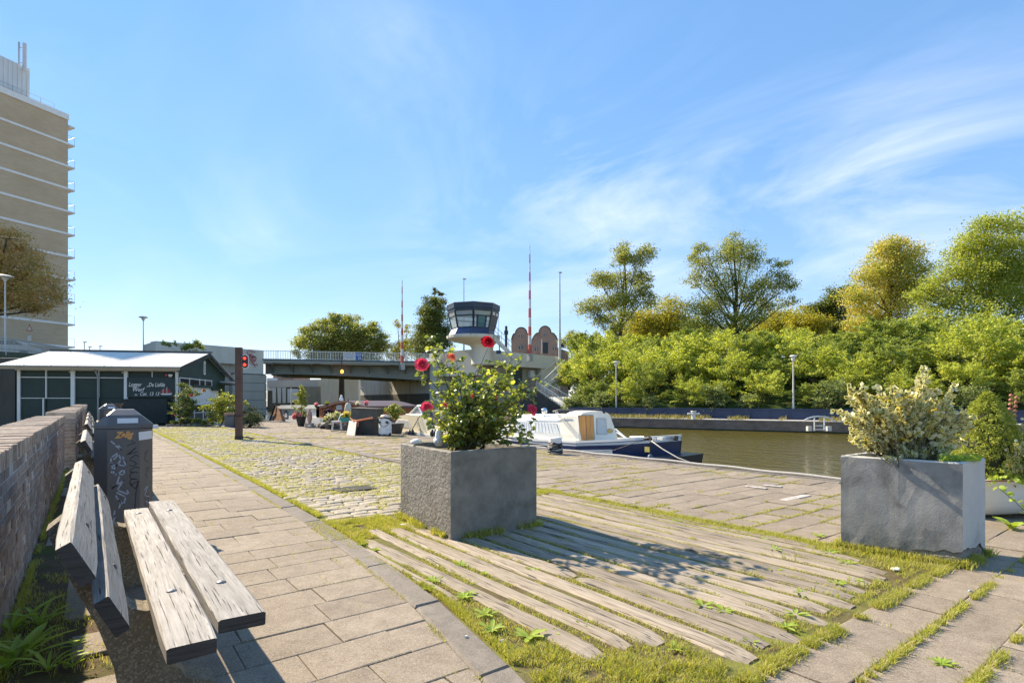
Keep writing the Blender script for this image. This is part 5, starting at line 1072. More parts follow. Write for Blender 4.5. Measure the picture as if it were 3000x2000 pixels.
for t, o, s in ((-2.2, 3.4, .8), (1.6, 3.3, .62), (6.2, 3.6, 1.0), (8.6, 3.5, .7), (13.6, 3.5, 1.05), (17, 3.6, .9), (-5, 3.5, .7), (20.5, 3.5, .85)): shrub(FB(t, o, .3), 0, s, rs_.uniform(0, 6), bankl[1], 'grey-green shrubs hanging over the blue wall', vg)
# tufts on the far quay
g = np.random.default_rng(77); tt = g.uniform(-20, 32, 9000); v = vnoise(tt, tt * 0, 1.3, 3); k = v > .55; P = np.array([tuple(FB(a, b, -.01)) for a, b in zip(tt[k], np.where(g.uniform(size=k.sum()) < .5, .3, 2.6) + g.normal(0, .15, k.sum()))])
V, F_ = blades(P, .28, .03, g, .5); solo(np_mesh('dry_grass', V, F_), 'dry_grass', leafmat('dry_grass', (.30, .27, .10), (.42, .36, .16), (.16, .2, .05), .35, .6, 1, .2), 'dry tufts of grass along the far quay', 'grass', kind='stuff')
t_ = thing('mooring_bollard', 'white double-armed mooring bollard on the far quay', 'bollard', GD(2032, 36.3)); c = Vector(t_.location)
mb = MB(); mb.tube([c, c + Vector((0, 0, .5))], .13, 10); part(mb, 'post', mWHITE, t_, world=True)
d_ = Vector((CA, -SA, 0)); mb = MB(); mb.tube([c + Vector((0, 0, .36)) - d_ * .38, c + Vector((0, 0, .36)) + d_ * .38], .06, 8); part(mb, 'cross_arm', mWHITE, t_, world=True)
mb = MB(); mb.tube([c + Vector((0, 0, .5)), c + Vector((0, 0, .54))], [.2, .18], 10); part(mb, 'cap', mWHITE, t_, world=True)
t_ = thing('quay_ladder', 'white arched safety ladder on the far quay wall', 'ladder', A(2400, 1231, 32.3))
Dl = 31.9; mb = MB(); mb.tube([A(2355, 1233, Dl), A(2365, 1226, Dl), A(2383, 1220.5, Dl), A(2400, 1219, Dl), A(2418, 1220.5, Dl), A(2434, 1226, Dl), A(2446, 1234, Dl)], .045, 6); part(mb, 'arch_rail', mWHITE, t_, world=True)
for px in (2386, 2415): mb = MB(); mb.tube([A(px, 1221, Dl), A(px, 1261, Dl)], .04, 6); part(mb, 'side_rail', mWHITE, t_, world=True)
for py in (1247, 1258): mb = MB(); mb.tube([A(2386, py, Dl), A(2415, py, Dl)], .035, 6); part(mb, 'rung', mWHITE, t_, world=True)
for px in (2370, 2428): mb = MB(); a_ = A(px, 1255, Dl); mb.box(a_, (.22, .22, .26), -YAW); part(mb, 'concrete_block', mCONC, t_, world=True)

# ================================================================ LAMPS
def mushroom_lamp(label, px, D, zb, ytop, hw, grp=None):
    p = GD(px, D, zb); zt = ZA(ytop, D); t = thing('street_lamp', label, 'street lamp', p, 0, grp); h = zt - zb; w = hw / F * D
    mb = MB(); mb.tube([(0, 0, 0), (0, 0, 1), (0, 0, h - .45)], [.07, .055, .04], 8); part(mb, 'pole', mWHITEp, t)
    mb = MB(); mb.lathe([(.05, h - .45), (.12, h - .3), (w * .5, h - .16), (w, h - .1), (w, h - .06), (w * .7, h), (.02, h + .02)], n=16); part(mb, 'lamp_head', mWHITEp, t, smooth=False); return t
mWHITEp = M('pale_painted_pole', (0.58, 0.58, 0.56), (0.66, 0.66, 0.64), 3, .5)
mushroom_lamp('white street lamp with dish-shaped head at the far left, before the autumn tree', 15, 38.5, 4.4, 807, 20)
mushroom_lamp('slim street lamp rising behind the bridge abutment wall', 420, 53, 5.4, 927, 12)
mushroom_lamp('white lamp standing before the shrubs, nearer the stairs', 1805, 43, .6, 1058, 9, 'lamps along the far quay')
mushroom_lamp('white lamp standing before the shrubs, above the quay ladder', 2324, 36.2, .6, 1040, 10, 'lamps along the far quay')
def mast(label, px, D, ytop, r=.09):
    t = thing('lamp_mast', label, 'lamp post', GD(px, D, 5.4)); h = ZA(ytop, D) - 5.4
    mb = MB(); mb.tube([(0, 0, 0), (0, 0, h * .35), (0, 0, h * .36), (0, 0, h)], [r * 1.3, r * 1.2, r, r * .6], 8); part(mb, 'pole', mWHITEp, t)
    mb = MB(); mb.box((.05, 0, h + .04), (.42, .22, .12)); part(mb, 'lamp_head', mSTEEL, t)
mast('thin lamp mast behind the roof of the control cabin', 1359, 66, 818); mast('tall grey lamp mast right of the gabled houses', 1640, 67, 799, .12)
def barrier(label, px, D, yb, yt, r):
    z0, z1 = ZA(yb, D), ZA(yt, D); t = thing('barrier_arm', label, 'barrier', GD(px, D, z0), 0, 'raised red and white bridge barriers'); n = 12; h = z1 - z0
    for k in range(n):
        a, b_ = k / n, (k + 1) / n; mb = MB(); mb.tube([(0, 0, h * a), (0, 0, h * b_)], [r * (1 - .75 * a), r * (1 - .75 * b_)], 6); part(mb, 'red_band' if k % 2 == 0 and k < 11 else 'white_band', mREDb if k % 2 == 0 and k < 11 else mWHITEp, t)
    mb = MB(); mb.box((0, 0, -.4), (.5, .5, .8)); part(mb, 'base', mSTEEL, t)
mREDb = M('barrier_red', (0.50, 0.08, 0.06), (0.55, 0.12, 0.09), 3, .5)
barrier('raised red and white barrier arm over the bridge railing, the shorter-looking one', 1178, 61, 1062, 820, .17); barrier('raised red and white barrier arm beside the gabled houses, the taller one', 1552, 60, 1036, 718, .21)

# ================================================================ BRIDGE
br = thing('bridge', 'steel girder bridge with pale railings spanning the canal', 'bridge', GD(1020, 60, -.7))
bd0, bd1 = GD(770, 58), GD(1264, 62); bu = (bd1 - bd0).normalized(); BL = (bd1 - bd0).length; bn = Vector((-bu.y, bu.x, 0)); bn = bn if bn.dot(Vector((SA, CA, 0))) > 0 else -bn
def BP(s, o, z): q = bd0 + bu * s + bn * o; return Vector((q.x, q.y, z))
mGIRD = M('grey_green_girder', (0.20, 0.215, 0.18), (0.25, 0.265, 0.225), .8, .6, grime=(.12, .13, .10), gscale=.7, gthr=.58)
def bbox(s0, s1, o0, o1, z0, z1): return [BP(s0, o0, z0), BP(s1, o0, z0), BP(s1, o1, z0), BP(s0, o1, z0), BP(s0, o0, z1), BP(s1, o0, z1), BP(s1, o1, z1), BP(s0, o1, z1)]
ZD = 5.52
mb = MB(); mb.hexa(bbox(0, BL, .12, 13, 5.12, ZD - .02)); part(mb, 'deck', mCONCd, br, world=True)
mb = MB(); mb.hexa(bbox(0, BL, 0, .10, 5.24, ZD)); part(mb, 'edge_beam', M('edge_beam_green', (0.34, 0.36, 0.32), (0.4, 0.42, 0.38), 1, .6), br, world=True)
mb = MB(); mb.tube([BP(0, -.08, ZD + .03), BP(BL, -.08, ZD + .03)], .07, 6); part(mb, 'blue_pipe', M('blue_pipe', (0.10, 0.16, 0.2), rough=.5), br, world=True)
for j, o in enumerate((1.3, 4.6, 7.9, 11.2)):
    mb = MB(); n = 14; top = []; bot = []
    for k in range(n + 1):
        s = BL * k / n; u = k / n; zb = 4.12 - .60 * max(0, (u - .15) / .85) ** 1.6 - (0 if u < .93 else -(u - .93) * 5); top.append(s); bot.append(zb - j * .0)
    mb.loft([[BP(top[k], o, bot[k]), BP(top[k], o + .06, bot[k]), BP(top[k], o + .06, 5.11), BP(top[k], o, 5.11)] for k in range(n + 1)]); part(mb, 'girder', mGIRD, br, world=True)
    mb = MB(); mb.loft([[BP(top[k], o - .2, bot[k] - .05), BP(top[k], o + .26, bot[k] - .05), BP(top[k], o + .26, bot[k] - .001), BP(top[k], o - .2, bot[k] - .001)] for k in range(n + 1)]); part(mb, 'flange', mGIRD, br, world=True)
for k in range(9):
    s = .8 + k * (BL - 1.6) / 8; mb = MB(); a = [BP(s, 1.29, 4.2), BP(s, 1.29, 5.11), BP(s, .15, 5.11), BP(s, .15, 5.0)]; mb.loft([a, [q + bu * .06 for q in a]]); part(mb, 'bracket', mGIRD, br, world=True)
n = 104
for k in range(n + 1):
    s = .05 + (BL - .1) * k / n; post = k % 8 == 0; w = .04 if post else .022; mb = MB(); mb.hexa([BP(s - w, -.02, ZD + .02), BP(s + w, -.02, ZD + .02), BP(s + w, .02, ZD + .02), BP(s - w, .02, ZD + .02), BP(s - w, -.02, ZD + .93), BP(s + w, -.02, ZD + .93), BP(s + w, .02, ZD + .93), BP(s - w, .02, ZD + .93)])
    part(mb, 'railing_post' if post else 'baluster', mRAIL, br, world=True)
for z, r in ((ZD + .96, .035), (ZD + .14, .02)): mb = MB(); mb.tube([BP(0, 0, z), BP(BL, 0, z)], r, 6); part(mb, 'rail', mRAIL, br, world=True)
mb = MB(); mb.tube([BP(0, 12.9, ZD + .96), BP(BL, 12.9, ZD + .96)], .035, 6); part(mb, 'rail', mRAIL, br, world=True)
def sOf(px): # distance along the bridge edge seen at px
    k = (px - HX) / F; a = Vector((bd0.x * CA - bd0.y * SA, bd0.x * SA + bd0.y * CA)); d = Vector((bu.x * CA - bu.y * SA, bu.x * SA + bu.y * CA)); return (k * a.y - a.x) / (d.x - k * d.y)
s0, s1, s2 = sOf(1006), sOf(1043), sOf(1060)
sg = thing('traffic_notice_board', 'white notice board hung on the bridge railing, left of the blue sign', 'sign', BP(s0, -.1, ZD + .2))
mb = MB(); mb.hexa(bbox(s0, s1 - .03, -.10, -.06, ZD + .18, ZD + .86)); part(mb, 'panel', mLBL, sg, world=True)
mGT = M('grey_print', (0.25, 0.25, 0.27), rough=.6)
mb = MB()
for k, (a, b_) in enumerate(((.08, .92), (.05, .8), (.05, .9), (.25, .75))): mb.hexa(bbox(s0 + (s1 - s0) * a, s0 + (s1 - s0) * b_, -.106, -.101, ZD + .72 - k * .14, ZD + .755 - k * .14))
o_ = part(mb, 'printed_lines', mGT, sg, world=True, kind='stuff')
sg = thing('vhf_sign', 'blue sign reading VHF 22 hung on the bridge railing', 'sign', BP(s1, -.1, ZD + .2)); mb = MB(); mb.hexa(bbox(s1, s2, -.10, -.06, ZD + .12, ZD + .90)); part(mb, 'panel', M('sign_blue', (0.03, 0.13, 0.42), rough=.4), sg, world=True)
text('VHF', BP(s1 + .04, -.107, ZD + .56), bu, (0, 0, 1), .34, mLBL, sg, 'lettering', width=.85, world=True, bold=.01); text('22', BP(s1 + .2, -.107, ZD + .2), bu, (0, 0, 1), .34, mLBL, sg, 'lettering', world=True, bold=.01)
sl = sOf(1001); t = thing('hanging_lamp', 'lit orange navigation lamp hanging from the bridge edge', 'lamp', BP(sl, -.2, 4.2))
mb = MB(); mb.tube([BP(sl, -.2, ZD + .5), BP(sl, -.2, 4.5)], .04, 6); part(mb, 'bracket_pole', M('blue_pole', (0.04, 0.07, 0.12), rough=.5), t, world=True)
mb = MB(); mb.lathe([(.02, .28), (.14, .2), (.17, 0), (.12, -.1), (.02, -.13)], BP(sl + .05, -.2, 4.3), 10); part(mb, 'lens', emis('orange_lamp', (1.0, .33, .04), 1.6), t, world=True, smooth=True)
# --- left abutment ---
la = thing('bridge_abutment', 'pale concrete abutment on the left of the bridge with red graffiti', 'abutment', GD(760, 58))
def wallq(a, b_, z0, z1, th, mat, name, par, lab=None):
    """wall between two plan points, th metres thick away from the camera"""
    a, b_ = Vector(a), Vector(b_); d = (b_ - a).normalized(); n = Vector((-d.y, d.x, 0)); n = n if n.dot(a) > 0 else -n; a.z = b_.z = 0
    mb = MB(); mb.loft([[a + Vector((0, 0, z)), b_ + Vector((0, 0, z)), b_ + n * th + Vector((0, 0, z)), a + n * th + Vector((0, 0, z))] for z in (z0, z1)]); return part(mb, name, mat, par, lab, world=True)
pa, pb, pc = GD(457, 50), GD(711, 56.4), GD(772, 58)
ZT = 6.62
wallq(pa, pb, 4.92, ZT, 1.2, mCONC, 'parapet', la); wallq(pb + (pb - pa).normalized() * .01 - bn * .05, pc, 3.92, ZT - .12, 1.4, mCONC, 'parapet_end', la); wallq(GD(422, 53.4), pa, 4.6, ZT, 1.0, mCONC, 'parapet_return', la)
for i, (y0, y1) in enumerate(((1098, 1121), (1122, 1146), (1147, 1171), (1172, 1197), (1198, 1216))):
    wallq(GD(681, 55.2), GD(781, 57.6), ZA(y1, 57) + .0, ZA(y0, 57), 3, mCONCd, 'stained_block', la)
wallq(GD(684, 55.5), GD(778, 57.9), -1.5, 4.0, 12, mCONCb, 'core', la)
wallq(GD(560, 53), GD(690, 56.2), -.1, 4.93, 1.0, mCONCd, 'recessed_wall', la)
wallq(GD(430, 51.5), GD(570, 53.3), -.1, 4.95, 1.0, mCONCd, 'recessed_wall', la)
gd = (pc - pb).normalized(); go = pc - gd * 1.05 - Vector((gd.y, -gd.x, 0)) * 0 ; gnn = Vector((gd.y, -gd.x, 0)); gnn = gnn if gnn.dot(pc) < 0 else -gnn
mb = MB(); gs = [[(.62, 2.45), (.25, 2.52), (.05, 2.3), (.12, 2.05), (.35, 2.0), (.5, 2.15)], [(.3, 2.35), (.55, 2.3), (.8, 2.38)], [(.2, 2.2), (.55, 1.7), (.3, 1.6)], [(.35, 2.1), (.25, 1.75), (.6, 2.0), (.5, 1.6), (.75, 1.9)], [(.1, 1.85), (.35, 1.55), (.7, 1.75)], [(.55, 1.95), (.9, 1.7), (.6, 1.5)], [(.15, 1.35), (.5, 1.45), (.85, 1.5), (.6, 1.2)], [(.2, 1.3), (.6, 1.05), (.8, .75)], [(.45, 1.4), (.75, .95)], [(.85, 1.15), (1.0, .9)], [(.75, 1.0), (.95, 1.05)], [(.3, 1.6), (.5, 1.3), (.7, 1.55)]]
for s_ in gs: mb.ribbon([(p[0] * 1.15 - .75, p[1] * .98 + 3.95) for p in s_], Vector((go.x, go.y, 0)) + gnn * .12, gd, (0, 0, 1), .055, 0)
part(mb, 'red_graffiti', mGRAFr, la, world=True)
mb = MB()  # roadway on the left approach
mb.loft([[q + Vector((0, 0, z)) for q in (GD(300, 52), GD(772, 58.5), GD(772, 74), GD(250, 70))] for z in (4.0, 5.0)]); solo(mb, 'road', M('asphalt', (.05, .05, .05), rough=.9), kind='structure')
# --- right abutment ---
ra = thing('bridge_abutment', 'concrete abutment on the right of the bridge under the control cabin', 'abutment', GD(1300, 60))
q0, q1, q2 = GD(1276, 61.6), GD(1397, 57.6), GD(1642, 67.8)
wallq(GD(1259, 62.4), q0, -1.5, 6.55, 2.0, mCONC, 'pier_nose', ra); wallq(q0, q1, 3.9, 6.6, .6, mCONC, 'parapet', ra); wallq(q1, q2, 5.05, 6.6, .6, mCONC, 'parapet', ra)
wallq(GD(1585, 65.4), q2, 2.6, 5.05, .6, mCONC, 'parapet', ra)
wallq(GD(1276, 62.6), GD(1397, 58.6), -.1, 3.9, 1.0, mCONCd, 'stained_wall', ra); wallq(GD(1397, 59.2), GD(1590, 66.6), 2.9, 5.05, .8, mCONCd, 'stained_wall', ra); wallq(GD(1397, 58.2), GD(1560, 64.0), -.1, 3.0, 1.0, mCONCd, 'stained_wall', ra)
wallq(GD(1490, 62.2), GD(1530, 63.8), 2.98, 4.9, .3, M('dark_teal_door', (.02, .05, .055), rough=.5), 'door', ra); wallq(GD(1554, 64.6), GD(1566, 65.2), 3.9, 4.8, .3, mLBL, 'window', ra)
iw0, iw1 = GD(1276, 62.5), Vector((31.5, 78, 0))
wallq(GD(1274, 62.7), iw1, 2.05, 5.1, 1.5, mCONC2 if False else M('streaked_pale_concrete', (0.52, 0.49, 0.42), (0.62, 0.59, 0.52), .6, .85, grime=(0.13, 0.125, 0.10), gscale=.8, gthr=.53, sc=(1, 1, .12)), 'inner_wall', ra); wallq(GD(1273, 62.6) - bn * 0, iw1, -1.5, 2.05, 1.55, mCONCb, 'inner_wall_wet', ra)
mb = MB(); mb.loft([[q + Vector((0, 0, z)) for q in (GD(1262, 62.8), GD(1397, 58.6), GD(1642, 68.6), GD(1642, 90), GD(1200, 90))] for z in (5.1, 5.4)]); solo(mb, 'road', M('asphalt_pale', (.07, .07, .065), rough=.9), kind='structure')
sg = thing('framed_sign', 'small white sign with a red frame on the right abutment', 'sign', A(1288, 1065, 60.2)); mb = MB(); mb.box(A(1288, 1065, 60.2), (.68, .04, .78), -YAW - .5); part(mb, 'red_frame', mRED, sg, world=True); mb = MB(); mb.box(A(1288, 1065, 60.15), (.52, .04, .62), -YAW - .5); part(mb, 'panel', mLBL, sg, world=True)
mb = MB(); rg_ = random.Random(4)
for k in range(11): mb.ribbon([(rg_.uniform(-.1, .1) + k * .28, rg_.uniform(0, .6)) for _ in range(4)], A(1395, 1064, 57.3), (bd1 - bd0).normalized(), (0, 0, 1), .05, 0)
gq = thing('graffiti', 'pale blue and pink scrawl on the right abutment, seen through the rose', 'graffiti', A(1395, 1064, 57.3)); part(mb, 'blue_scrawl', M('blue_spray', (.25, .35, .6), rough=.6), gq, world=True)

# --- control cabin ---
cb = thing('control_cabin', 'octagonal navy and glass bridge keeper cabin on a concrete stem', 'control cabin', GD(1387, 58, 5.4)); cc_ = GD(1387, 58)
mNV = M('cabin_navy', (0.022, 0.038, 0.065), (0.03, 0.05, 0.085), 1, .45); mNB = M('cabin_blue', (0.035, 0.07, 0.17), rough=.45); mGL = glass('cabin_glass', (.60, .68, .68), .42)
angs = [R(4 + 45 * k) for k in range(8)]   # from the line of sight, growing to the right
def CV(k, r, z): a = angs[k % 8]; d = Vector((CA, -SA, 0)) * math.sin(a) - Vector((SA, CA, 0)) * math.cos(a); return cc_ + d * r + Vector((0, 0, z))
ztop, zf0, zt1, zw0, zw1, zfl = 11.12, 10.62, 10.45, 9.93, 8.68, 7.98
mb = MB(); mb.loft([[CV(k, 2.78, ztop - .5) for k in range(8)], [CV(k, 2.8, ztop - .04) for k in range(8)], [CV(k, 2.72, ztop) for k in range(8)]]); part(mb, 'roof', mNV, cb, world=True)
mb = MB(); mb.loft([[CV(k, 2.84, ztop + .003) for k in range(8)], [CV(k, 2.84, ztop + .05) for k in range(8)]]); part(mb, 'roof_trim', mWHITEp, cb, world=True)
rW0 = lambda k: 2.62; rW1 = lambda k: 2.25; rF = {6: 2.62, 7: 2.60, 0: 2.3, 1: 2.12, 2: 2.12, 3: 2.12, 4: 2.3, 5: 2.5}
mb = MB(); mb.loft([[CV(k, 2.68, ztop - .74) for k in range(8)], [CV(k, 2.68, ztop - .501) for k in range(8)]]); part(mb, 'head_band', mNV, cb, world=True)
def face(k): return (CV(k, 2.66, ztop - .74), CV(k + 1, 2.66, ztop - .74), CV(k, rW1(k), zw1), CV(k + 1, rW1(k), zw1))
for k in range(8):
    tl, tr_, bl, b_r = face(k); P_ = lambda u, v: tl.lerp(tr_, u).lerp(bl.lerp(b_r, u), v); nrm = (tr_ - tl).cross(bl - tl).normalized(); c0 = Vector((cc_.x, cc_.y, tl.z)); nrm = nrm if nrm.dot(tl - c0) > 0 else -nrm
    def bar(u0, u1, v0, v1, nm, mat, th=.07, par=None, off=0.0):
        q = [P_(u0, v1), P_(u1, v1), P_(u1, v0), P_(u0, v0)]; mb = MB(); mb.loft([[x + nrm * off for x in q], [x + nrm * (off + th) for x in q]]); return part(mb, nm, mat, par or cb, world=True)
    if k in (1, 2):
        if k == 1:
            bar(.0, 1, 0, 1.0, 'dark_panel', mNV, .05); bar(.08, .40, .05, .22, 'window', mLBL, .03, None, .06); bar(.55, .85, .05, .22, 'window', mLBL, .03, None, .06); 
        else: bar(.0, 1, 0, 1.0, 'dark_panel', mNV, .05)
        continue
    w = bar(0, .045, 0, 1, 'mullion', mNV, .12, None, -.05); bar(.955, 1, 0, 1, 'mullion', mNV, .12, None, -.05)
    bar(.045, .955, .28, .345, 'transom', mNV, .1, None, -.04); bar(.045, .955, .0, .035, 'transom', mNV, .1, None, -.04); bar(.045, .955, .965, 1.0, 'transom', mNV, .1, None, -.04)
    bar(.05, .95, .035, .28, 'window_pane', mGL, .015)
    if k == 0:
        for u0, u1 in ((.045, .18), (.75, .95)): bar(u0 + .03, u1 - .02, .345, .965, 'window_pane', mGL, .015)
        bar(.18, .24, .345, .965, 'mullion', mNV, .1, None, -.04); bar(.70, .76, .345, .965, 'mullion', mNV, .1, None, -.04); dr = bar(.24, .70, .345, 1.55, 'door', mNB, .04); bar(.28, .66, .36, .97, 'door_glass', glass('teal_glass', (.10, .25, .30), .75), .02, dr, .045)
    else: bar(.045, .955, .345, .965, 'window_pane', mGL, .015)
for k in range(8):
    a, b_ = CV(k, rW1(k), zw1), CV(k + 1, rW1(k), zw1); c_, d_ = CV(k, rF[k], zfl), CV(k + 1, rF[(k + 1) % 8], zfl); cz = Vector((cc_.x, cc_.y, zfl)); ins = lambda v: v + (cz - Vector((v.x, v.y, zfl))).normalized() * .08
    mb = MB(); mb.hexa([c_, d_, ins(d_), ins(c_), a, b_, ins(b_), ins(a)]); part(mb, 'apron_panel', mWHITE if k in (6, 5) else mNB, cb, world=True)
mb = MB(); mb.loft([[CV(k, 1.9, zfl + .02) for k in range(8)], [CV(k, 1.9, zfl + .25) for k in range(8)]]); part(mb, 'floor', mWHITEp, cb, world=True)
mb = MB(); mb.loft([[CV(k, 2.6, ztop - .52) for k in range(8)], [CV(k, 2.6, ztop - .55) for k in range(8)]]); part(mb, 'ceiling', mWHITE, cb, world=True)
mb = MB(); mb.loft([[cc_ + Vector((CA, -SA, 0)) * o + Vector((r * math.cos(2 * math.pi * k / 32), r * math.sin(2 * math.pi * k / 32), z)) for k in range(32)] for r, o, z in ((1.15, .93, 5.0), (1.15, .93, 6.75), (1.3, .86, 7.0), (1.8, .55, 7.22), (2.4, .18, 7.42), (2.7, .03, 7.56), (2.8, 0, 7.66), (2.8, 0, 7.95))]); part(mb, 'stem', mCONC, cb, world=True, smooth=False)
# stair from the platform
sa, sb = A(1448, 982, 56.2), A(1500, 1032, 57.4); mb = MB(); wv = Vector((SA, CA, 0)) * 1.2
mb.loft([[sa, sa + wv, sa + wv - Vector((0, 0, .5)), sa - Vector((0, 0, .5))], [sb, sb + wv, sb + wv - Vector((0, 0, .5)), sb - Vector((0, 0, .5))]]); part(mb, 'stair', mCONC, cb, world=True)
hr = Vector((0, 0, 1.0)); rails = [(A(1379, 980, 55.2), A(1400, 976, 55.1)), (A(1400, 976, 55.1), A(1432, 980, 55.4)), (A(1432, 980, 55.4), sa), (sa, sb)]
for a, b_ in rails:
    for hh_ in (1.0, .5): mb = MB(); mb.tube([a + hr * hh_, b_ + hr * hh_], .025, 4); part(mb, 'handrail', mNV, cb, world=True)
    mb = MB(); mb.tube([a, a + hr], .03, 4); part(mb, 'rail_post', mNV, cb, world=True)
for k in range(1, 5): p = sa.lerp(sb, k / 5); mb = MB(); mb.tube([p, p + hr], .022, 4); part(mb, 'rail_post', mNV, cb, world=True)
for px in (1311, 1343, 1461): mb = MB(); mb.tube([A(px, 896, 56.3), A(px, 985, 56.3)], .02, 4); part(mb, 'downpipe', mNV, cb, world=True)
# signal on the parapet
t = thing('navigation_signal', 'small dark signal pole on the parapet below the cabin stairs', 'signal', A(1463, 1030, 57)); mb = MB(); mb.tube([A(1463, 1034, 57), A(1463, 998, 57)], .05, 6); part(mb, 'pole', mNV, t, world=True); mb = MB(); mb.box(A(1461, 1031, 56.9), (.5, .2, .35), -YAW); part(mb, 'box', mNV, t, world=True)
t = thing('chimney_post', 'dark post rising behind the cabin stairs', 'post', A(1483, 1010, 62)); mb = MB(); mb.tube([A(1483, 1030, 62), A(1483, 955, 62)], .14, 8); part(mb, 'post', mNV, t, world=True); mb = MB(); mb.box(A(1483, 974, 61.9), (.45, .4, .4), -YAW); part(mb, 'collar', mNV, t, world=True)

# --- stairs down to the far quay ---
st = thing('quay_stairs', 'switchback stairs with pale railings down to the far quay', 'stairs', A(1640, 1200, 58))
def rail(a, b_, h, n, nm='railing'):
    for z, r in ((h, .055), (.12, .04)): mb = MB(); mb.tube([a + Vector((0, 0, z)), b_ + Vector((0, 0, z))], r, 6); part(mb, 'handrail', mRAIL, st, world=True)
    for k in range(n + 1): p = a.lerp(b_, k / n); mb = MB(); mb.tube([p + Vector((0, 0, .1)), p + Vector((0, 0, h))], .024 if k % 6 else .04, 4, False); part(mb, 'baluster', mRAIL, st, world=True)
f0, f1 = A(1571, 1141, 57), A(1660, 1202, 55); g0, g1 = A(1595, 1146, 58.6), A(1708, 1212, 56); u0, u1 = A(1590, 1143, 58.8), A(1655, 1080, 62)
rail(f0, f1, .85, 22); rail(g0, g1, 1.0, 26); rail(u0, u1, 1.0, 16)
mb = MB(); pr = [f0, f1, Vector((f1.x, f1.y, 0)), Vector((f0.x, f0.y, 0))]; back = Vector((SA, CA, 0)) * 1.5; mb.loft([pr, [q + back for q in pr]]); part(mb, 'stair_flank', M('dark_flank_brick', (0.06, 0.055, 0.05), (.09, .08, .07), 2, .9, bs=.4, bscale=10), st, world=True)
n = 14
for k in range(n): a, b_ = f0.lerp(f1, k / n), f0.lerp(f1, (k + 1) / n); mb = MB(); mb.loft([[Vector((x.x, x.y, a.z)), Vector((x.x, x.y, a.z)) + back, Vector((x.x, x.y, b_.z)) + back, Vector((x.x, x.y, b_.z))] for x in (a, b_)]); part(mb, 'step', mCONCd, st, world=True)
wallq(A(1500, 1143, 57.2), A(1573, 1143, 57.2), -.1, f0.z, 3.0, M('dark_flank_brick2', (0.06, 0.055, 0.05), (.09, .08, .07), 2, .9), 'landing', st)
mb = MB(); mb.tube([A(1571, 1103, 64.6), A(1640, 1048, 66.8)], .05, 6); part(mb, 'handrail', mRAIL, st, world=True)
mb = MB(); a, b_ = A(1590, 1150, 59), A(1660, 1085, 62); mb.loft([[a, a + back, a + back - Vector((0, 0, .35)), a - Vector((0, 0, .35))], [b_, b_ + back, b_ + back - Vector((0, 0, .35)), b_ - Vector((0, 0, .35))]]); part(mb, 'upper_flight', mCONCd, st, world=True)

# --- gabled houses ---
mHB = M('warm_house_brick', (0.30, 0.20, 0.15), (0.38, 0.27, 0.205), 3, .9, bs=.3, bscale=6, grime=(.20, .11, .08), gscale=.5, gthr=.55)
mROOF = M('dark_roof_tile', (0.05, 0.045, 0.045), (.08, .07, .065), 2, .8)
def gable(label, D, L, Rr, yb, sh, nL, nR, neck, top, depth):
    t = thing('gabled_house', label, 'house', GD((L + Rr) / 2, D, 5), 0, None); o = GD(L, D); ux = Vector((CA, -SA, 0)); k = D / F; W_ = (Rr - L) * k; X = lambda px: (px - L) * k; Z = lambda py: ZA(py, D)
    pts = [(0, 2), (W_, 2), (W_, Z(sh))]; xn, xm = X(nR), X(nL)
    for i in range(1, 6): u = i / 6; pts.append((W_ + (xn - W_) * (1 - math.cos(u * math.pi / 2)) * .6 + (xn - W_) * u * .4, Z(sh) + (Z(neck) - Z(sh)) * math.sin(u * math.pi / 2) ** 1.5))
    pts.append((xn, Z(neck))); cx_, rx, rz_ = (xn + xm) / 2, (xn - xm) / 2 * .86, Z(top) - Z(neck)
    for i in range(0, 13): a = math.pi * i / 12; pts.append((cx_ + rx * math.cos(a), Z(neck) + rz_ * math.sin(a)))
    pts.append((xm, Z(neck)))
    for i in range(5, 0, -1): u = i / 6; pts.append((xm * (1 - math.cos(u * math.pi / 2)) * .6 + xm * u * .4, Z(sh) + (Z(neck) - Z(sh)) * math.sin(u * math.pi / 2) ** 1.5))
    pts.append((0, Z(sh))); mb = MB(); mb.prism(pts, o, ux, (0, 0, 1), Vector((SA, CA, 0)) * .5); part(mb, 'gable_front', mHB, t, world=True)
    P3 = [o + ux * p[0] + Vector((0, 0, p[1])) - Vector((SA, CA, 0)) * .03 for p in pts[2:]]; mb = MB(); mb.tube(P3, .11, 4, False); part(mb, 'coping', M('gable_coping', (.09, .075, .065), rough=.8), t, world=True)
    bk = Vector((SA, CA, 0)); a = [(0, 2), (W_, 2), (W_, Z(sh)), (cx_, Z(neck) + rz_ * .3), (0, Z(sh))]; mb = MB(); mb.prism(a, o + bk * .5, ux, (0, 0, 1), bk * depth); part(mb, 'body', mROOF, t, world=True)
    return t, o - bk * .02, ux, X, Z
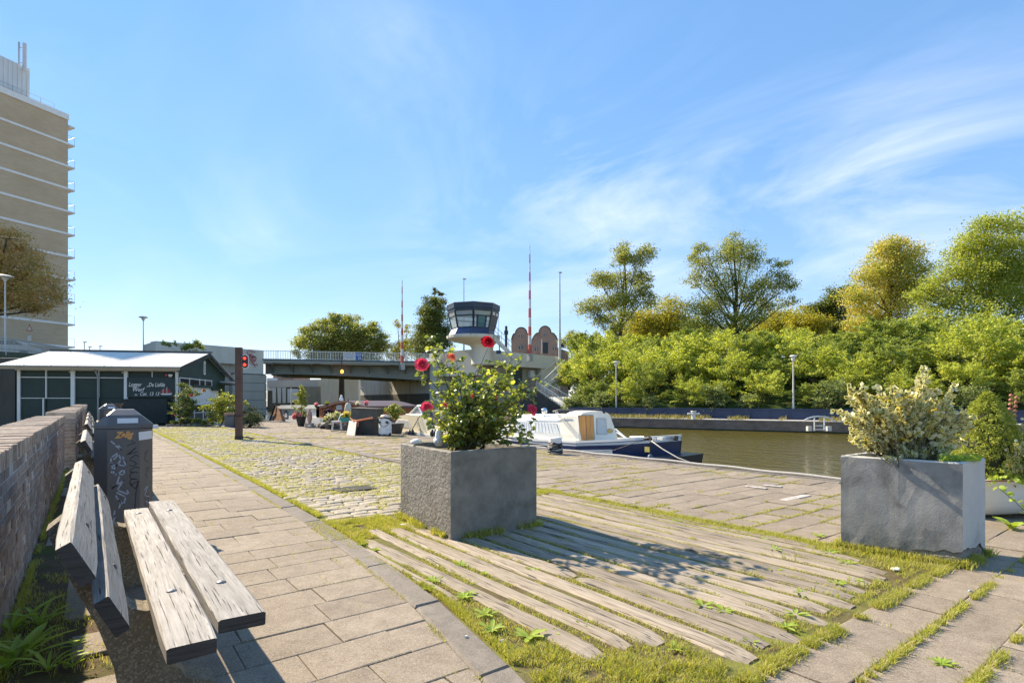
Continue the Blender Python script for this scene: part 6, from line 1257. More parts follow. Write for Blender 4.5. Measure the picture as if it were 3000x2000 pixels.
def wind(t, o, ux, X, Z, px, py, w, h, D, rnd_=False, mat=None, nm='window'):
    bk = Vector((SA, CA, 0)); c = o + ux * X(px) + Vector((0, 0, Z(py))); w, h = w * D / F, h * D / F
    if rnd_: P1 = [(math.cos(a) * w / 2, math.sin(a) * w / 2) for a in [2 * math.pi * k / 14 for k in range(14)]]
    else: P1 = [(-w / 2, -h / 2), (w / 2, -h / 2), (w / 2, h / 2), (-w / 2, h / 2)]
    mb = MB(); mb.prism(P1, c - bk * .05, ux, (0, 0, 1), bk * .06); f = part(mb, nm, mat or M('house_frame', (.30, .29, .26), rough=.6), t, world=True)
    if not mat: mb = MB(); mb.prism([(x * .78, y * .78) for x, y in P1], c - bk * .07, ux, (0, 0, 1), bk * .02); part(mb, 'pane', mDKG, f, world=True)
    if not mat:
        mb = MB(); s_ = .035; mb.prism([(-s_, -h * .39), (s_, -h * .39), (s_, h * .39), (-s_, h * .39)], c - bk * .09, ux, (0, 0, 1), bk * .02); part(mb, 'glazing_bar', mWHITE, f, world=True)
mDKG = M('dark_glass', (.03, .035, .04), rough=.15)
a_ = gable('left of the two brick houses with bell-shaped gables, behind the barrier pole', 104, 1498, 1556, 1045, 996, 1507, 1547, 977, 959, 12); wind(*a_, 1525, 984, 9, 9, 104, True); wind(*a_, 1526, 1018, 16, 14, 104, True)
a_ = gable('right of the two brick houses with bell-shaped gables, with a dark hoist door', 102, 1558, 1634, 1045, 996, 1576, 1617, 975, 955, 12); wind(*a_, 1597, 981, 10, 10, 102, True); wind(*a_, 1571, 1023, 9, 12, 102); wind(*a_, 1624, 1021, 9, 12, 102); wind(*a_, 1598, 1019, 15, 32, 102, False, M('hoist_door', (.03, .045, .045), rough=.6), 'hoist_door'); wind(*a_, 1587, 1014, 2.5, 42, 102, False, mWHITE, 'drainpipe')
t = thing('brick_annex', 'low brick annex with a small dormer right of the gabled houses', 'house', GD(1650, 106, 5)); mb = MB(); o = GD(1634, 106); ux = Vector((CA, -SA, 0)); k = 106 / F
mb.prism([(0, 2), (32 * k, 2), (32 * k, ZA(1030, 106)), (0, ZA(1018, 106))], o, ux, (0, 0, 1), Vector((SA, CA, 0)) * 6); part(mb, 'wall', mHB, t, world=True)
mb = MB(); mb.box(A(1648, 1010, 106), (1.3, 1.2, 1.2), -YAW); part(mb, 'dormer', mWHITEp, t, world=True); mb = MB(); mb.box(A(1648, 1010, 105.3), (.7, .1, .7), -YAW); part(mb, 'window', mDKG, t, world=True)
t = thing('white_house', 'white walled house glimpsed behind the large tree on the right', 'house', GD(2820, 84, 4)); mb = MB(); mb.box(GD(2850, 86, 6.5), (9, 5, 9), -YAW); part(mb, 'wall', mWHITE, t, world=True); mb = MB(); mb.box(GD(2960, 84, 6.0), (5, 5, 8), -YAW); part(mb, 'brick_wing', mHB, t, world=True)
for px in (2800, 2955): mb = MB(); mb.box(GD(px, 80.5, 11 if px < 2900 else 8.8), (1.2, .3, 1.4), -YAW); part(mb, 'window', mDKG, t, world=True)

# --- what shows under the bridge ---
ub = thing('lower_quay_building', 'pale concrete quay structure seen under the bridge', 'building', GD(900, 92))
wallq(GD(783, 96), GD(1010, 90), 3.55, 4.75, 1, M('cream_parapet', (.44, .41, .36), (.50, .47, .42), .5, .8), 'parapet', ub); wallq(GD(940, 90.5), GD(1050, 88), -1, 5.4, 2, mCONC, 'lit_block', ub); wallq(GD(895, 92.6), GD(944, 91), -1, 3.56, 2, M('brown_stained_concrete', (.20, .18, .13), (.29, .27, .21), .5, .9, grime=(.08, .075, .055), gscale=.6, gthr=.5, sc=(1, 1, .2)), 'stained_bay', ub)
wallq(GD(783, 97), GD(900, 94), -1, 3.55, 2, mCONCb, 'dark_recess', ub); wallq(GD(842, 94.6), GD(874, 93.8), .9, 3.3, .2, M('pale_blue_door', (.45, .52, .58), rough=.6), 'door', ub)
wallq(GD(800, 100), GD(860, 99), 4.8, 7.5, 5, mHB, 'brick_upper', ub); wallq(GD(782, 96.5), GD(800, 96), 3.0, 5.2, 1, mLBL, 'white_frame', ub)
for px in (807, 822, 836): mb = MB(); mb.loft([[A(px - 10, 1135, 90), A(px + 2, 1135, 90), A(px + 1, 1180, 90), A(px - 8, 1180, 90)], [A(px - 10, 1135, 91), A(px + 2, 1135, 91), A(px + 1, 1180, 91), A(px - 8, 1180, 91)]]); part(mb, 'fender_pile', mWHITEp, ub, world=True)
mb = MB(); mb.tube([A(853, 1135, 91), A(853, 1190, 91)], .08, 6); part(mb, 'white_post', mWHITE, ub, world=True)

# ================================================================ TOWER BLOCK (left)
def CWp(X, D, z=0): return cw(X, D, z)
tb = thing('tower_block', 'tall beige brick tower block with white floor bands at the left edge', 'building', CWp(-58, 66, 4))
fdir = Vector((-2.7, -6.2)).normalized(); ndir = Vector((-.917, .4)).normalized()
def TBp(s, o, z): return CWp(-55.4 + fdir.x * s + ndir.x * o, 69 + fdir.y * s + ndir.y * o, z)   # s: along the visible face towards the camera, o: into the block
mTB = newmat('beige_tower_brick')
m_, t, b = mTB; Pn = posn(t).outputs['Position']; bt = t.nodes.new('ShaderNodeTexBrick'); 
mpp = t.nodes.new('ShaderNodeMapping'); t.links.new(Pn, mpp.inputs[0])
tn = nz(t, Pn, .35, 5, .6, .3, (1, 1, 1.4)); tn2 = nz(t, Pn, 3.0, 3, .7, 0, (.35, .35, 6))
cbk = mx(t, ramp(t, tn, [(.35, (0, 0, 0)), (.65, (1, 1, 1))]), (.50, .385, .25), (.58, .46, .31)); cbk = mx(t, ramp(t, tn2, [(.35, (.5, .5, .5)), (.6, (0, 0, 0))]), cbk, (.40, .30, .19)); t.links.new(cbk, b.inputs['Base Color']); b.inputs['Roughness'].default_value = .9; t.nodes.remove(bt); mTB = m_
def tbx(s0, s1, o0, o1, z0, z1): return [TBp(s0, o0, z0), TBp(s1, o0, z0), TBp(s1, o1, z0), TBp(s0, o1, z0), TBp(s0, o0, z1), TBp(s1, o0, z1), TBp(s1, o1, z1), TBp(s0, o1, z1)]
mb = MB(); mb.hexa(tbx(0, 11, 0, 10, 0, 36.2)); part(mb, 'brick_wall', mTB, tb, world=True)
kk_ = 69 / F
mb = MB(); mb.hexa(tbx(-.05, 11.05, -.12, 10.1, 36.2, 36.9)); part(mb, 'roof_fascia', mWHITE, tb, world=True)
for i, yb_ in enumerate([421.5 + 66 * k for k in range(10)] + [368]):
    z = EYE + (HY - yb_) * kk_; 
    if i < 10: mb = MB(); mb.hexa(tbx(-.02, 11, -.06, .2, z - .12, z + .14)); part(mb, 'floor_band', mWHITE, tb, world=True)
    mb = MB(); mb.hexa([TBp(-.75, -.05, z - .1), TBp(-.03, -.05, z - .1), TBp(-.03, 2.5, z - .1), TBp(-.75, 2.5, z - .1), TBp(-.75, -.05, z + .08), TBp(-.03, -.05, z + .08), TBp(-.03, 2.5, z + .08), TBp(-.75, 2.5, z + .08)]); bal = part(mb, 'balcony', mWHITEp, tb, world=True)
    if i < 10:
        mb = MB(); mb.tube([TBp(-.03, 0, z + 1.05), TBp(-.72, 0, z + 1.05), TBp(-.72, 0, z + .08)], .022, 4); mb.tube([TBp(-.72, 0, z + 1.05), TBp(-.72, 2.4, z + 1.05)], .022, 4); part(mb, 'balcony_rail', mSTEEL, bal, world=True)
phx = (87 - HX) / F * 66.5
mCOR = M('pale_metal_cladding', (.62, .63, .62), (.68, .69, .68), 1, .5)
def PH(s, o, z): return CWp(phx + fdir.x * s + ndir.x * o, 66.5 + fdir.y * s + ndir.y * o, z)
ph = []; mb = MB(); q = [PH(0, 0, 36.9), PH(7, 0, 36.9), PH(7, 5, 36.9), PH(0, 5, 36.9)]; mb.loft([q, [p + Vector((0, 0, 4.2)) for p in q]]); pent = part(mb, 'penthouse', mCOR, tb, world=True)
for k in range(15): s = .1 + k * .45; mb = MB(); mb.hexa([PH(s, -.05, 37), PH(s + .2, -.05, 37), PH(s + .2, -.001, 37), PH(s, -.001, 37), PH(s, -.05, 41), PH(s + .2, -.05, 41), PH(s + .2, -.001, 41), PH(s, -.001, 41)]); part(mb, 'cladding_rib', mCOR, pent, world=True)
an = thing('antenna_mast', 'grey phone antenna mast on the tower block penthouse', 'antenna', PH(1.5, -.3, 37)); mb = MB(); mb.tube([A(56, 284, 65.8), A(56, 124, 65.8)], .11, 6); part(mb, 'mast', mSTEEL, an, world=True); mb = MB(); mb.tube([A(72, 208, 65.6), A(72, 128, 65.6)], .2, 8); part(mb, 'panel_antenna', mWHITEp, an, world=True)
for py in (140, 185): mb = MB(); mb.tube([A(56, py, 65.7), A(72, py, 65.6)], .05, 5); part(mb, 'bracket', mSTEEL, an, world=True)
rf = thing('roof_railing', 'thin railing on the roof of the tower block', 'railing', TBp(3, 1, 36.9)); mb = MB()
for z in (37.5, 38.0): mb.tube([TBp(1, 1.0, z), TBp(8, 1.0, z)], .025, 4)
for k in range(6): mb.tube([TBp(1 + k * 1.4, 1, 36.9), TBp(1 + k * 1.4, 1, 38)], .025, 4)
part(mb, 'rail', mSTEEL, rf, world=True)
# raised bank, fence and its wall
fpts = [(-60, 34.5, 4.4), (0, 38, 4.55), (80, 44, 4.95), (163, 52, 5.3), (225, 60, 5.6), (290, 69, 5.9), (340, 76, 6.0)]
mb = MB(); mb.loft([[GD(px, D - .6, z), GD(px, D + 30, z), GD(px, D + 30, -1), GD(px, D - .6, -1)] for px, D, z in fpts]); solo(mb, 'raised_bank', M('bank_earth', (.08, .085, .04), (.12, .12, .06), 1, .95), kind='structure')
mb = MB(); mb.loft([[GD(-80, 29.6, -.1), GD(-80, 29.6, 3.5), GD(-80, 40, 4.4), GD(-80, 40, -.1)], [GD(44, 29.8, -.1), GD(44, 29.8, 3.5), GD(44, 41, 4.4), GD(44, 41, -.1)], [GD(300, 40, -.1), GD(300, 40, 3.5), GD(300, 48, 4.4), GD(300, 48, -.1)]])
solo(mb, 'retaining_wall', M('dark_retaining_brick', (.075, .07, .058), (.12, .11, .09), .8, .9, bs=.5, bscale=14, grime=(.04, .038, .03), gscale=.9, gthr=.5, sc=(1, 1, .3)), 'dark stained retaining wall left of the green shed', 'wall')
fe = thing('slat_fence', 'whitish vertical slat fence along the raised road behind the shed', 'fence', GD(80, 44, 4.9)); mFE = M('weathered_white_slat', (.42, .40, .35), (.52, .50, .44), 6, .8)
tot = 0; fpos = []
for (a, b_) in zip(fpts[:-1], fpts[1:]):
    p, q = GD(*a[:2], a[2]), GD(*b_[:2], b_[2]); n = max(2, int((q - p).length / .30)); fpos += [(p.lerp(q, k / n), (q - p).normalized()) for k in range(n)]
    for z in (.25, .98): mb = MB(); mb.tube([p + Vector((0, 0, z)), q + Vector((0, 0, z))], .035, 4); part(mb, 'fence_rail', mFE, fe, world=True)
for k, (p, d) in enumerate(fpos[:295]): mb = MB(); mb.box(p + Vector((0, 0, .55)), (.10 if k % 12 else .14, .02, 1.05), math.atan2(d.y, d.x)); part(mb, 'slat' if k % 12 else 'fence_post', mFE, fe, world=True)
ws = thing('warning_sign', 'red-edged triangular road sign above the slat fence', 'road sign', GD(86, 46.5, 5)); mb = MB(); mb.tube([A(86, 1005, 46.5), A(86, 945, 46.5)], .035, 6); part(mb, 'post', mSTEEL, ws, world=True)
for (s_, m__, o_) in ((1.0, mRED, 0), (.68, mWHITE, .03)): mb = MB(); c = A(86, 962, 46.3 - o_); mb.prism([(-.28 * s_, -.2 * s_), (.28 * s_, -.2 * s_), (0, .34 * s_)], c, (CA, -SA, 0), (0, 0, 1), Vector((SA, CA, 0)) * .02); part(mb, 'sign_face', m__, ws, world=True)
mb = MB(); mb.box(A(86, 990, 46.4), (.3, .04, .42), -YAW); part(mb, 'small_plate', mLBL, ws, world=True)
pc_ = thing('parked_car', 'roof of a white car parked behind the slat fence', 'car', GD(20, 47, 4.9), -YAW + .5)
mb = MB(); W_ = .85
def carprof(w): return [(-2.1, .35), (-2.1, .75), (-1.9, .95), (-1.2, 1.0), (-.7, 1.42), (.8, 1.45), (1.5, 1.0), (2.1, .85), (2.15, .35)]
mb.prism(carprof(0), (0, -W_, 0), (1, 0, 0), (0, 0, 1), (0, 2 * W_, 0)); part(mb, 'body', mWHITEs, pc_)
for sy in (-1, 1): mb = MB(); mb.prism([(-1.0, 1.02), (-.62, 1.36), (.72, 1.38), (1.25, 1.02)], (0, sy * (W_ + .012) - .01, 0), (1, 0, 0), (0, 0, 1), (0, .02, 0)); part(mb, 'side_window', mDKG, pc_)
for x in (-1.3, 1.3):
    for sy in (-1, 1): mb = MB(); mb.lathe([(.32, -.1), (.32, .1)], n=14); mb.v = [(x + v[0], sy * .8 + v[2], .32 + v[1]) for v in mb.v]; part(mb, 'wheel', mBLK, pc_)
for px, D_, h, lb in ((247, 90, 1002, 'distant lamp post left of the shed ridge'), (262, 96, 1016, 'distant short signal post behind the shed ridge'), (293, 100, 1014, 'distant lamp post just right of the tower block')):
    t = thing('distant_post', lb, 'post', GD(px, D_, 5)); mb = MB(); mb.tube([GD(px, D_, 5), GD(px, D_, ZA(h, D_))], .07, 5); part(mb, 'pole', mSTEEL, t, world=True); mb = MB(); mb.box(GD(px + 2, D_, ZA(h, D_)), (.5, .2, .15), -YAW); part(mb, 'head', mSTEEL, t, world=True)
# ================================================================ GREEN SHED
SP0 = (-25.15, 28.0); SDX, SDD = .982, .188
sh = thing('shed', 'dark green boatyard shed with white timber framing and a pale corrugated roof', 'shed', cw(*SP0), math.atan2(-(SDX * SA) + SDD * CA, SDX * CA + SDD * SA))
def SU(px): k = (px - HX) / F; return (SP0[1] * k - SP0[0]) / (SDX - SDD * k)
def SZ(px, py): return EYE + (HY - py) / F * (SP0[1] + SDD * SU(px))
Z1 = lambda x, y: (x / 2.94, 900 + y / 2.94)          # the zoomed study picture -> photo pixels
Wd_, Dp, EV, RG = 7.44, 7.8, 2.93, 4.02
mb = MB(); mb.hexa([(0, .10, 0), (Wd_, .10, 0), (Wd_, Dp, 0), (0, Dp, 0), (0, .10, EV - .05), (Wd_, .10, EV - .05), (Wd_, Dp, EV - .05), (0, Dp, EV - .05)]); part(mb, 'inner_walls', mGREEN, sh)
# front boards
def fr(x0, x1, z0, z1, y0, y1, nm, mat, lab=None, par=None): mb = MB(); mb.bb(x0, x1, y0, y1, z0, z1); return part(mb, nm, mat, par or sh, lab)
uu = lambda x: SU(x / 2.94)
cols = [uu(150), uu(397), uu(630), uu(850), uu(1085), uu(1520)]
zr = [.08, 1.34, 2.40, 2.72]
for i in range(5):
    for j in range(3): fr(cols[i] + .02, cols[i + 1] - .02, zr[j] + .015, zr[j + 1] - .015, .05, .095, 'green_board', mGREEN)
fr(0, Wd_, 2.76, 2.90, -.03, .09, 'white_beam', mWHITE); fr(0, Wd_, 2.64, 2.70, .0, .06, 'white_lintel', mWHITE) if False else None
for x, w in ((uu(163), .13), (uu(397), .05), (uu(628), .18), (uu(850), .05), (uu(1085), .17), (uu(1522), .12)): fr(x - w / 2, x + w / 2, .1 if w > .1 else 1.36, 2.755, -.02 - (.015 if w > .1 else 0), .048, 'white_post', mWHITE)
fr(uu(372) - .03, uu(372) + .03, .1, 1.31, -.01, .048, 'white_post', mWHITE)
for x in (uu(628), uu(1080)): fr(x - .15, x + .15, 2.66, 2.70, -.07, -.036, 'white_bracket', mWHITE)
fr(cols[0], uu(1060), 2.385, 2.425, .0, .048, 'white_rail', mWHITE); fr(cols[0], cols[2] - .1, 1.325, 1.36, .0, .048, 'white_rail', mWHITE); fr(uu(1310) - .02, uu(1310) + .02, 2.45, 2.75, .0, .048, 'white_post', mWHITE)
fr(uu(1068), uu(1460), .02, 1.30, -.35, .04, 'lower_dark_board', M('near_black_green', (.012, .018, .017), (.02, .03, .026), 3, .6))
mb = MB(); mb.tube([(uu(822), -.12, 2.98), (uu(822), -.12, 2.85), (uu(850), -.06, 2.45), (uu(850), -.06, .05)], .045, 8); part(mb, 'drainpipe', M('grey_drainpipe', (.30, .31, .32), rough=.5), sh)
# sign board
zs0, zs1 = 1.40, 2.38
sgn = thing('painted_sign', 'dark green sign lettered Logger De Liefde Werf on the shed front', 'sign', PM[sh] @ Vector((uu(1100), -.06, zs0)), sh.rotation_euler[2])
L_ = uu(1512) - uu(1100)
mb = MB(); mb.bb(0, L_, -.02, .02, 0, zs1 - zs0 + .05); part(mb, 'board', M('sign_green', (.014, .034, .034), (.018, .04, .04), 1, .5), sgn)
mLET = M('cream_lettering', (.82, .79, .70), rough=.5)
q = L_ / 412.0
for (s_, x, y, sz, w) in (('Logger', 1113, 648, .32, .68), ('„De Liefde', 1268, 648, .30, .66), ('Werf', 1142, 706, .29, .88), ('sv.', 1165, 757, .17, .75), ('Cor.', 1208, 757, .28, .68), ('13', 1288, 757, .27, .75), ('13', 1338, 757, .27, .75)):
    text(s_, ((x - 1100) * q, -.0225, (775 - y) * (zs1 - zs0) / 225), (1, 0, 0), (0, 0, 1), sz, mLET, sgn, 'lettering', shear=.28, width=w, bold=.003)
# painted lugger with red sails
mSAIL = M('red_sail_paint', (.33, .03, .035), (.40, .05, .05), 10, .6)
px2 = lambda x, y: ((x - 1100) * q, (775 - y) * (zs1 - zs0) / 225)
def flat(pts, mat, nm): mb = MB(); mb.prism([px2(*p) for p in pts], (0, -.0215, 0), (1, 0, 0), (0, 0, 1), (0, -.002, 0)); part(mb, nm, mat, sgn)
flat([(1383, 732), (1490, 728), (1478, 745), (1400, 748)], mLET, 'painted_hull'); flat([(1413, 672), (1436, 672), (1436, 728), (1411, 728)], mSAIL, 'painted_sail'); flat([(1450, 665), (1490, 722), (1447, 726)], mSAIL, 'painted_sail'); flat([(1390, 690), (1408, 700), (1406, 728), (1386, 728)], mSAIL, 'painted_sail')
for x, y0 in ((1442, 655), (1409, 672)): flat([(x - 2, y0), (x + 2, y0), (x + 2, 735), (x - 2, 735)], mLET, 'painted_mast')
# roof: corrugated sheets
def corr(u0, u1, y0, z0, y1, z1, name, mat, pitch=.14, amp=.011):
    n = int((u1 - u0) / pitch * 4); mb = MB(); r_ = []
    for k in range(n + 1):
        u = u0 + (u1 - u0) * k / n; a = amp * math.sin(2 * math.pi * k / 4); r_.append([Vector((u, y0, z0 + a)), Vector((u, y1, z1 + a)), Vector((u, y1, z1 + a - .02)), Vector((u, y0, z0 + a - .02))])
    mb.loft(r_); return part(mb, name, mat, sh)
mRSH = M('pale_corrugated_sheet', (.70, .66, .58), (.78, .74, .67), 2, .7, grime=(.56, .51, .43), gscale=1.2, gthr=.6)
for k in range(7):
    a = -.55 + k * (Wd_ + .95) / 7; b_ = -.55 + (k + 1) * (Wd_ + .95) / 7 - .02; corr(a, b_, -.5, EV + .06, Dp / 2 + .02, RG + .06, 'roof_sheet', mRSH); corr(a, b_, Dp + .5, EV - .1, Dp / 2 - .0, RG + .06, 'roof_sheet', mRSH)
fr(-.6, Wd_ + .5, RG + .06, RG + .14, Dp / 2 - .12, Dp / 2 + .12, 'ridge_cap', mSTEELd)
fr(-.5, Wd_ + .35, EV - .13, EV + .03, -.46, -.30, 'eaves_board', M('tan_eaves', (.42, .35, .25), (.5, .43, .33), 2, .7)); fr(-.55, Wd_ + .4, EV + .0, EV + .045, -.56, -.47, 'gutter', mSTEEL)
# gable end
mb = MB(); mb.prism([(.1, 0), (Dp, 0), (Dp, EV - .05), (Dp / 2, RG - .04), (.1, EV + .0)], (Wd_, 0, 0), (0, 1, 0), (0, 0, 1), (.06, 0, 0)); part(mb, 'gable_wall', mGREEN2, sh)
for sgn_ in (0, 1):
    ya, za, yb2, zb2 = (-.5, EV + .0, Dp / 2, RG + .04) if not sgn_ else (Dp + .9, EV - .35, Dp / 2, RG + .04)
    mb = MB(); mb.loft([[Vector((Wd_ + .36, ya, za)), Vector((Wd_ + .42, ya, za)), Vector((Wd_ + .42, ya, za - .2)), Vector((Wd_ + .36, ya, za - .2))], [Vector((Wd_ + .36, yb2, zb2)), Vector((Wd_ + .42, yb2, zb2)), Vector((Wd_ + .42, yb2, zb2 - .2)), Vector((Wd_ + .36, yb2, zb2 - .2))]]); part(mb, 'bargeboard', M('dark_bargeboard', (.03, .038, .036), (.05, .055, .05), 4, .7), sh)
X1 = Wd_ + .065
def gb(y0, y1, z0, z1, nm, mat, d=.03, off=0.0): mb = MB(); mb.bb(X1 + off, X1 + off + d, y0, y1, z0, z1); return part(mb, nm, mat, sh)
gb(.18, .26, .3, 2.45, 'white_post', mWHITE); gb(.26, 5.2, 2.42, 2.47, 'white_rail', mWHITE, .035); gb(.26, 5.2, 2.02, 2.07, 'white_rail', mWHITE, .035)
for y in (1.55, 3.1, 4.0, 5.15): gb(y, y + .05, 2.0, 2.5, 'white_post', mWHITE, .04)
for y0, y1 in ((.3, 1.5), (1.65, 3.05), (3.2, 3.95), (4.1, 5.1)): gb(y0, y1, 2.08, 2.41, 'window_pane', mDKG, .015)
for y0, y1 in ((1.7, 3.2), (3.22, 4.9), (4.92, 6.3)): gb(y0, y1, .95 if y0 < 6 else 1, 1.98 - (0 if y0 < 4.9 else .12), 'white_shutter', mWHITE, .05)
gb(1.6, 4.9, 1.99, 2.16, 'roller_box', mGREEN2, .14, .01) if False else None
mb = MB(); mb.bb(X1, X1 + .16, 1.8, 5.0, 1.98, 2.12); part(mb, 'shutter_box', mGREEN2, sh); mb = MB(); mb.bb(X1, X1 + .16, 5.0, 6.6, 1.84, 1.97); part(mb, 'shutter_box', mGREEN2, sh)
for y0, y1 in ((.8, 2.2), (2.3, 3.6), (3.7, 5.0)):
    gb(y0, y1, .55, .92, 'window_pane', mDKG, .02); gb(y0, y1, .12, .5, 'grey_panel', mSTEELd, .02); gb(y0 - .08, y0, .1, .95, 'white_post', mWHITE, .05)
gb(.7, 5.1, .50, .55, 'white_rail', mWHITE, .05); gb(.7, 5.1, .06, .11, 'white_rail', mWHITE, .05); gb(6.5, 7.6, .1, 2.0, 'green_door', mGREEN2, .04)
mb = MB(); mb.prism([(.13 * math.cos(a), (.3 if math.sin(a) > 0 else -.3) * 1 + .13 * math.sin(a) * 1) for a in [2 * math.pi * k / 16 for k in range(16)]], (X1, Dp / 2, 3.18), (0, 1, 0), (0, 0, 1), (.05, 0, 0)); lv = part(mb, 'louvre_vent', mWHITE, sh)
for k in range(6): mb = MB(); mb.bb(X1 + .051, X1 + .07, Dp / 2 - .09, Dp / 2 + .09, 2.92 + k * .09, 2.955 + k * .09); part(mb, 'louvre', mSTEELd, lv)
corrp = PM[sh]; mb = MB()
for k in range(10): mb.bb(X1 + .1, X1 + .9, 6.4 + k * .17, 6.49 + k * .17, 2.42 - k * .015, 2.46 - k * .015)
part(mb, 'lean_to_sheet', mRSH, sh, kind='stuff'); mb = MB(); mb.tube([(X1 + .85, 8.0, 0), (X1 + .85, 8.0, 2.4)], .04, 6); part(mb, 'lean_to_post', mSTEELd, sh)
mb = MB(); mb.bb(X1 - .6, X1 + .75, 6.2, 8.8, 2.28, 2.33); part(mb, 'lean_to_frame', mSTEELd, sh)
# camera dome and lamp
mb = MB(); mb.lathe([(.02, -.1), (.08, -.07), (.1, 0), (.1, .05)], (uu(1475), -.12, 2.55), 10); part(mb, 'security_camera', mWHITEs, sh, smooth=True)
mb = MB(); mb.bb(uu(1437) - .05, uu(1437) + .05, -.08, .04, 2.5, 2.62); part(mb, 'red_alarm_box', mRED, sh)

# ================================================================ SIGNAL POST
c = G(700, 1287); sp = thing('signal_post', 'tall rusty steel post with two red lights facing the canal', 'signal post', c, -YAW + .1)
mb = MB(); mb.box((0, 0, 1.43), (.17, .17, 2.86)); part(mb, 'post', mRUST, sp)
mb = MB(); mb.box((0, 0, .05), (.19, .19, .12)); part(mb, 'base', mBLK, sp)
mb = MB(); mb.tube([(.09, 0, 2.62), (.25, 0, 2.58), (.5, 0.02, 2.58)], .014, 5); part(mb, 'bracket', mBLK, sp)
hd = MB(); P1 = [(.11 * math.cos(a), (.12 if math.sin(a) > 0 else -.12) + .105 * math.sin(a)) for a in [2 * math.pi * (k + .5) / 20 for k in range(20)]]
hd.prism(P1, (.205, -.06, 2.42), (1, 0, 0), (0, 0, 1), (0, .02, 0)); bd = part(hd, 'white_backboard', mWHITE, sp)
hd = MB(); hd.prism([(x * .82, z * .88) for x, z in P1], (.205, -.1, 2.42), (1, 0, 0), (0, 0, 1), (0, .035, 0)); hb_ = part(hd, 'signal_head', mBLK, sp)
for z in (2.32, 2.52):
    mb = MB(); mb.lathe([(.045, 0), (.04, .012), (.02, .02), (.002, .023)], n=14); mb.v = [(.205 + v[0], -.101 - v[2], z + v[1]) for v in mb.v]; part(mb, 'red_light', emis('red_signal_light', (1.0, .03, .02), 1.5), sp, smooth=True)
mb = MB(); mb.bb(-.42, -.10, -.09, .03, .76, .83); part(mb, 'wooden_bracket', M('reddish_wood', (.28, .15, .10), (.36, .21, .15), 8, .7), sp); mb = MB(); mb.bb(.10, .27, -.02, .04, .76, .80); part(mb, 'wooden_bracket', M('reddish_wood2', (.2, .12, .09), rough=.7), sp)
mb = MB(); mb.bb(-.32, .2, -.12, -.09, .73, .755); part(mb, 'strap', mBLK, sp)
mb = MB()
for k in range(4): mb.tube([c + Vector((.1, 0, .06)), c + Vector((.2 + .05 * k, -.1 - .03 * k, .1 - .02 * k)), c + Vector((.32 + .04 * k, -.02 * k, .02)), c + Vector((.28, -.12, .012))], .01, 4)
solo(mb, 'cable_coil', mBLK, 'tangle of dark cable at the foot of the rusty signal post', 'cable')

# ================================================================ SHRUBS NEAR THE SHED
def bush(name, label, D, bpx, blobs, n, ls, mat, seed, r0=.03, cat='shrub', asp=.8, zb=0, shape=LEAF4):
    t = thing(name, label, cat, GD(bpx, D, zb)); limbs(GD(bpx, D, zb), blobs, D, r0, mBARK, t, seed, .2, 2); crown(blobs, D, ls, n, mat, 'foliage', t, np.random.default_rng(seed), .9, 20, dj=.25, asp=asp, shape=shape); return t
lfYB = leafmat('bright_yellow_green_leaf', (.16, .21, .03), (.36, .38, .07), (.45, .45, .14), .4, .4, 2, .4)
bush('shrub', 'bright yellow-green shrub between the shed and the rusty post', 26, 645, [(632, 1172, 18), (660, 1165, 20), (685, 1178, 18), (612, 1198, 18), (648, 1200, 26), (680, 1210, 18), (715, 1180, 8), (620, 1222, 14), (655, 1226, 18)], 3600, .085, lfYB, 31)
bush('shrub', 'dark drooping evergreen mound right of the rusty post', 25, 732, [(735, 1205, 20), (720, 1222, 22), (748, 1222, 20), (725, 1240, 20), (752, 1238, 16), (735, 1232, 26)], 6000, .06, leafmat('dark_evergreen', (.035, .055, .02), (.075, .10, .035), None, .25, .6, 3, .2), 32, asp=.4)
bush('rose_bush', 'dark climbing rose with a few red blooms against the shed corner', 27, 545, [(540, 1130, 13), (550, 1150, 18), (535, 1170, 18), (560, 1175, 14), (520, 1185, 16), (545, 1195, 22), (580, 1150, 9), (595, 1145, 6), (515, 1205, 14), (570, 1200, 14), (540, 1215, 20)], 3600, .075, lfDK, 33, .02)
for px, py in ((561, 1156), (560, 1159), (595, 1143), (514, 1217), (536, 1219)): mb = MB(); mb.lathe([(.02, -.04), (.06, -.02), (.065, .02), (.03, .05)], A(px, py, 26.6), 8); solo(mb, 'rose_bloom', mROSE1, {561: 'red rose bloom high on the climbing rose by the shed', 560: 'red rose bloom just below the high one on the climbing rose', 595: 'dark red bloom on a stray twig before the white shutters', 514: 'crimson bloom low on the left of the climbing rose', 536: 'crimson bloom low in the middle of the climbing rose'}[px], 'rose bloom')
bush('ground_cover', 'low dark green bed planting below the shed gable', 26.2, 555, [(510, 1236, 8), (530, 1232, 9), (550, 1230, 10), (575, 1232, 9), (600, 1238, 7), (620, 1240, 5)], 3000, .06, lfDK, 34, .01, 'plant')
bush('shrub', 'yellow-green treetop showing above the shed roof against the concrete parapet', 40, 560, [(478, 1005, 7), (490, 1010, 9), (512, 1006, 8), (545, 1015, 12), (562, 1008, 14), (580, 1005, 12), (588, 1015, 10), (560, 1022, 18)], 2200, .1, lfYB, 35, .03, zb=3)
t = thing('planter_box', 'grey wooden planter box behind the rusty post', 'planter', GD(678, 25.2)); mb = MB(); mb.box(GD(678, 25.2, .33), (.42, .42, .66), -YAW); part(mb, 'box', M('grey_box', (.10, .105, .11), (.14, .14, .14), 5, .7), t, world=True)
ORD = ['leftmost', 'second from left', 'third from left', 'fourth from left', 'fifth from left', 'sixth from left', 'seventh from left', 'eighth from left', 'ninth from left', 'tenth from left'] + ['%dth from left' % k for k in range(11, 40)]
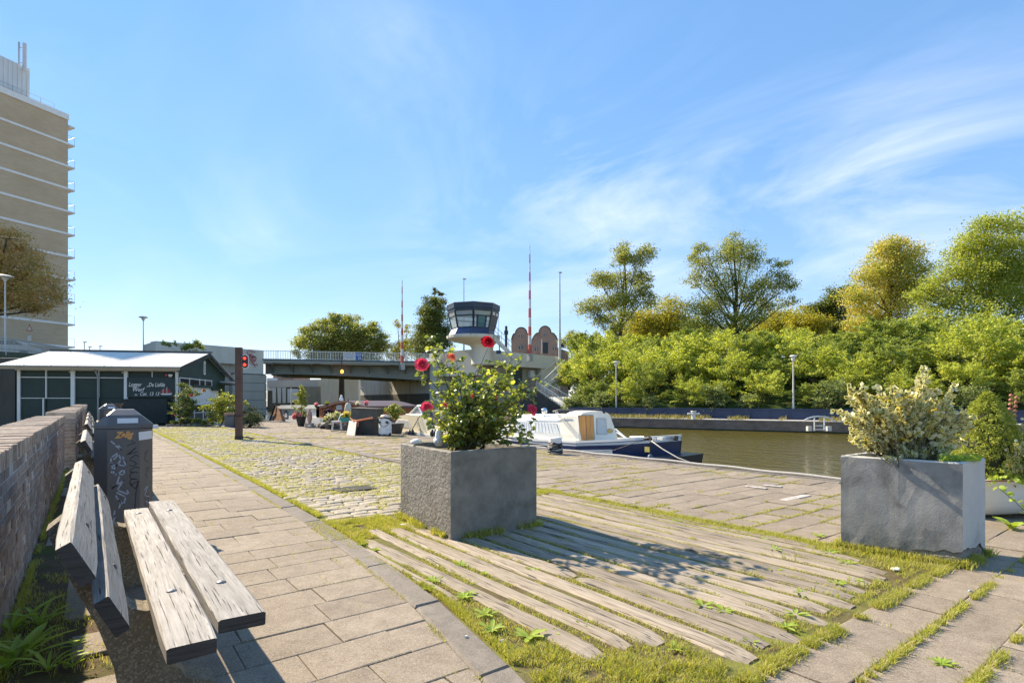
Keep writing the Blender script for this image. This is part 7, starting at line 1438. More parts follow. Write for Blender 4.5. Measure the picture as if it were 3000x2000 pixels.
for k in range(9): mb = MB(); p = GD(494 + k * 15, 25.9 + .1 * math.sin(k), .05); mb.box(p, (.2, .12, .12), k * .3); solo(mb, 'edging_stone', mKERB, 'edging stone of the bed below the shed gable, ' + ORD[k], 'stone', 'edging stones of the shed bed')

# ================================================================ BOATS
def onX(px, py, xw): k = (px - HX) / F; D = xw / (SA + CA * k); return Vector((xw, D * (CA - SA * k), EYE + (HY - py) / F * D))
def hull(yr, yl, xc, beam, zg, name, label, bands, cat='boat', stern=.7, bow=.25, n=20, bowpow=.8):
    """hull from yr (near end) to yl; zg(u) height of the rim; bands: (from, to, material, name) as fractions of the side height"""
    t = thing(name, label, cat, (xc, (yr + yl) / 2, -.7))
    def b(u): return beam / 2 * min(1, (stern + (1 - stern) * (u / .3) ** .7) if u < .3 else 1, bow + (1 - bow) * (max(0.0, 1 - u) / .3) ** bowpow if u > .7 else 1)
    def side(u, f, s, out=0): z = zg(u) + (-.95 - zg(u)) * f; return Vector((xc + s * (b(u) * (1 - .22 * f ** 2) + out), yr + (yl - yr) * u + (.12 * f if u < .02 else 0), z))
    for f0, f1, mat, nm, u0, u1, out in bands:
        for s in (-1, 1):
            r_ = []
            for i in range(n + 1):
                u = u0 + (u1 - u0) * i / n; fs = [f0, (f0 + f1) / 2, f1]; o_ = [side(u, f, s, out) for f in fs]; i_ = [side(u, f, s, out - .05) for f in fs[::-1]]; r_.append(o_ + i_)
            mb = MB(); mb.loft(r_); part(mb, nm, mat, t, world=True)
        if u0 < .01:
            mb = MB(); a, b_ = [side(0, f, -1, out) for f in (f0, f1)], [side(0, f, 1, out) for f in (f0, f1)]; mb.loft([[a[0], b_[0], b_[1], a[1]], [q + Vector((0, .05, 0)) for q in (a[0], b_[0], b_[1], a[1])]]); part(mb, 'transom', mat, t, world=True)
    r_ = []
    for i in range(n + 1): u = i / n; z = zg(u) - .07; r_.append([Vector((xc - b(u) + .04, yr + (yl - yr) * u + .02, z)), Vector((xc + b(u) - .04, yr + (yl - yr) * u + .02, z)), Vector((xc + b(u) - .04, yr + (yl - yr) * u + .02, z - .04)), Vector((xc - b(u) + .04, yr + (yl - yr) * u + .02, z - .04))])
    mb = MB(); mb.loft(r_); part(mb, 'deck', mWHITEs, t, world=True); return t
def traced(parent, pts, xw, dx, mat, name, world=True, par=None, taper=0.0):
    a = [onX(px, py, xw) for px, py in pts]; c = sum(a, Vector()) / len(a); b_ = [q + Vector((dx, 0, 0)) for q in a]
    if taper: b_ = [c + Vector((dx, 0, 0)) + (q - c) * (1 - taper) for q in a]
    mb = MB(); mb.loft([a, b_]); return part(mb, name, mat, par or parent, world=True)
zg1 = lambda u: float(np.interp(u, [0, .12, .3, .55, .8, 1], [.43, .34, .24, .20, .24, .42]))
b1 = hull(7.7, 14.1, 10.2, 1.9, zg1, 'motor_boat', 'white and navy motor cruiser with orange wooden doors moored at the quay', [(0, .10, mWHITEs, 'white_topside', 0, 1, 0), (.045, .055, mNAVY, 'rub_line', 0, 1, .012), (.10, .18, mNAVY, 'navy_hull', 0, 1, 0), (.18, .34, mWHITEs, 'white_flash', .14, 1, 0), (.18, .34, mNAVY, 'navy_quarter', 0, .14, 0), (.34, .55, mNAVY, 'lower_navy_hull', 0, 1, 0), (.55, 1, mBLK, 'black_bottom', 0, 1, 0)], stern=.60)
mb = MB(); mb.hexa([(9.5, 7.3, -.6), (10.8, 7.3, -.6), (10.8, 7.72, -.6), (9.5, 7.72, -.6), (9.45, 7.2, .0), (10.85, 7.2, .03), (10.85, 7.72, .03), (9.45, 7.72, .0)]); part(mb, 'stern_step', M('dark_navy_step', (.012, .02, .035), rough=.35), b1, world=True)
def sec(y, zt, ins=0.0, zb=.17): return [Vector((x, y, z)) for x, z in ((9.66 + ins, zb), (9.62 + ins, .34), (9.66 + ins, zt - .12), (9.75 + ins, zt - .03), (9.95, zt), (10.5, zt + .01), (10.68 - ins, zt - .05), (10.78 - ins, zt - .14), (11.0 - ins, .34), (11.06 - ins, zb))]
mCG = M('cream_white_gelcoat', (.74, .70, .60), (.79, .76, .67), 2, .4)
mb = MB(); mb.loft([sec(10.62, .80), sec(12.4, .78), sec(12.75, .74, .03), sec(13.2, .30, .08)]); part(mb, 'cabin', mWHITEs, b1, world=True, smooth=False)
mb = MB(); mb.loft([sec(9.9, .93), sec(10.35, .95), sec(10.75, .79, .004)]); part(mb, 'wheelhouse', mCG, b1, world=True)
def onY(px, py, yw): k = (px - HX) / F; D = yw / (CA - SA * k); return Vector((D * (SA + CA * k), yw, EYE + (HY - py) / F * D))
def tracedY(pts, yw, dy, mat, name, par=None): a = [onY(px, py, yw) for px, py in pts]; mb = MB(); mb.loft([a, [q + Vector((0, dy, 0)) for q in a]]); return part(mb, name, mat, par or b1, world=True)
for ya, yb in ((12.62, 11.72), (11.66, 10.62)):
    X_ = 9.615; q = [Vector((X_ + .002, ya, .36)), Vector((X_ + .002, yb, .36)), Vector((X_ + .028, yb + .12 * (yb > 11), .63)), Vector((X_ + .028, ya - .14 * (ya > 12), .63))]
    if yb < 11: q[1] = Vector((X_ + .002, yb - .05, .33)); q[2] = Vector((X_ + .028, yb + .14, .63))
    mb = MB(); mb.loft([q, [p + Vector((.01, 0, 0)) for p in q]]); mb.v = [(x - .012, y, z) for x, y, z in mb.v]; f_ = part(mb, 'window_frame', mWHITE, b1, world=True)
    c_ = sum(q, Vector()) / 4; q2 = [c_ + (p - c_) * .93 - Vector((.016, 0, 0)) for p in q]; mb = MB(); mb.loft([q2, [p + Vector((.004, 0, 0)) for p in q2]]); part(mb, 'curtained_pane', M('net_curtain', (.55, .58, .60), (.68, .71, .72), 14, .35, sc=(1, 1, .1)) if ya > 12 else bpy.data.materials['net_curtain'], f_, world=True)
    for k in range(7): u = (k + .5) / 7; mb = MB(); mb.tube([q2[0].lerp(q2[1], u) - Vector((.003, 0, 0)), q2[3].lerp(q2[2], u) - Vector((.003, 0, 0))], .007, 3); part(mb, 'curtain_fold', mLBL, f_, world=True)
mDOOR = wood('orange_varnished_wood', (.50, .22, .06), (.62, .32, .11), 'z', crack=.1, sf=.5)
tracedY([(1694, 1215), (1739, 1215), (1744, 1299), (1707, 1299), (1698, 1255)], 9.885, .015, M('door_surround', (.33, .29, .24), rough=.6), 'door_frame')
tracedY([(1697, 1217.5), (1715, 1217.5), (1718, 1297), (1709, 1297), (1700, 1255)], 9.872, .012, mDOOR, 'door'); tracedY([(1717, 1217.5), (1737, 1217.5), (1741, 1297), (1720, 1297)], 9.872, .012, mDOOR, 'door')
f_ = tracedY([(1747, 1224), (1776, 1225), (1780, 1272.5), (1748.5, 1273)], 9.886, .012, mSTEEL, 'window_frame'); tracedY([(1749.5, 1226.5), (1774, 1227), (1777.5, 1270), (1751, 1270.5)], 9.880, .005, M('frosted_pane', (.42, .46, .46), (.52, .55, .55), 6, .35), 'window_pane', f_)
tracedY([(1780, 1258), (1784, 1255), (1793, 1256), (1797, 1262), (1794, 1268), (1785, 1269), (1780, 1265)], 9.885, .014, M('brass', (.5, .38, .15), metal=.6, rough=.4), 'brass_vent')
for a, b_ in (((1627, 1207), (1690, 1284)), ((1632, 1206), (1694, 1283))): mb = MB(); mb.tube([onX(*a, 9.60), onX(*b_, 9.50)], .014, 6); part(mb, 'canopy_strut', mSTEEL, b1, world=True)
for a, b_ in (((1803, 1256), (1836, 1284)), ((1806, 1266), (1832, 1282))): mb = MB(); mb.tube([onX(*a, 10.3), onX(*b_, 10.3)], .018, 6); part(mb, 'stern_strut', mWHITEs, b1, world=True)
mb = MB(); rr = random.Random(3); pts = [onX(1620 + k * 11, 1207 - 1.2 * math.sin(k * 1.1), 9.75) + Vector((.10 * k, 0, rr.uniform(-.01, .01))) for k in range(9)]; mb.tube(pts, [.05, .075, .06, .075, .065, .08, .06, .07, .04], 8); part(mb, 'rolled_canopy', M('black_canvas', (.02, .02, .022), (.04, .04, .045), 20, .6, bs=.6, bscale=25), b1, world=True, smooth=True)
p = onX(1595, 1203, 9.9); mb = MB(); mb.lathe([(.002, -.085), (.05, -.07), (.08, -.03), (.085, .01), (.07, .05), (.04, .075), (.002, .085)], p, 14); part(mb, 'searchlight', M('chrome', (.75, .75, .72), metal=.9, rough=.12), b1, world=True, smooth=True); mb = MB(); mb.tube([p - Vector((0, 0, .19)), p - Vector((0, 0, .08))], .03, 6); part(mb, 'searchlight_stand', mSTEEL, b1, world=True)
mb = MB(); mb.tube([onX(1520, 1222, 9.6), onX(1535, 1216, 9.6), onX(1660, 1213, 9.6)], .012, 5); part(mb, 'roof_rail', mSTEEL, b1, world=True)
for x in (1848, 1868, 1885): mb = MB(); mb.tube([onX(x, 1287, 9.9), onX(x, 1279, 9.9)], .012, 5); part(mb, 'rail_stanchion', mSTEEL, b1, world=True)
mb = MB(); mb.tube([onX(1846, 1279.5, 9.9), onX(1887, 1279.5, 9.9)], .016, 5); part(mb, 'stern_rail', mSTEEL, b1, world=True)
for px, py in ((1719, 1296), (1910, 1285), (1938, 1284), (1798, 1294)): mb = MB(); mb.box(onX(px, py, 9.7), (.12, .14, .06)); part(mb, 'cleat', mWHITEs, b1, world=True)
mb = MB(); mb.tube([onX(1980, 1276, 10.4), onX(1980, 1290, 10.4)], .055, 8); part(mb, 'stern_fitting', mSTEELd, b1, world=True)
mb = MB(); mb.box(onX(1896, 1316, 9.45), (.01, .13, .11)); part(mb, 'yellow_emblem', M('emblem_yellow', (.6, .5, .12), (.3, .3, .1), 60, .5), b1, world=True)
t = thing('boat_fender', 'small blue grey fender hanging on a black line from the cruiser', 'fender', onX(1905, 1342, 9.2)); p = onX(1905, 1344, 9.2); mb = MB(); mb.lathe([(.01, -.12), (.05, -.09), (.06, 0), (.05, .07), (.02, .1)], p, 10); part(mb, 'float', M('fender_blue', (.10, .14, .2), rough=.4), t, world=True, smooth=True); mb = MB(); mb.tube([p, onX(1905, 1296, 9.22)], .018, 5); part(mb, 'line', mBLK, t, world=True)
def rope(pts, r, label, mat=None, name='mooring_rope'): mb = MB(); mb.tube(pts, r, 6); return solo(mb, name, mat or mROPE, label, 'rope', smooth=True)
rope([onX(1903, 1287, 9.3), onX(1940, 1314, 9.15), onX(1985, 1340, 9.0), Vector((8.85, onX(2040, 1362, 8.85).y, .03))], .011, 'mooring rope running down from the cruiser stern to the quay edge')
rope([onX(1903, 1286, 9.3), onX(1860, 1296, 9.25), onX(1800, 1318, 9.15), onX(1730, 1325, 9.1), onX(1650, 1322, 8.9)], .008, 'dark slack line from the cruiser stern back to the bollard', mBLK)
mb = MB(); mb.tube([onX(1888, 1285, 9.32), onX(1903, 1282, 9.3), onX(1908, 1287, 9.3)], .035, 8); part(mb, 'rope_coil', mBLK, b1, world=True)
# thick hose along the quay rim
pts = [Vector((8.80 + .02 * math.sin(y * 1.3), y, .055 + .006 * math.sin(y * 5))) for y in np.linspace(1.5, 13.5, 60)]; rope(pts, .024, 'long thick grey rope lying along the rim of the near quay', None, 'quay_rope')
# bollard with rope coils
c = G(1627, 1330); bo = thing('quay_bollard', 'white-topped bollard wound with black and grey ropes on the near quay', 'bollard', c)
mb = MB(); mb.lathe([(.10, 0), (.10, .22), (.14, .24), (.145, .36), (.12, .38)], c, 14); part(mb, 'bollard_body', mWHITE, bo, world=True)
rr = random.Random(2)
for k in range(9):
    z = .03 + k * .028; mb = MB(); mb.tube([c + Vector((math.cos(a) * (.13 + rr.uniform(0, .05)), math.sin(a) * (.13 + rr.uniform(0, .05)), z + .02 * math.sin(a * 2 + k))) for a in [2 * math.pi * i / 12 for i in range(13)]], .016, 5); part(mb, 'rope_turn', mBLK if k % 3 else mROPE, bo, world=True)
rope([c + Vector((-.1, 0, .2)), onX(1590, 1303, 8.9), onX(1520, 1304, 9.2), onX(1490, 1296, 9.4)], .009, 'pale line from the white-topped bollard to the bow of the navy cruiser')
# --- cream cruiser ---
zg2 = lambda u: float(np.interp(u, [0, .3, .7, 1], [.02, .06, .10, .14]))
b2 = hull(14.9, 20.4, 10.2, 2.0, zg2, 'cabin_cruiser', 'small cream cabin cruiser with curtained side window, half hidden by the rose', [(0, .45, mCREAM, 'cream_hull', 0, 1, 0), (.45, 1, mBLK, 'bottom', 0, 1, 0), (.02, .08, mWHITEs, 'rub_strip', 0, 1, .02)], bow=.3)
traced(b2, [(1146, 1259), (1170, 1217), (1192, 1214), (1240, 1217), (1248, 1226), (1258, 1246), (1276, 1250), (1313, 1257), (1316, 1278), (1230, 1272)], 9.42, 1.55, mCREAM, 'cabin')
f_ = traced(b2, [(1154, 1246.5), (1165, 1227.5), (1195, 1231), (1208, 1254.5)], 9.40, .02, mWHITE, 'window_frame'); traced(b2, [(1157, 1245.5), (1166, 1229.5), (1194, 1232.5), (1205, 1253)], 9.395, .01, M('curtain_grey', (.40, .41, .40), (.6, .6, .58), 10, .5, sc=(1, 1, .1)), 'curtained_pane', par=f_)
for a, b_ in (((1199, 1214), (1224, 1188)), ((1224, 1188), (1240, 1217)), ((1199, 1214), (1240, 1216)), ((1224, 1188), (1245, 1188))): mb = MB(); mb.tube([onX(*a, 9.5), onX(*b_, 9.5)], .035, 5); part(mb, 'windscreen_frame', mWHITEs, b2, world=True)
traced(b2, [(1203, 1213), (1224, 1191), (1237, 1215)], 9.5, .015, glass('screen_glass', (.6, .62, .6), .5), 'windscreen')
traced(b2, [(1240, 1216), (1246, 1199), (1275, 1205), (1300, 1222), (1306, 1256), (1262, 1248)], 9.6, 1.3, M('grey_tarpaulin', (.09, .09, .10), (.2, .2, .21), 6, .7, bs=.8, bscale=8, sc=(1, 1, .2)), 'tarpaulin')
traced(b2, [(1186, 1214), (1190, 1211), (1206, 1211), (1210, 1215)], 9.6, 1.0, mWHITEs, 'hatch'); 
for px in (1204, 1270): t = thing('boat_fender', ('left' if px < 1250 else 'right') + ' pair of dark fenders on the quay edge by the cream cruiser', 'fender', onX(px, 1275, 9.0)); [part((lambda m: (m.lathe([(.02, -.1), (.07, -.06), (.08, .02), (.03, .14)], onX(px + d_, 1270, 9.0), 8), m)[1])(MB()), 'float', mBLK if d_ else mSTEEL, t, world=True, smooth=True) for d_ in (-4, 5)]
mb = MB(); mb.tube([onX(1205, 1262, 9.1), onX(1230, 1218, 9.4)], .014, 5); mb.tube([onX(1222, 1222, 9.38), onX(1234, 1265, 9.3)], .01, 5); part(mb, 'lines', mBLK, b2, world=True, kind='stuff')
# --- white houseboat with wooden bow ---
zg3 = lambda u: float(np.interp(u, [0, .6, .9, 1], [.30, .32, .5, .9]))
b3 = hull(26.5, 35.5, 11.0, 2.9, zg3, 'houseboat', 'low white houseboat with a wooden plank bow, farthest of the moored boats', [(0, .5, mWHITE, 'white_hull', 0, 1, 0), (.5, 1, mBLK, 'bottom', 0, 1, 0)], bow=.15)
traced(b3, [(814, 1196), (826, 1190), (935, 1190), (935, 1240), (826, 1236), (818, 1215)], 9.75, 2.2, mWHITE, 'cabin'); traced(b3, [(812, 1190.5), (824, 1186.5), (935, 1187), (935, 1196), (818, 1197)], 9.6, 2.5, mWHITEs, 'roof')
mBW = wood('planked_bow_wood', (.34, .17, .09), (.48, .28, .17), 'x', crack=.3, sf=.6)
for k in range(6):
    f0, f1 = k / 6, (k + 1) / 6; L = lambda f: (793 + 12 * f ** .6, 1233 - 44 * f); Rr_ = lambda f: (826 - 14 * f ** 1.6, 1236 - 48 * f); q = [L(f0), Rr_(f0), Rr_(f1 - .012), L(f1 - .012)]; traced(b3, q, 9.55 + .02 * k, .12, mBW, 'bow_plank')
f_ = traced(b3, [(832, 1224), (832, 1206), (837, 1202), (843, 1206), (843, 1224)], 9.72, .03, mRUST, 'shuttered_window')
for y0 in (1207, 1215): traced(b3, [(834, y0 + 7), (834, y0), (841, y0), (841, y0 + 7)], 9.71, .012, mLBL, 'pane', par=f_)
mb = MB(); mb.tube([onX(790, 1232, 9.5), onX(800, 1206, 9.5), onX(806, 1187, 9.6)], .06, 6); part(mb, 'stem_post', mBLK, b3, world=True)
# --- brown wooden boat ---
zg4 = lambda u: .25 + .1 * u
b4 = hull(20.8, 26.4, 10.9, 2.7, zg4, 'wooden_boat', 'varnished brown wooden boat with a curved dark roof beam', [(0, .5, mWHITE, 'white_hull', 0, 1, 0), (.5, 1, mBLK, 'bottom', 0, 1, 0)])
mBR = wood('varnished_brown_planking', (.26, .09, .04), (.36, .15, .07), 'z', crack=.2, sf=.35)
tpx = [(926, 1191), (945, 1187), (962, 1183), (980, 1177), (995, 1174), (1010, 1173), (1030, 1177), (1050, 1183), (1070, 1189)]
for k in range(8):
    (xa, ya), (xb, yb2) = tpx[k], tpx[k + 1]; bot = lambda x: 1238 if x > 940 else 1220 + (x - 926) * 1.3; traced(b4, [(xa + .2, bot(xa)), (xb - .2, bot(xb)), (xb - .2, yb2 + 3), (xa + .2, ya + 3)], 9.75 + .03 * k * 0, 2.3, mBR, 'plank_side')
for k in range(8): traced(b4, [tpx[k], tpx[k + 1], (tpx[k + 1][0], tpx[k + 1][1] + 7), (tpx[k][0], tpx[k][1] + 7)], 9.6, 2.6, M('dark_brown_beam', (.07, .035, .028), (.10, .05, .04), 3, .5) if k == 0 else bpy.data.materials['dark_brown_beam'], 'roof_beam')
traced(b4, [(985, 1200), (985, 1187), (1000, 1185), (1001, 1200)], 9.72, .03, mLBL, 'window')

# ================================================================ THINGS ON THE QUAY
def flowers(parent, c, r, n, mat, size=.04, seed=0, nm='flowers'): g = np.random.default_rng(seed); P = np.array(c) + unit(g.normal(size=(n, 3))) * r * g.uniform(.5, 1, (n, 1)); leaves(P, size, mat, nm, parent, LEAF6, .6, g=g, aspect=1.4)
mPINK = leafmat('pink_flower', (.72, .12, .24), (.8, .4, .5), None, .3, .5, 20, .3); mYEL = leafmat('yellow_flower', (.75, .6, .05), (.8, .7, .2), None, .3, .5, 20, .3); mWHF = leafmat('white_flower', (.75, .75, .6), (.8, .8, .75), (.8, .25, .2), .3, .5, 20, .3, f3=.85); mPUR = leafmat('dark_purple_leaf', (.04, .02, .04), (.09, .04, .07), None, .2, .4, 20, .3)
D_ = 26.3; t = thing('flower_pot', 'large black flower pot with pink blooms and a slender young tree', 'flower pot', GD(882, D_))
k = D_ / F; mb = MB(); mb.lathe([(9 * k, 0), (14.5 * k, 27 * k), (15.5 * k, 28.5 * k), (14 * k, 28.5 * k), (13 * k, 24 * k)], GD(882, D_), 20); part(mb, 'pot', mBLK, t, world=True)
crown([(884, 1208, 16), (895, 1213, 10), (872, 1215, 10), (884, 1190, 14), (880, 1172, 10), (876, 1160, 12), (870, 1176, 9), (882, 1150, 9), (890, 1146, 8), (893, 1160, 8), (884, 1135, 8), (862, 1190, 6), (888, 1175, 8)], D_, .06, 2600, lfYB, 'foliage', t, np.random.default_rng(3), 1, 14, dj=.1); mb = MB(); mb.tube([GD(882, D_, .4), A(883, 1180, D_), A(884, 1135, D_)], [.025, .018, .008], 5); part(mb, 'stem', mSTEM, t, world=True)
for px, py, r in ((866, 1212, .11), (878, 1214, .10), (859, 1219, .08), (862, 1224, .07)): flowers(t, A(px, py, D_ - .2), r, 110, mPINK, .045, px)
D_ = 25; t = thing('garden_urn', 'tall slender terracotta urn beside the black flower pot', 'urn', GD(907, D_)); k = D_ / F; mb = MB(); mb.lathe([(4 * k, 0), (3.5 * k, 6 * k), (7.5 * k, 30 * k), (7.8 * k, 38 * k), (5 * k, 46 * k), (3.2 * k, 50 * k), (3.6 * k, 53 * k)], GD(907, D_), 16); part(mb, 'urn', M('terracotta', (.40, .22, .16), (.5, .32, .25), 6, .8), t, world=True, smooth=True); mb = MB(); mb.box(GD(907, D_, .1), (.3, .3, .2), -YAW); part(mb, 'plinth', mCONCd, t, world=True)
D_ = 24.5; t = thing('plant_stand', 'dark purple leafed plant on a thin iron stand', 'plant stand', GD(966, D_)); mb = MB(); mb.tube([GD(966, D_), A(966, 1212, D_)], .018, 5); mb.tube([GD(959, D_), A(966, 1240, D_), GD(973, D_ + .2)], .014, 4); part(mb, 'stand', mBLK, t, world=True, kind='stuff'); crown([(966, 1203, 9), (956, 1208, 8), (974, 1208, 7), (958, 1216, 6)], D_, .07, 700, mPUR, 'leaves', t, np.random.default_rng(5), .8, 8, dj=.05)
D_ = 23.5
for px, py, m1, lb in ((962, 1226, mWHF, 'mound of white and red flowers at the quay edge, left of the larger mound'), (985, 1219, mWHF, 'larger mound of white and red flowers before the brown boat')): t = thing('flower_bed', lb, 'flowers', GD(px, D_)); mb = MB(); mb.lathe([(.12, 0), (.17, .18), (.18, .2)], GD(px, D_), 10); part(mb, 'pot', mSTEELd, t, world=True); crown([(px, py, 11), (px + 10, py + 2, 9), (px - 8, py + 4, 8)], D_, .055, 900, lfYB, 'foliage', t, np.random.default_rng(px), .8, 8, dj=.05); flowers(t, A(px + 2, py - 3, D_ - .1), .2, 160, m1, .05, px)
D_ = 22.5; t = thing('flower_crate', 'turquoise crate topped with yellow flowers beside the black cabinet', 'crate', GD(1014, D_)); mb = MB(); mb.box(A(1014, 1229, D_), (.40, .3, .2), -YAW); part(mb, 'crate', M('turquoise', (.04, .26, .22), rough=.5), t, world=True); mb = MB(); mb.box(GD(1014, D_, .1), (.3, .25, .22), -YAW); part(mb, 'stand', mSTEELd, t, world=True); flowers(t, A(1016, 1214, D_), .17, 260, mYEL, .05, 7); crown([(1012, 1217, 11)], D_, .05, 400, lfYB, 'foliage', t, np.random.default_rng(9), .7, 6, dj=.02)
D_ = 23.2; t = thing('draped_frame', 'pale cloth draped on a wooden frame above the yellow flowers', 'cloth', GD(1020, D_)); mb = MB(); k = D_ / F; mb.lathe([(12 * k, ZA(1210, D_)), (10 * k, ZA(1195, D_)), (8 * k, ZA(1184, D_)), (3 * k, ZA(1179, D_))], (GD(1020, D_).x, GD(1020, D_).y, 0), 9); part(mb, 'cloth', M('pale_cloth', (.46, .42, .34), (.58, .54, .46), 12, .9, bs=.8, bscale=20, sc=(1, 1, .2)), t, world=True, smooth=True); mb = MB(); mb.tube([GD(1020, D_), A(1020, 1168, D_)], .02, 5); part(mb, 'pole', mRUST, t, world=True)
D_ = 21.8; t = thing('garden_chair', 'white garden chair lying low on the quay left of the black cabinet', 'chair', GD(985, D_)); mb = MB(); mb.box(A(985, 1234, D_), (.32, .28, .05), -YAW); part(mb, 'seat', mWHITE, t, world=True)
for px, o in ((974, 0), (996, 0), (977, .3), (999, .3)): mb = MB(); mb.tube([A(px, 1235, D_ + o), GD(px - 3 + 6 * (px > 985), D_ + o)], .016, 5); part(mb, 'leg', mWHITE, t, world=True)
mb = MB(); mb.tube([A(990, 1234, D_ + .15), A(998, 1216, D_ + .3), A(1006, 1212, D_ + .3)], .016, 5); part(mb, 'back_frame', mWHITE, t, world=True)
rr = random.Random(6)
for k_, (a, b_, m1, lb) in enumerate((((922, 1243), (968, 1236), mSTEEL, 'pale pole lying among the clutter, highest of the loose poles'), ((895, 1247), (925, 1247), mSTEEL, 'pale pole lying by the terracotta urn'), ((938, 1244), (1000, 1252), mBLK, 'dark pipe lying before the garden chair'), ((970, 1262), (1032, 1256), mBLK, 'dark hose lying left of the black cabinet'))):
    mb = MB(); mb.tube([G(*a, .05), G((a[0] + b_[0]) / 2, (a[1] + b_[1]) / 2, .12), G(*b_, .05)], .022, 6); solo(mb, 'loose_pole', m1, lb, 'pole')
for k_, (px, py, s, lb) in enumerate(((945, 1250, .22, 'dark battery-like lump left of the folded cart'), (955, 1253, .3, 'folded dark cart wheelset on the quay'), (978, 1254, .28, 'black bag slumped under the garden chair'), (1005, 1252, .2, 'small black bag left of the cabinet'))):
    c = G(px, py + 2); mb = MB(); mb.lathe([(s * .8, 0), (s, s * .35), (s * .8, s * .75), (s * .25, s * .95)], c, 9); mb.v = [(v[0] + rr.gauss(0, s * .06), v[1] + rr.gauss(0, s * .06), max(v[2] + rr.gauss(0, s * .05), 0)) for v in mb.v]; solo(mb, 'bag', mBLK, lb, 'bag')
# cabinet, board, cloth, tank
c = G(1068, 1274); k = 19.2 / F; cab = thing('quay_cabinet', 'battered black steel cabinet on the quay with a wider lid box', 'cabinet', c, -YAW - .15)
mb = MB(); mb.box((0, .3, .26), (.70, .55, .52)); part(mb, 'lower_box', M('black_steel', (.025, .028, .027), (.04, .043, .04), 3, .55, grime=(.07, .06, .045), gscale=2), cab)
mb = MB(); mb.hexa([(-.5, .0, .53), (.42, .0, .53), (.45, .6, .53), (-.47, .6, .53), (-.5, 0, .93), (.42, 0, .90), (.45, .6, .90), (-.47, .6, .95)]); part(mb, 'upper_box', M('worn_olive_steel', (.06, .065, .055), (.085, .09, .075), 3, .6, grime=(.14, .12, .09), gscale=2.5, gthr=.55), cab)
mb = MB(); mb.hexa([(-.52, -.03, .935), (.46, -.03, .905), (.48, .62, .905), (-.49, .62, .955), (-.52, -.03, .955), (.46, -.03, .925), (.48, .62, .925), (-.49, .62, .975)]); part(mb, 'lid', mSTEELd, cab)
t = thing('leaning_board', 'white speckled board leaning on the black cabinet', 'board', G(1032, 1276)); mb = MB(); a, b_ = G(1015, 1273), G(1039, 1276); u_ = Vector((.13, .16, .49)); mb.loft([[a, b_, b_ + u_ , a + u_ + Vector((.03, 0, 0))], [q + Vector((.03, .03, -.0)) for q in (a, b_, b_ + u_, a + u_ + Vector((.03, 0, 0)))]]); part(mb, 'panel', M('speckled_white', (.62, .58, .50), (.7, .67, .6), 3, .7, grime=(.3, .24, .18), gscale=25, gthr=.66), t, world=True)
t = thing('orange_cloth', 'orange cloth strap draped over the board and cabinet', 'cloth', A(1045, 1230, 18.9)); mb = MB(); P2 = [A(1026, 1225, 18.95), A(1034, 1231, 18.85), A(1044, 1232, 18.8), A(1060, 1229, 18.8), A(1092, 1223, 18.85)]
for q_, w in ((P2, .03), ([A(1046, 1232, 18.78), A(1050, 1240, 18.76), A(1048, 1247, 18.76)], .035)):
    r_ = [[p + Vector((0, 0, w)), p + Vector((-.02, -.02, 0)), p - Vector((0, 0, w)), p + Vector((.02, .02, 0))] for p in q_]; mb.loft(r_)
part(mb, 'cloth', mORANGE, t, world=True)
tk = thing('water_container', 'white ribbed roll-along water container with black handle beside the cabinet', 'water container', G(1123, 1278)); c = G(1123, 1277) + Vector((.12, .12, 0)); k = 18.6 / F
mb = MB(); R_ = 19.5 * k; prof = []
for i, (r, z) in enumerate(((.93, .06), (.98, .08), (.99, .17), (.93, .19), (.99, .21), (.99, .33), (.93, .345), (.98, .36), (.97, .52), (.90, .60), (.80, .61))): prof.append((r * R_, z))
mb.lathe(prof, c, 24); part(mb, 'barrel', mWHITE, tk, world=True)
mb = MB(); mb.lathe([(R_ * .75, .61), (R_ * .72, .68), (R_ * .5, .72), (.02, .73)], c + Vector((.05, .1, 0)), 16); part(mb, 'orange_cap', M('pale_orange', (.62, .38, .18), (.7, .6, .5), 4, .5), tk, world=True)
d_ = Vector((CA, -SA, 0)); f_ = -Vector((SA, CA, 0)); mb = MB(); mb.tube([c - d_ * R_ * 1.02 + Vector((0, 0, .52)) + f_ * .05, c - d_ * R_ * .9 + Vector((0, 0, .61)) + f_ * .15, c + f_ * .22 + Vector((0, 0, .635)), c + d_ * R_ * .9 + Vector((0, 0, .60)) + f_ * .15, c + d_ * R_ * 1.02 + Vector((0, 0, .52)) + f_ * .05], .028, 6); part(mb, 'handle', mBLK, tk, world=True)
for s in (-.5, .35): mb = MB(); mb.box(c + d_ * R_ * s * 1.4 + f_ * (R_ * .88) + Vector((0, 0, .47)), (.09, .06, .07), -YAW); part(mb, 'clamp', mBLK, tk, world=True)
mb = MB(); mb.tube([c + d_ * R_ * s + f_ * math.sqrt(max(0, R_ * R_ * 1.03 - (R_ * s) ** 2)) + Vector((0, 0, .45 - .13 * (1 - s * s / .64))) for s in [-.8 + .2 * i for i in range(9)]], .008, 4); part(mb, 'cord', mBLK, tk, world=True)
for s, o in ((-.9, 0), (.1, .75), (.8, .5)):
    mb = MB(); mb.lathe([(.055, -.02), (.055, .02)], n=10); p = c + d_ * R_ * s + f_ * R_ * o; mb.v = [tuple(p + Vector((0, 0, .055)) + f_ * v[2] + d_ * v[0] + Vector((0, 0, v[1]))) for v in mb.v]; part(mb, 'caster', mBLK, tk, world=True)
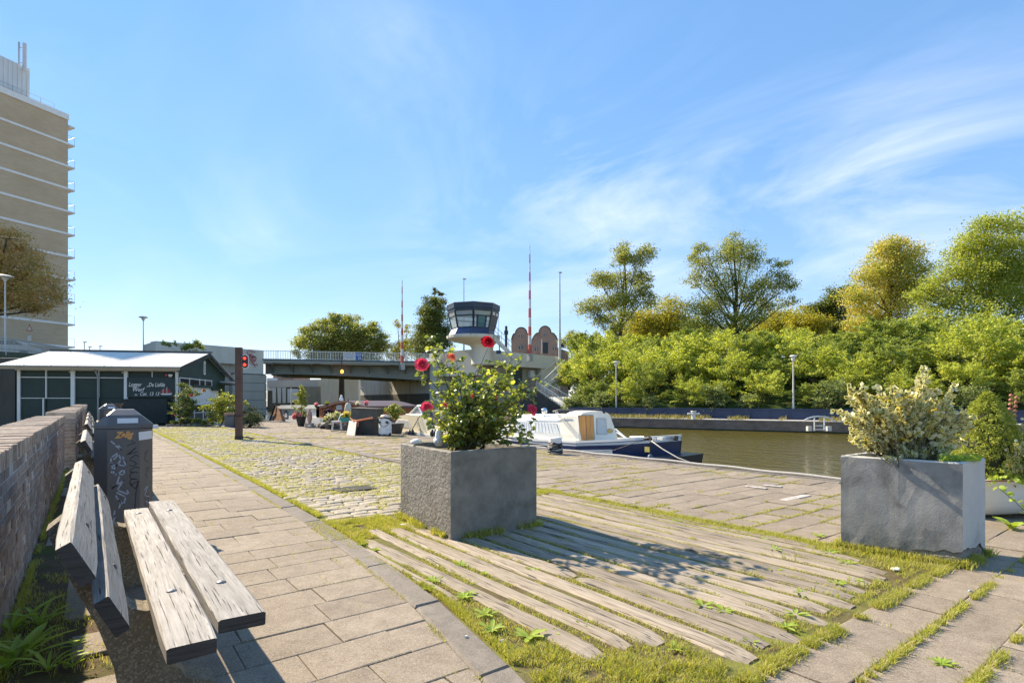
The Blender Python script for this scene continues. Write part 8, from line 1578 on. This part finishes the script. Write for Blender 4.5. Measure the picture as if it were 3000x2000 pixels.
bush('shrub', 'leafy potted shrub behind the white water container', 20.2, 1155, [(1150, 1195, 12), (1163, 1200, 14), (1145, 1207, 12), (1172, 1205, 10), (1158, 1212, 14), (1135, 1200, 8)], 1800, .055, lfYB, 41, .012, 'shrub')
t = thing('flower_pot', 'dark tub under the leafy shrub behind the white container', 'flower pot', GD(1160, 20.2)); mb = MB(); mb.lathe([(.2, 0), (.3, .35), (.31, .38), (.26, .38)], GD(1160, 20.2), 14); part(mb, 'tub', mSTEELd, t, world=True)
for px, py, D_, m1, lb in ((1073, 1179, 23.6, mPINK, 'pink flowers in a small pot standing on the brown boat roof'), (926, 1184, 28, mPINK, 'pale pink flowers in a pot on the white houseboat roof'), (958, 1180, 26.5, lfYB, 'small green pot plant on the brown boat roof'), (1048, 1182, 24, mWHF, 'white and red flower pot on the right of the brown boat roof')):
    t = thing('flower_pot', lb, 'flower pot', A(px, py + 8, D_)); mb = MB(); p = A(px, py + 9, D_); mb.lathe([(.06, 0), (.085, .12)], p, 8); part(mb, 'pot', mRUST, t, world=True); flowers(t, A(px, py, D_), .1, 90, m1, .05, px)
t = thing('figurine', 'pale weathered figurine seated on the brown boat roof', 'figurine', A(1000, 1172, 25)); mb = MB(); mb.lathe([(.11, 0), (.10, .08), (.07, .15), (.05, .19), (.055, .23), (.02, .27)], A(1000, 1174, 25), 8); part(mb, 'figure', mWHITE, t, world=True, smooth=True)

# ordinals for look-alikes that the picture tells apart only by place
def relabel(pref, text_):
    os_ = [o for o in bpy.data.objects if o.parent is None and str(o.get('label', '')).startswith(pref)]
    os_.sort(key=lambda o: (o.location.x * CA - o.location.y * SA) / (o.location.x * SA + o.location.y * CA))
    W_ = ['leftmost', 'second', 'third', 'fourth', 'fifth', 'sixth', 'seventh', 'eighth', 'ninth', 'tenth', 'eleventh', 'twelfth', 'thirteenth', 'fourteenth']
    for k, o in enumerate(os_): o['label'] = text_ + ', ' + (W_[k] if k == 0 else W_[k] + ' from the left')
relabel('low grey-green shrub', 'grey-green shrub by the navy wall across the canal'); relabel('hazy green tree', 'green tree in the rear rank behind the far bank')
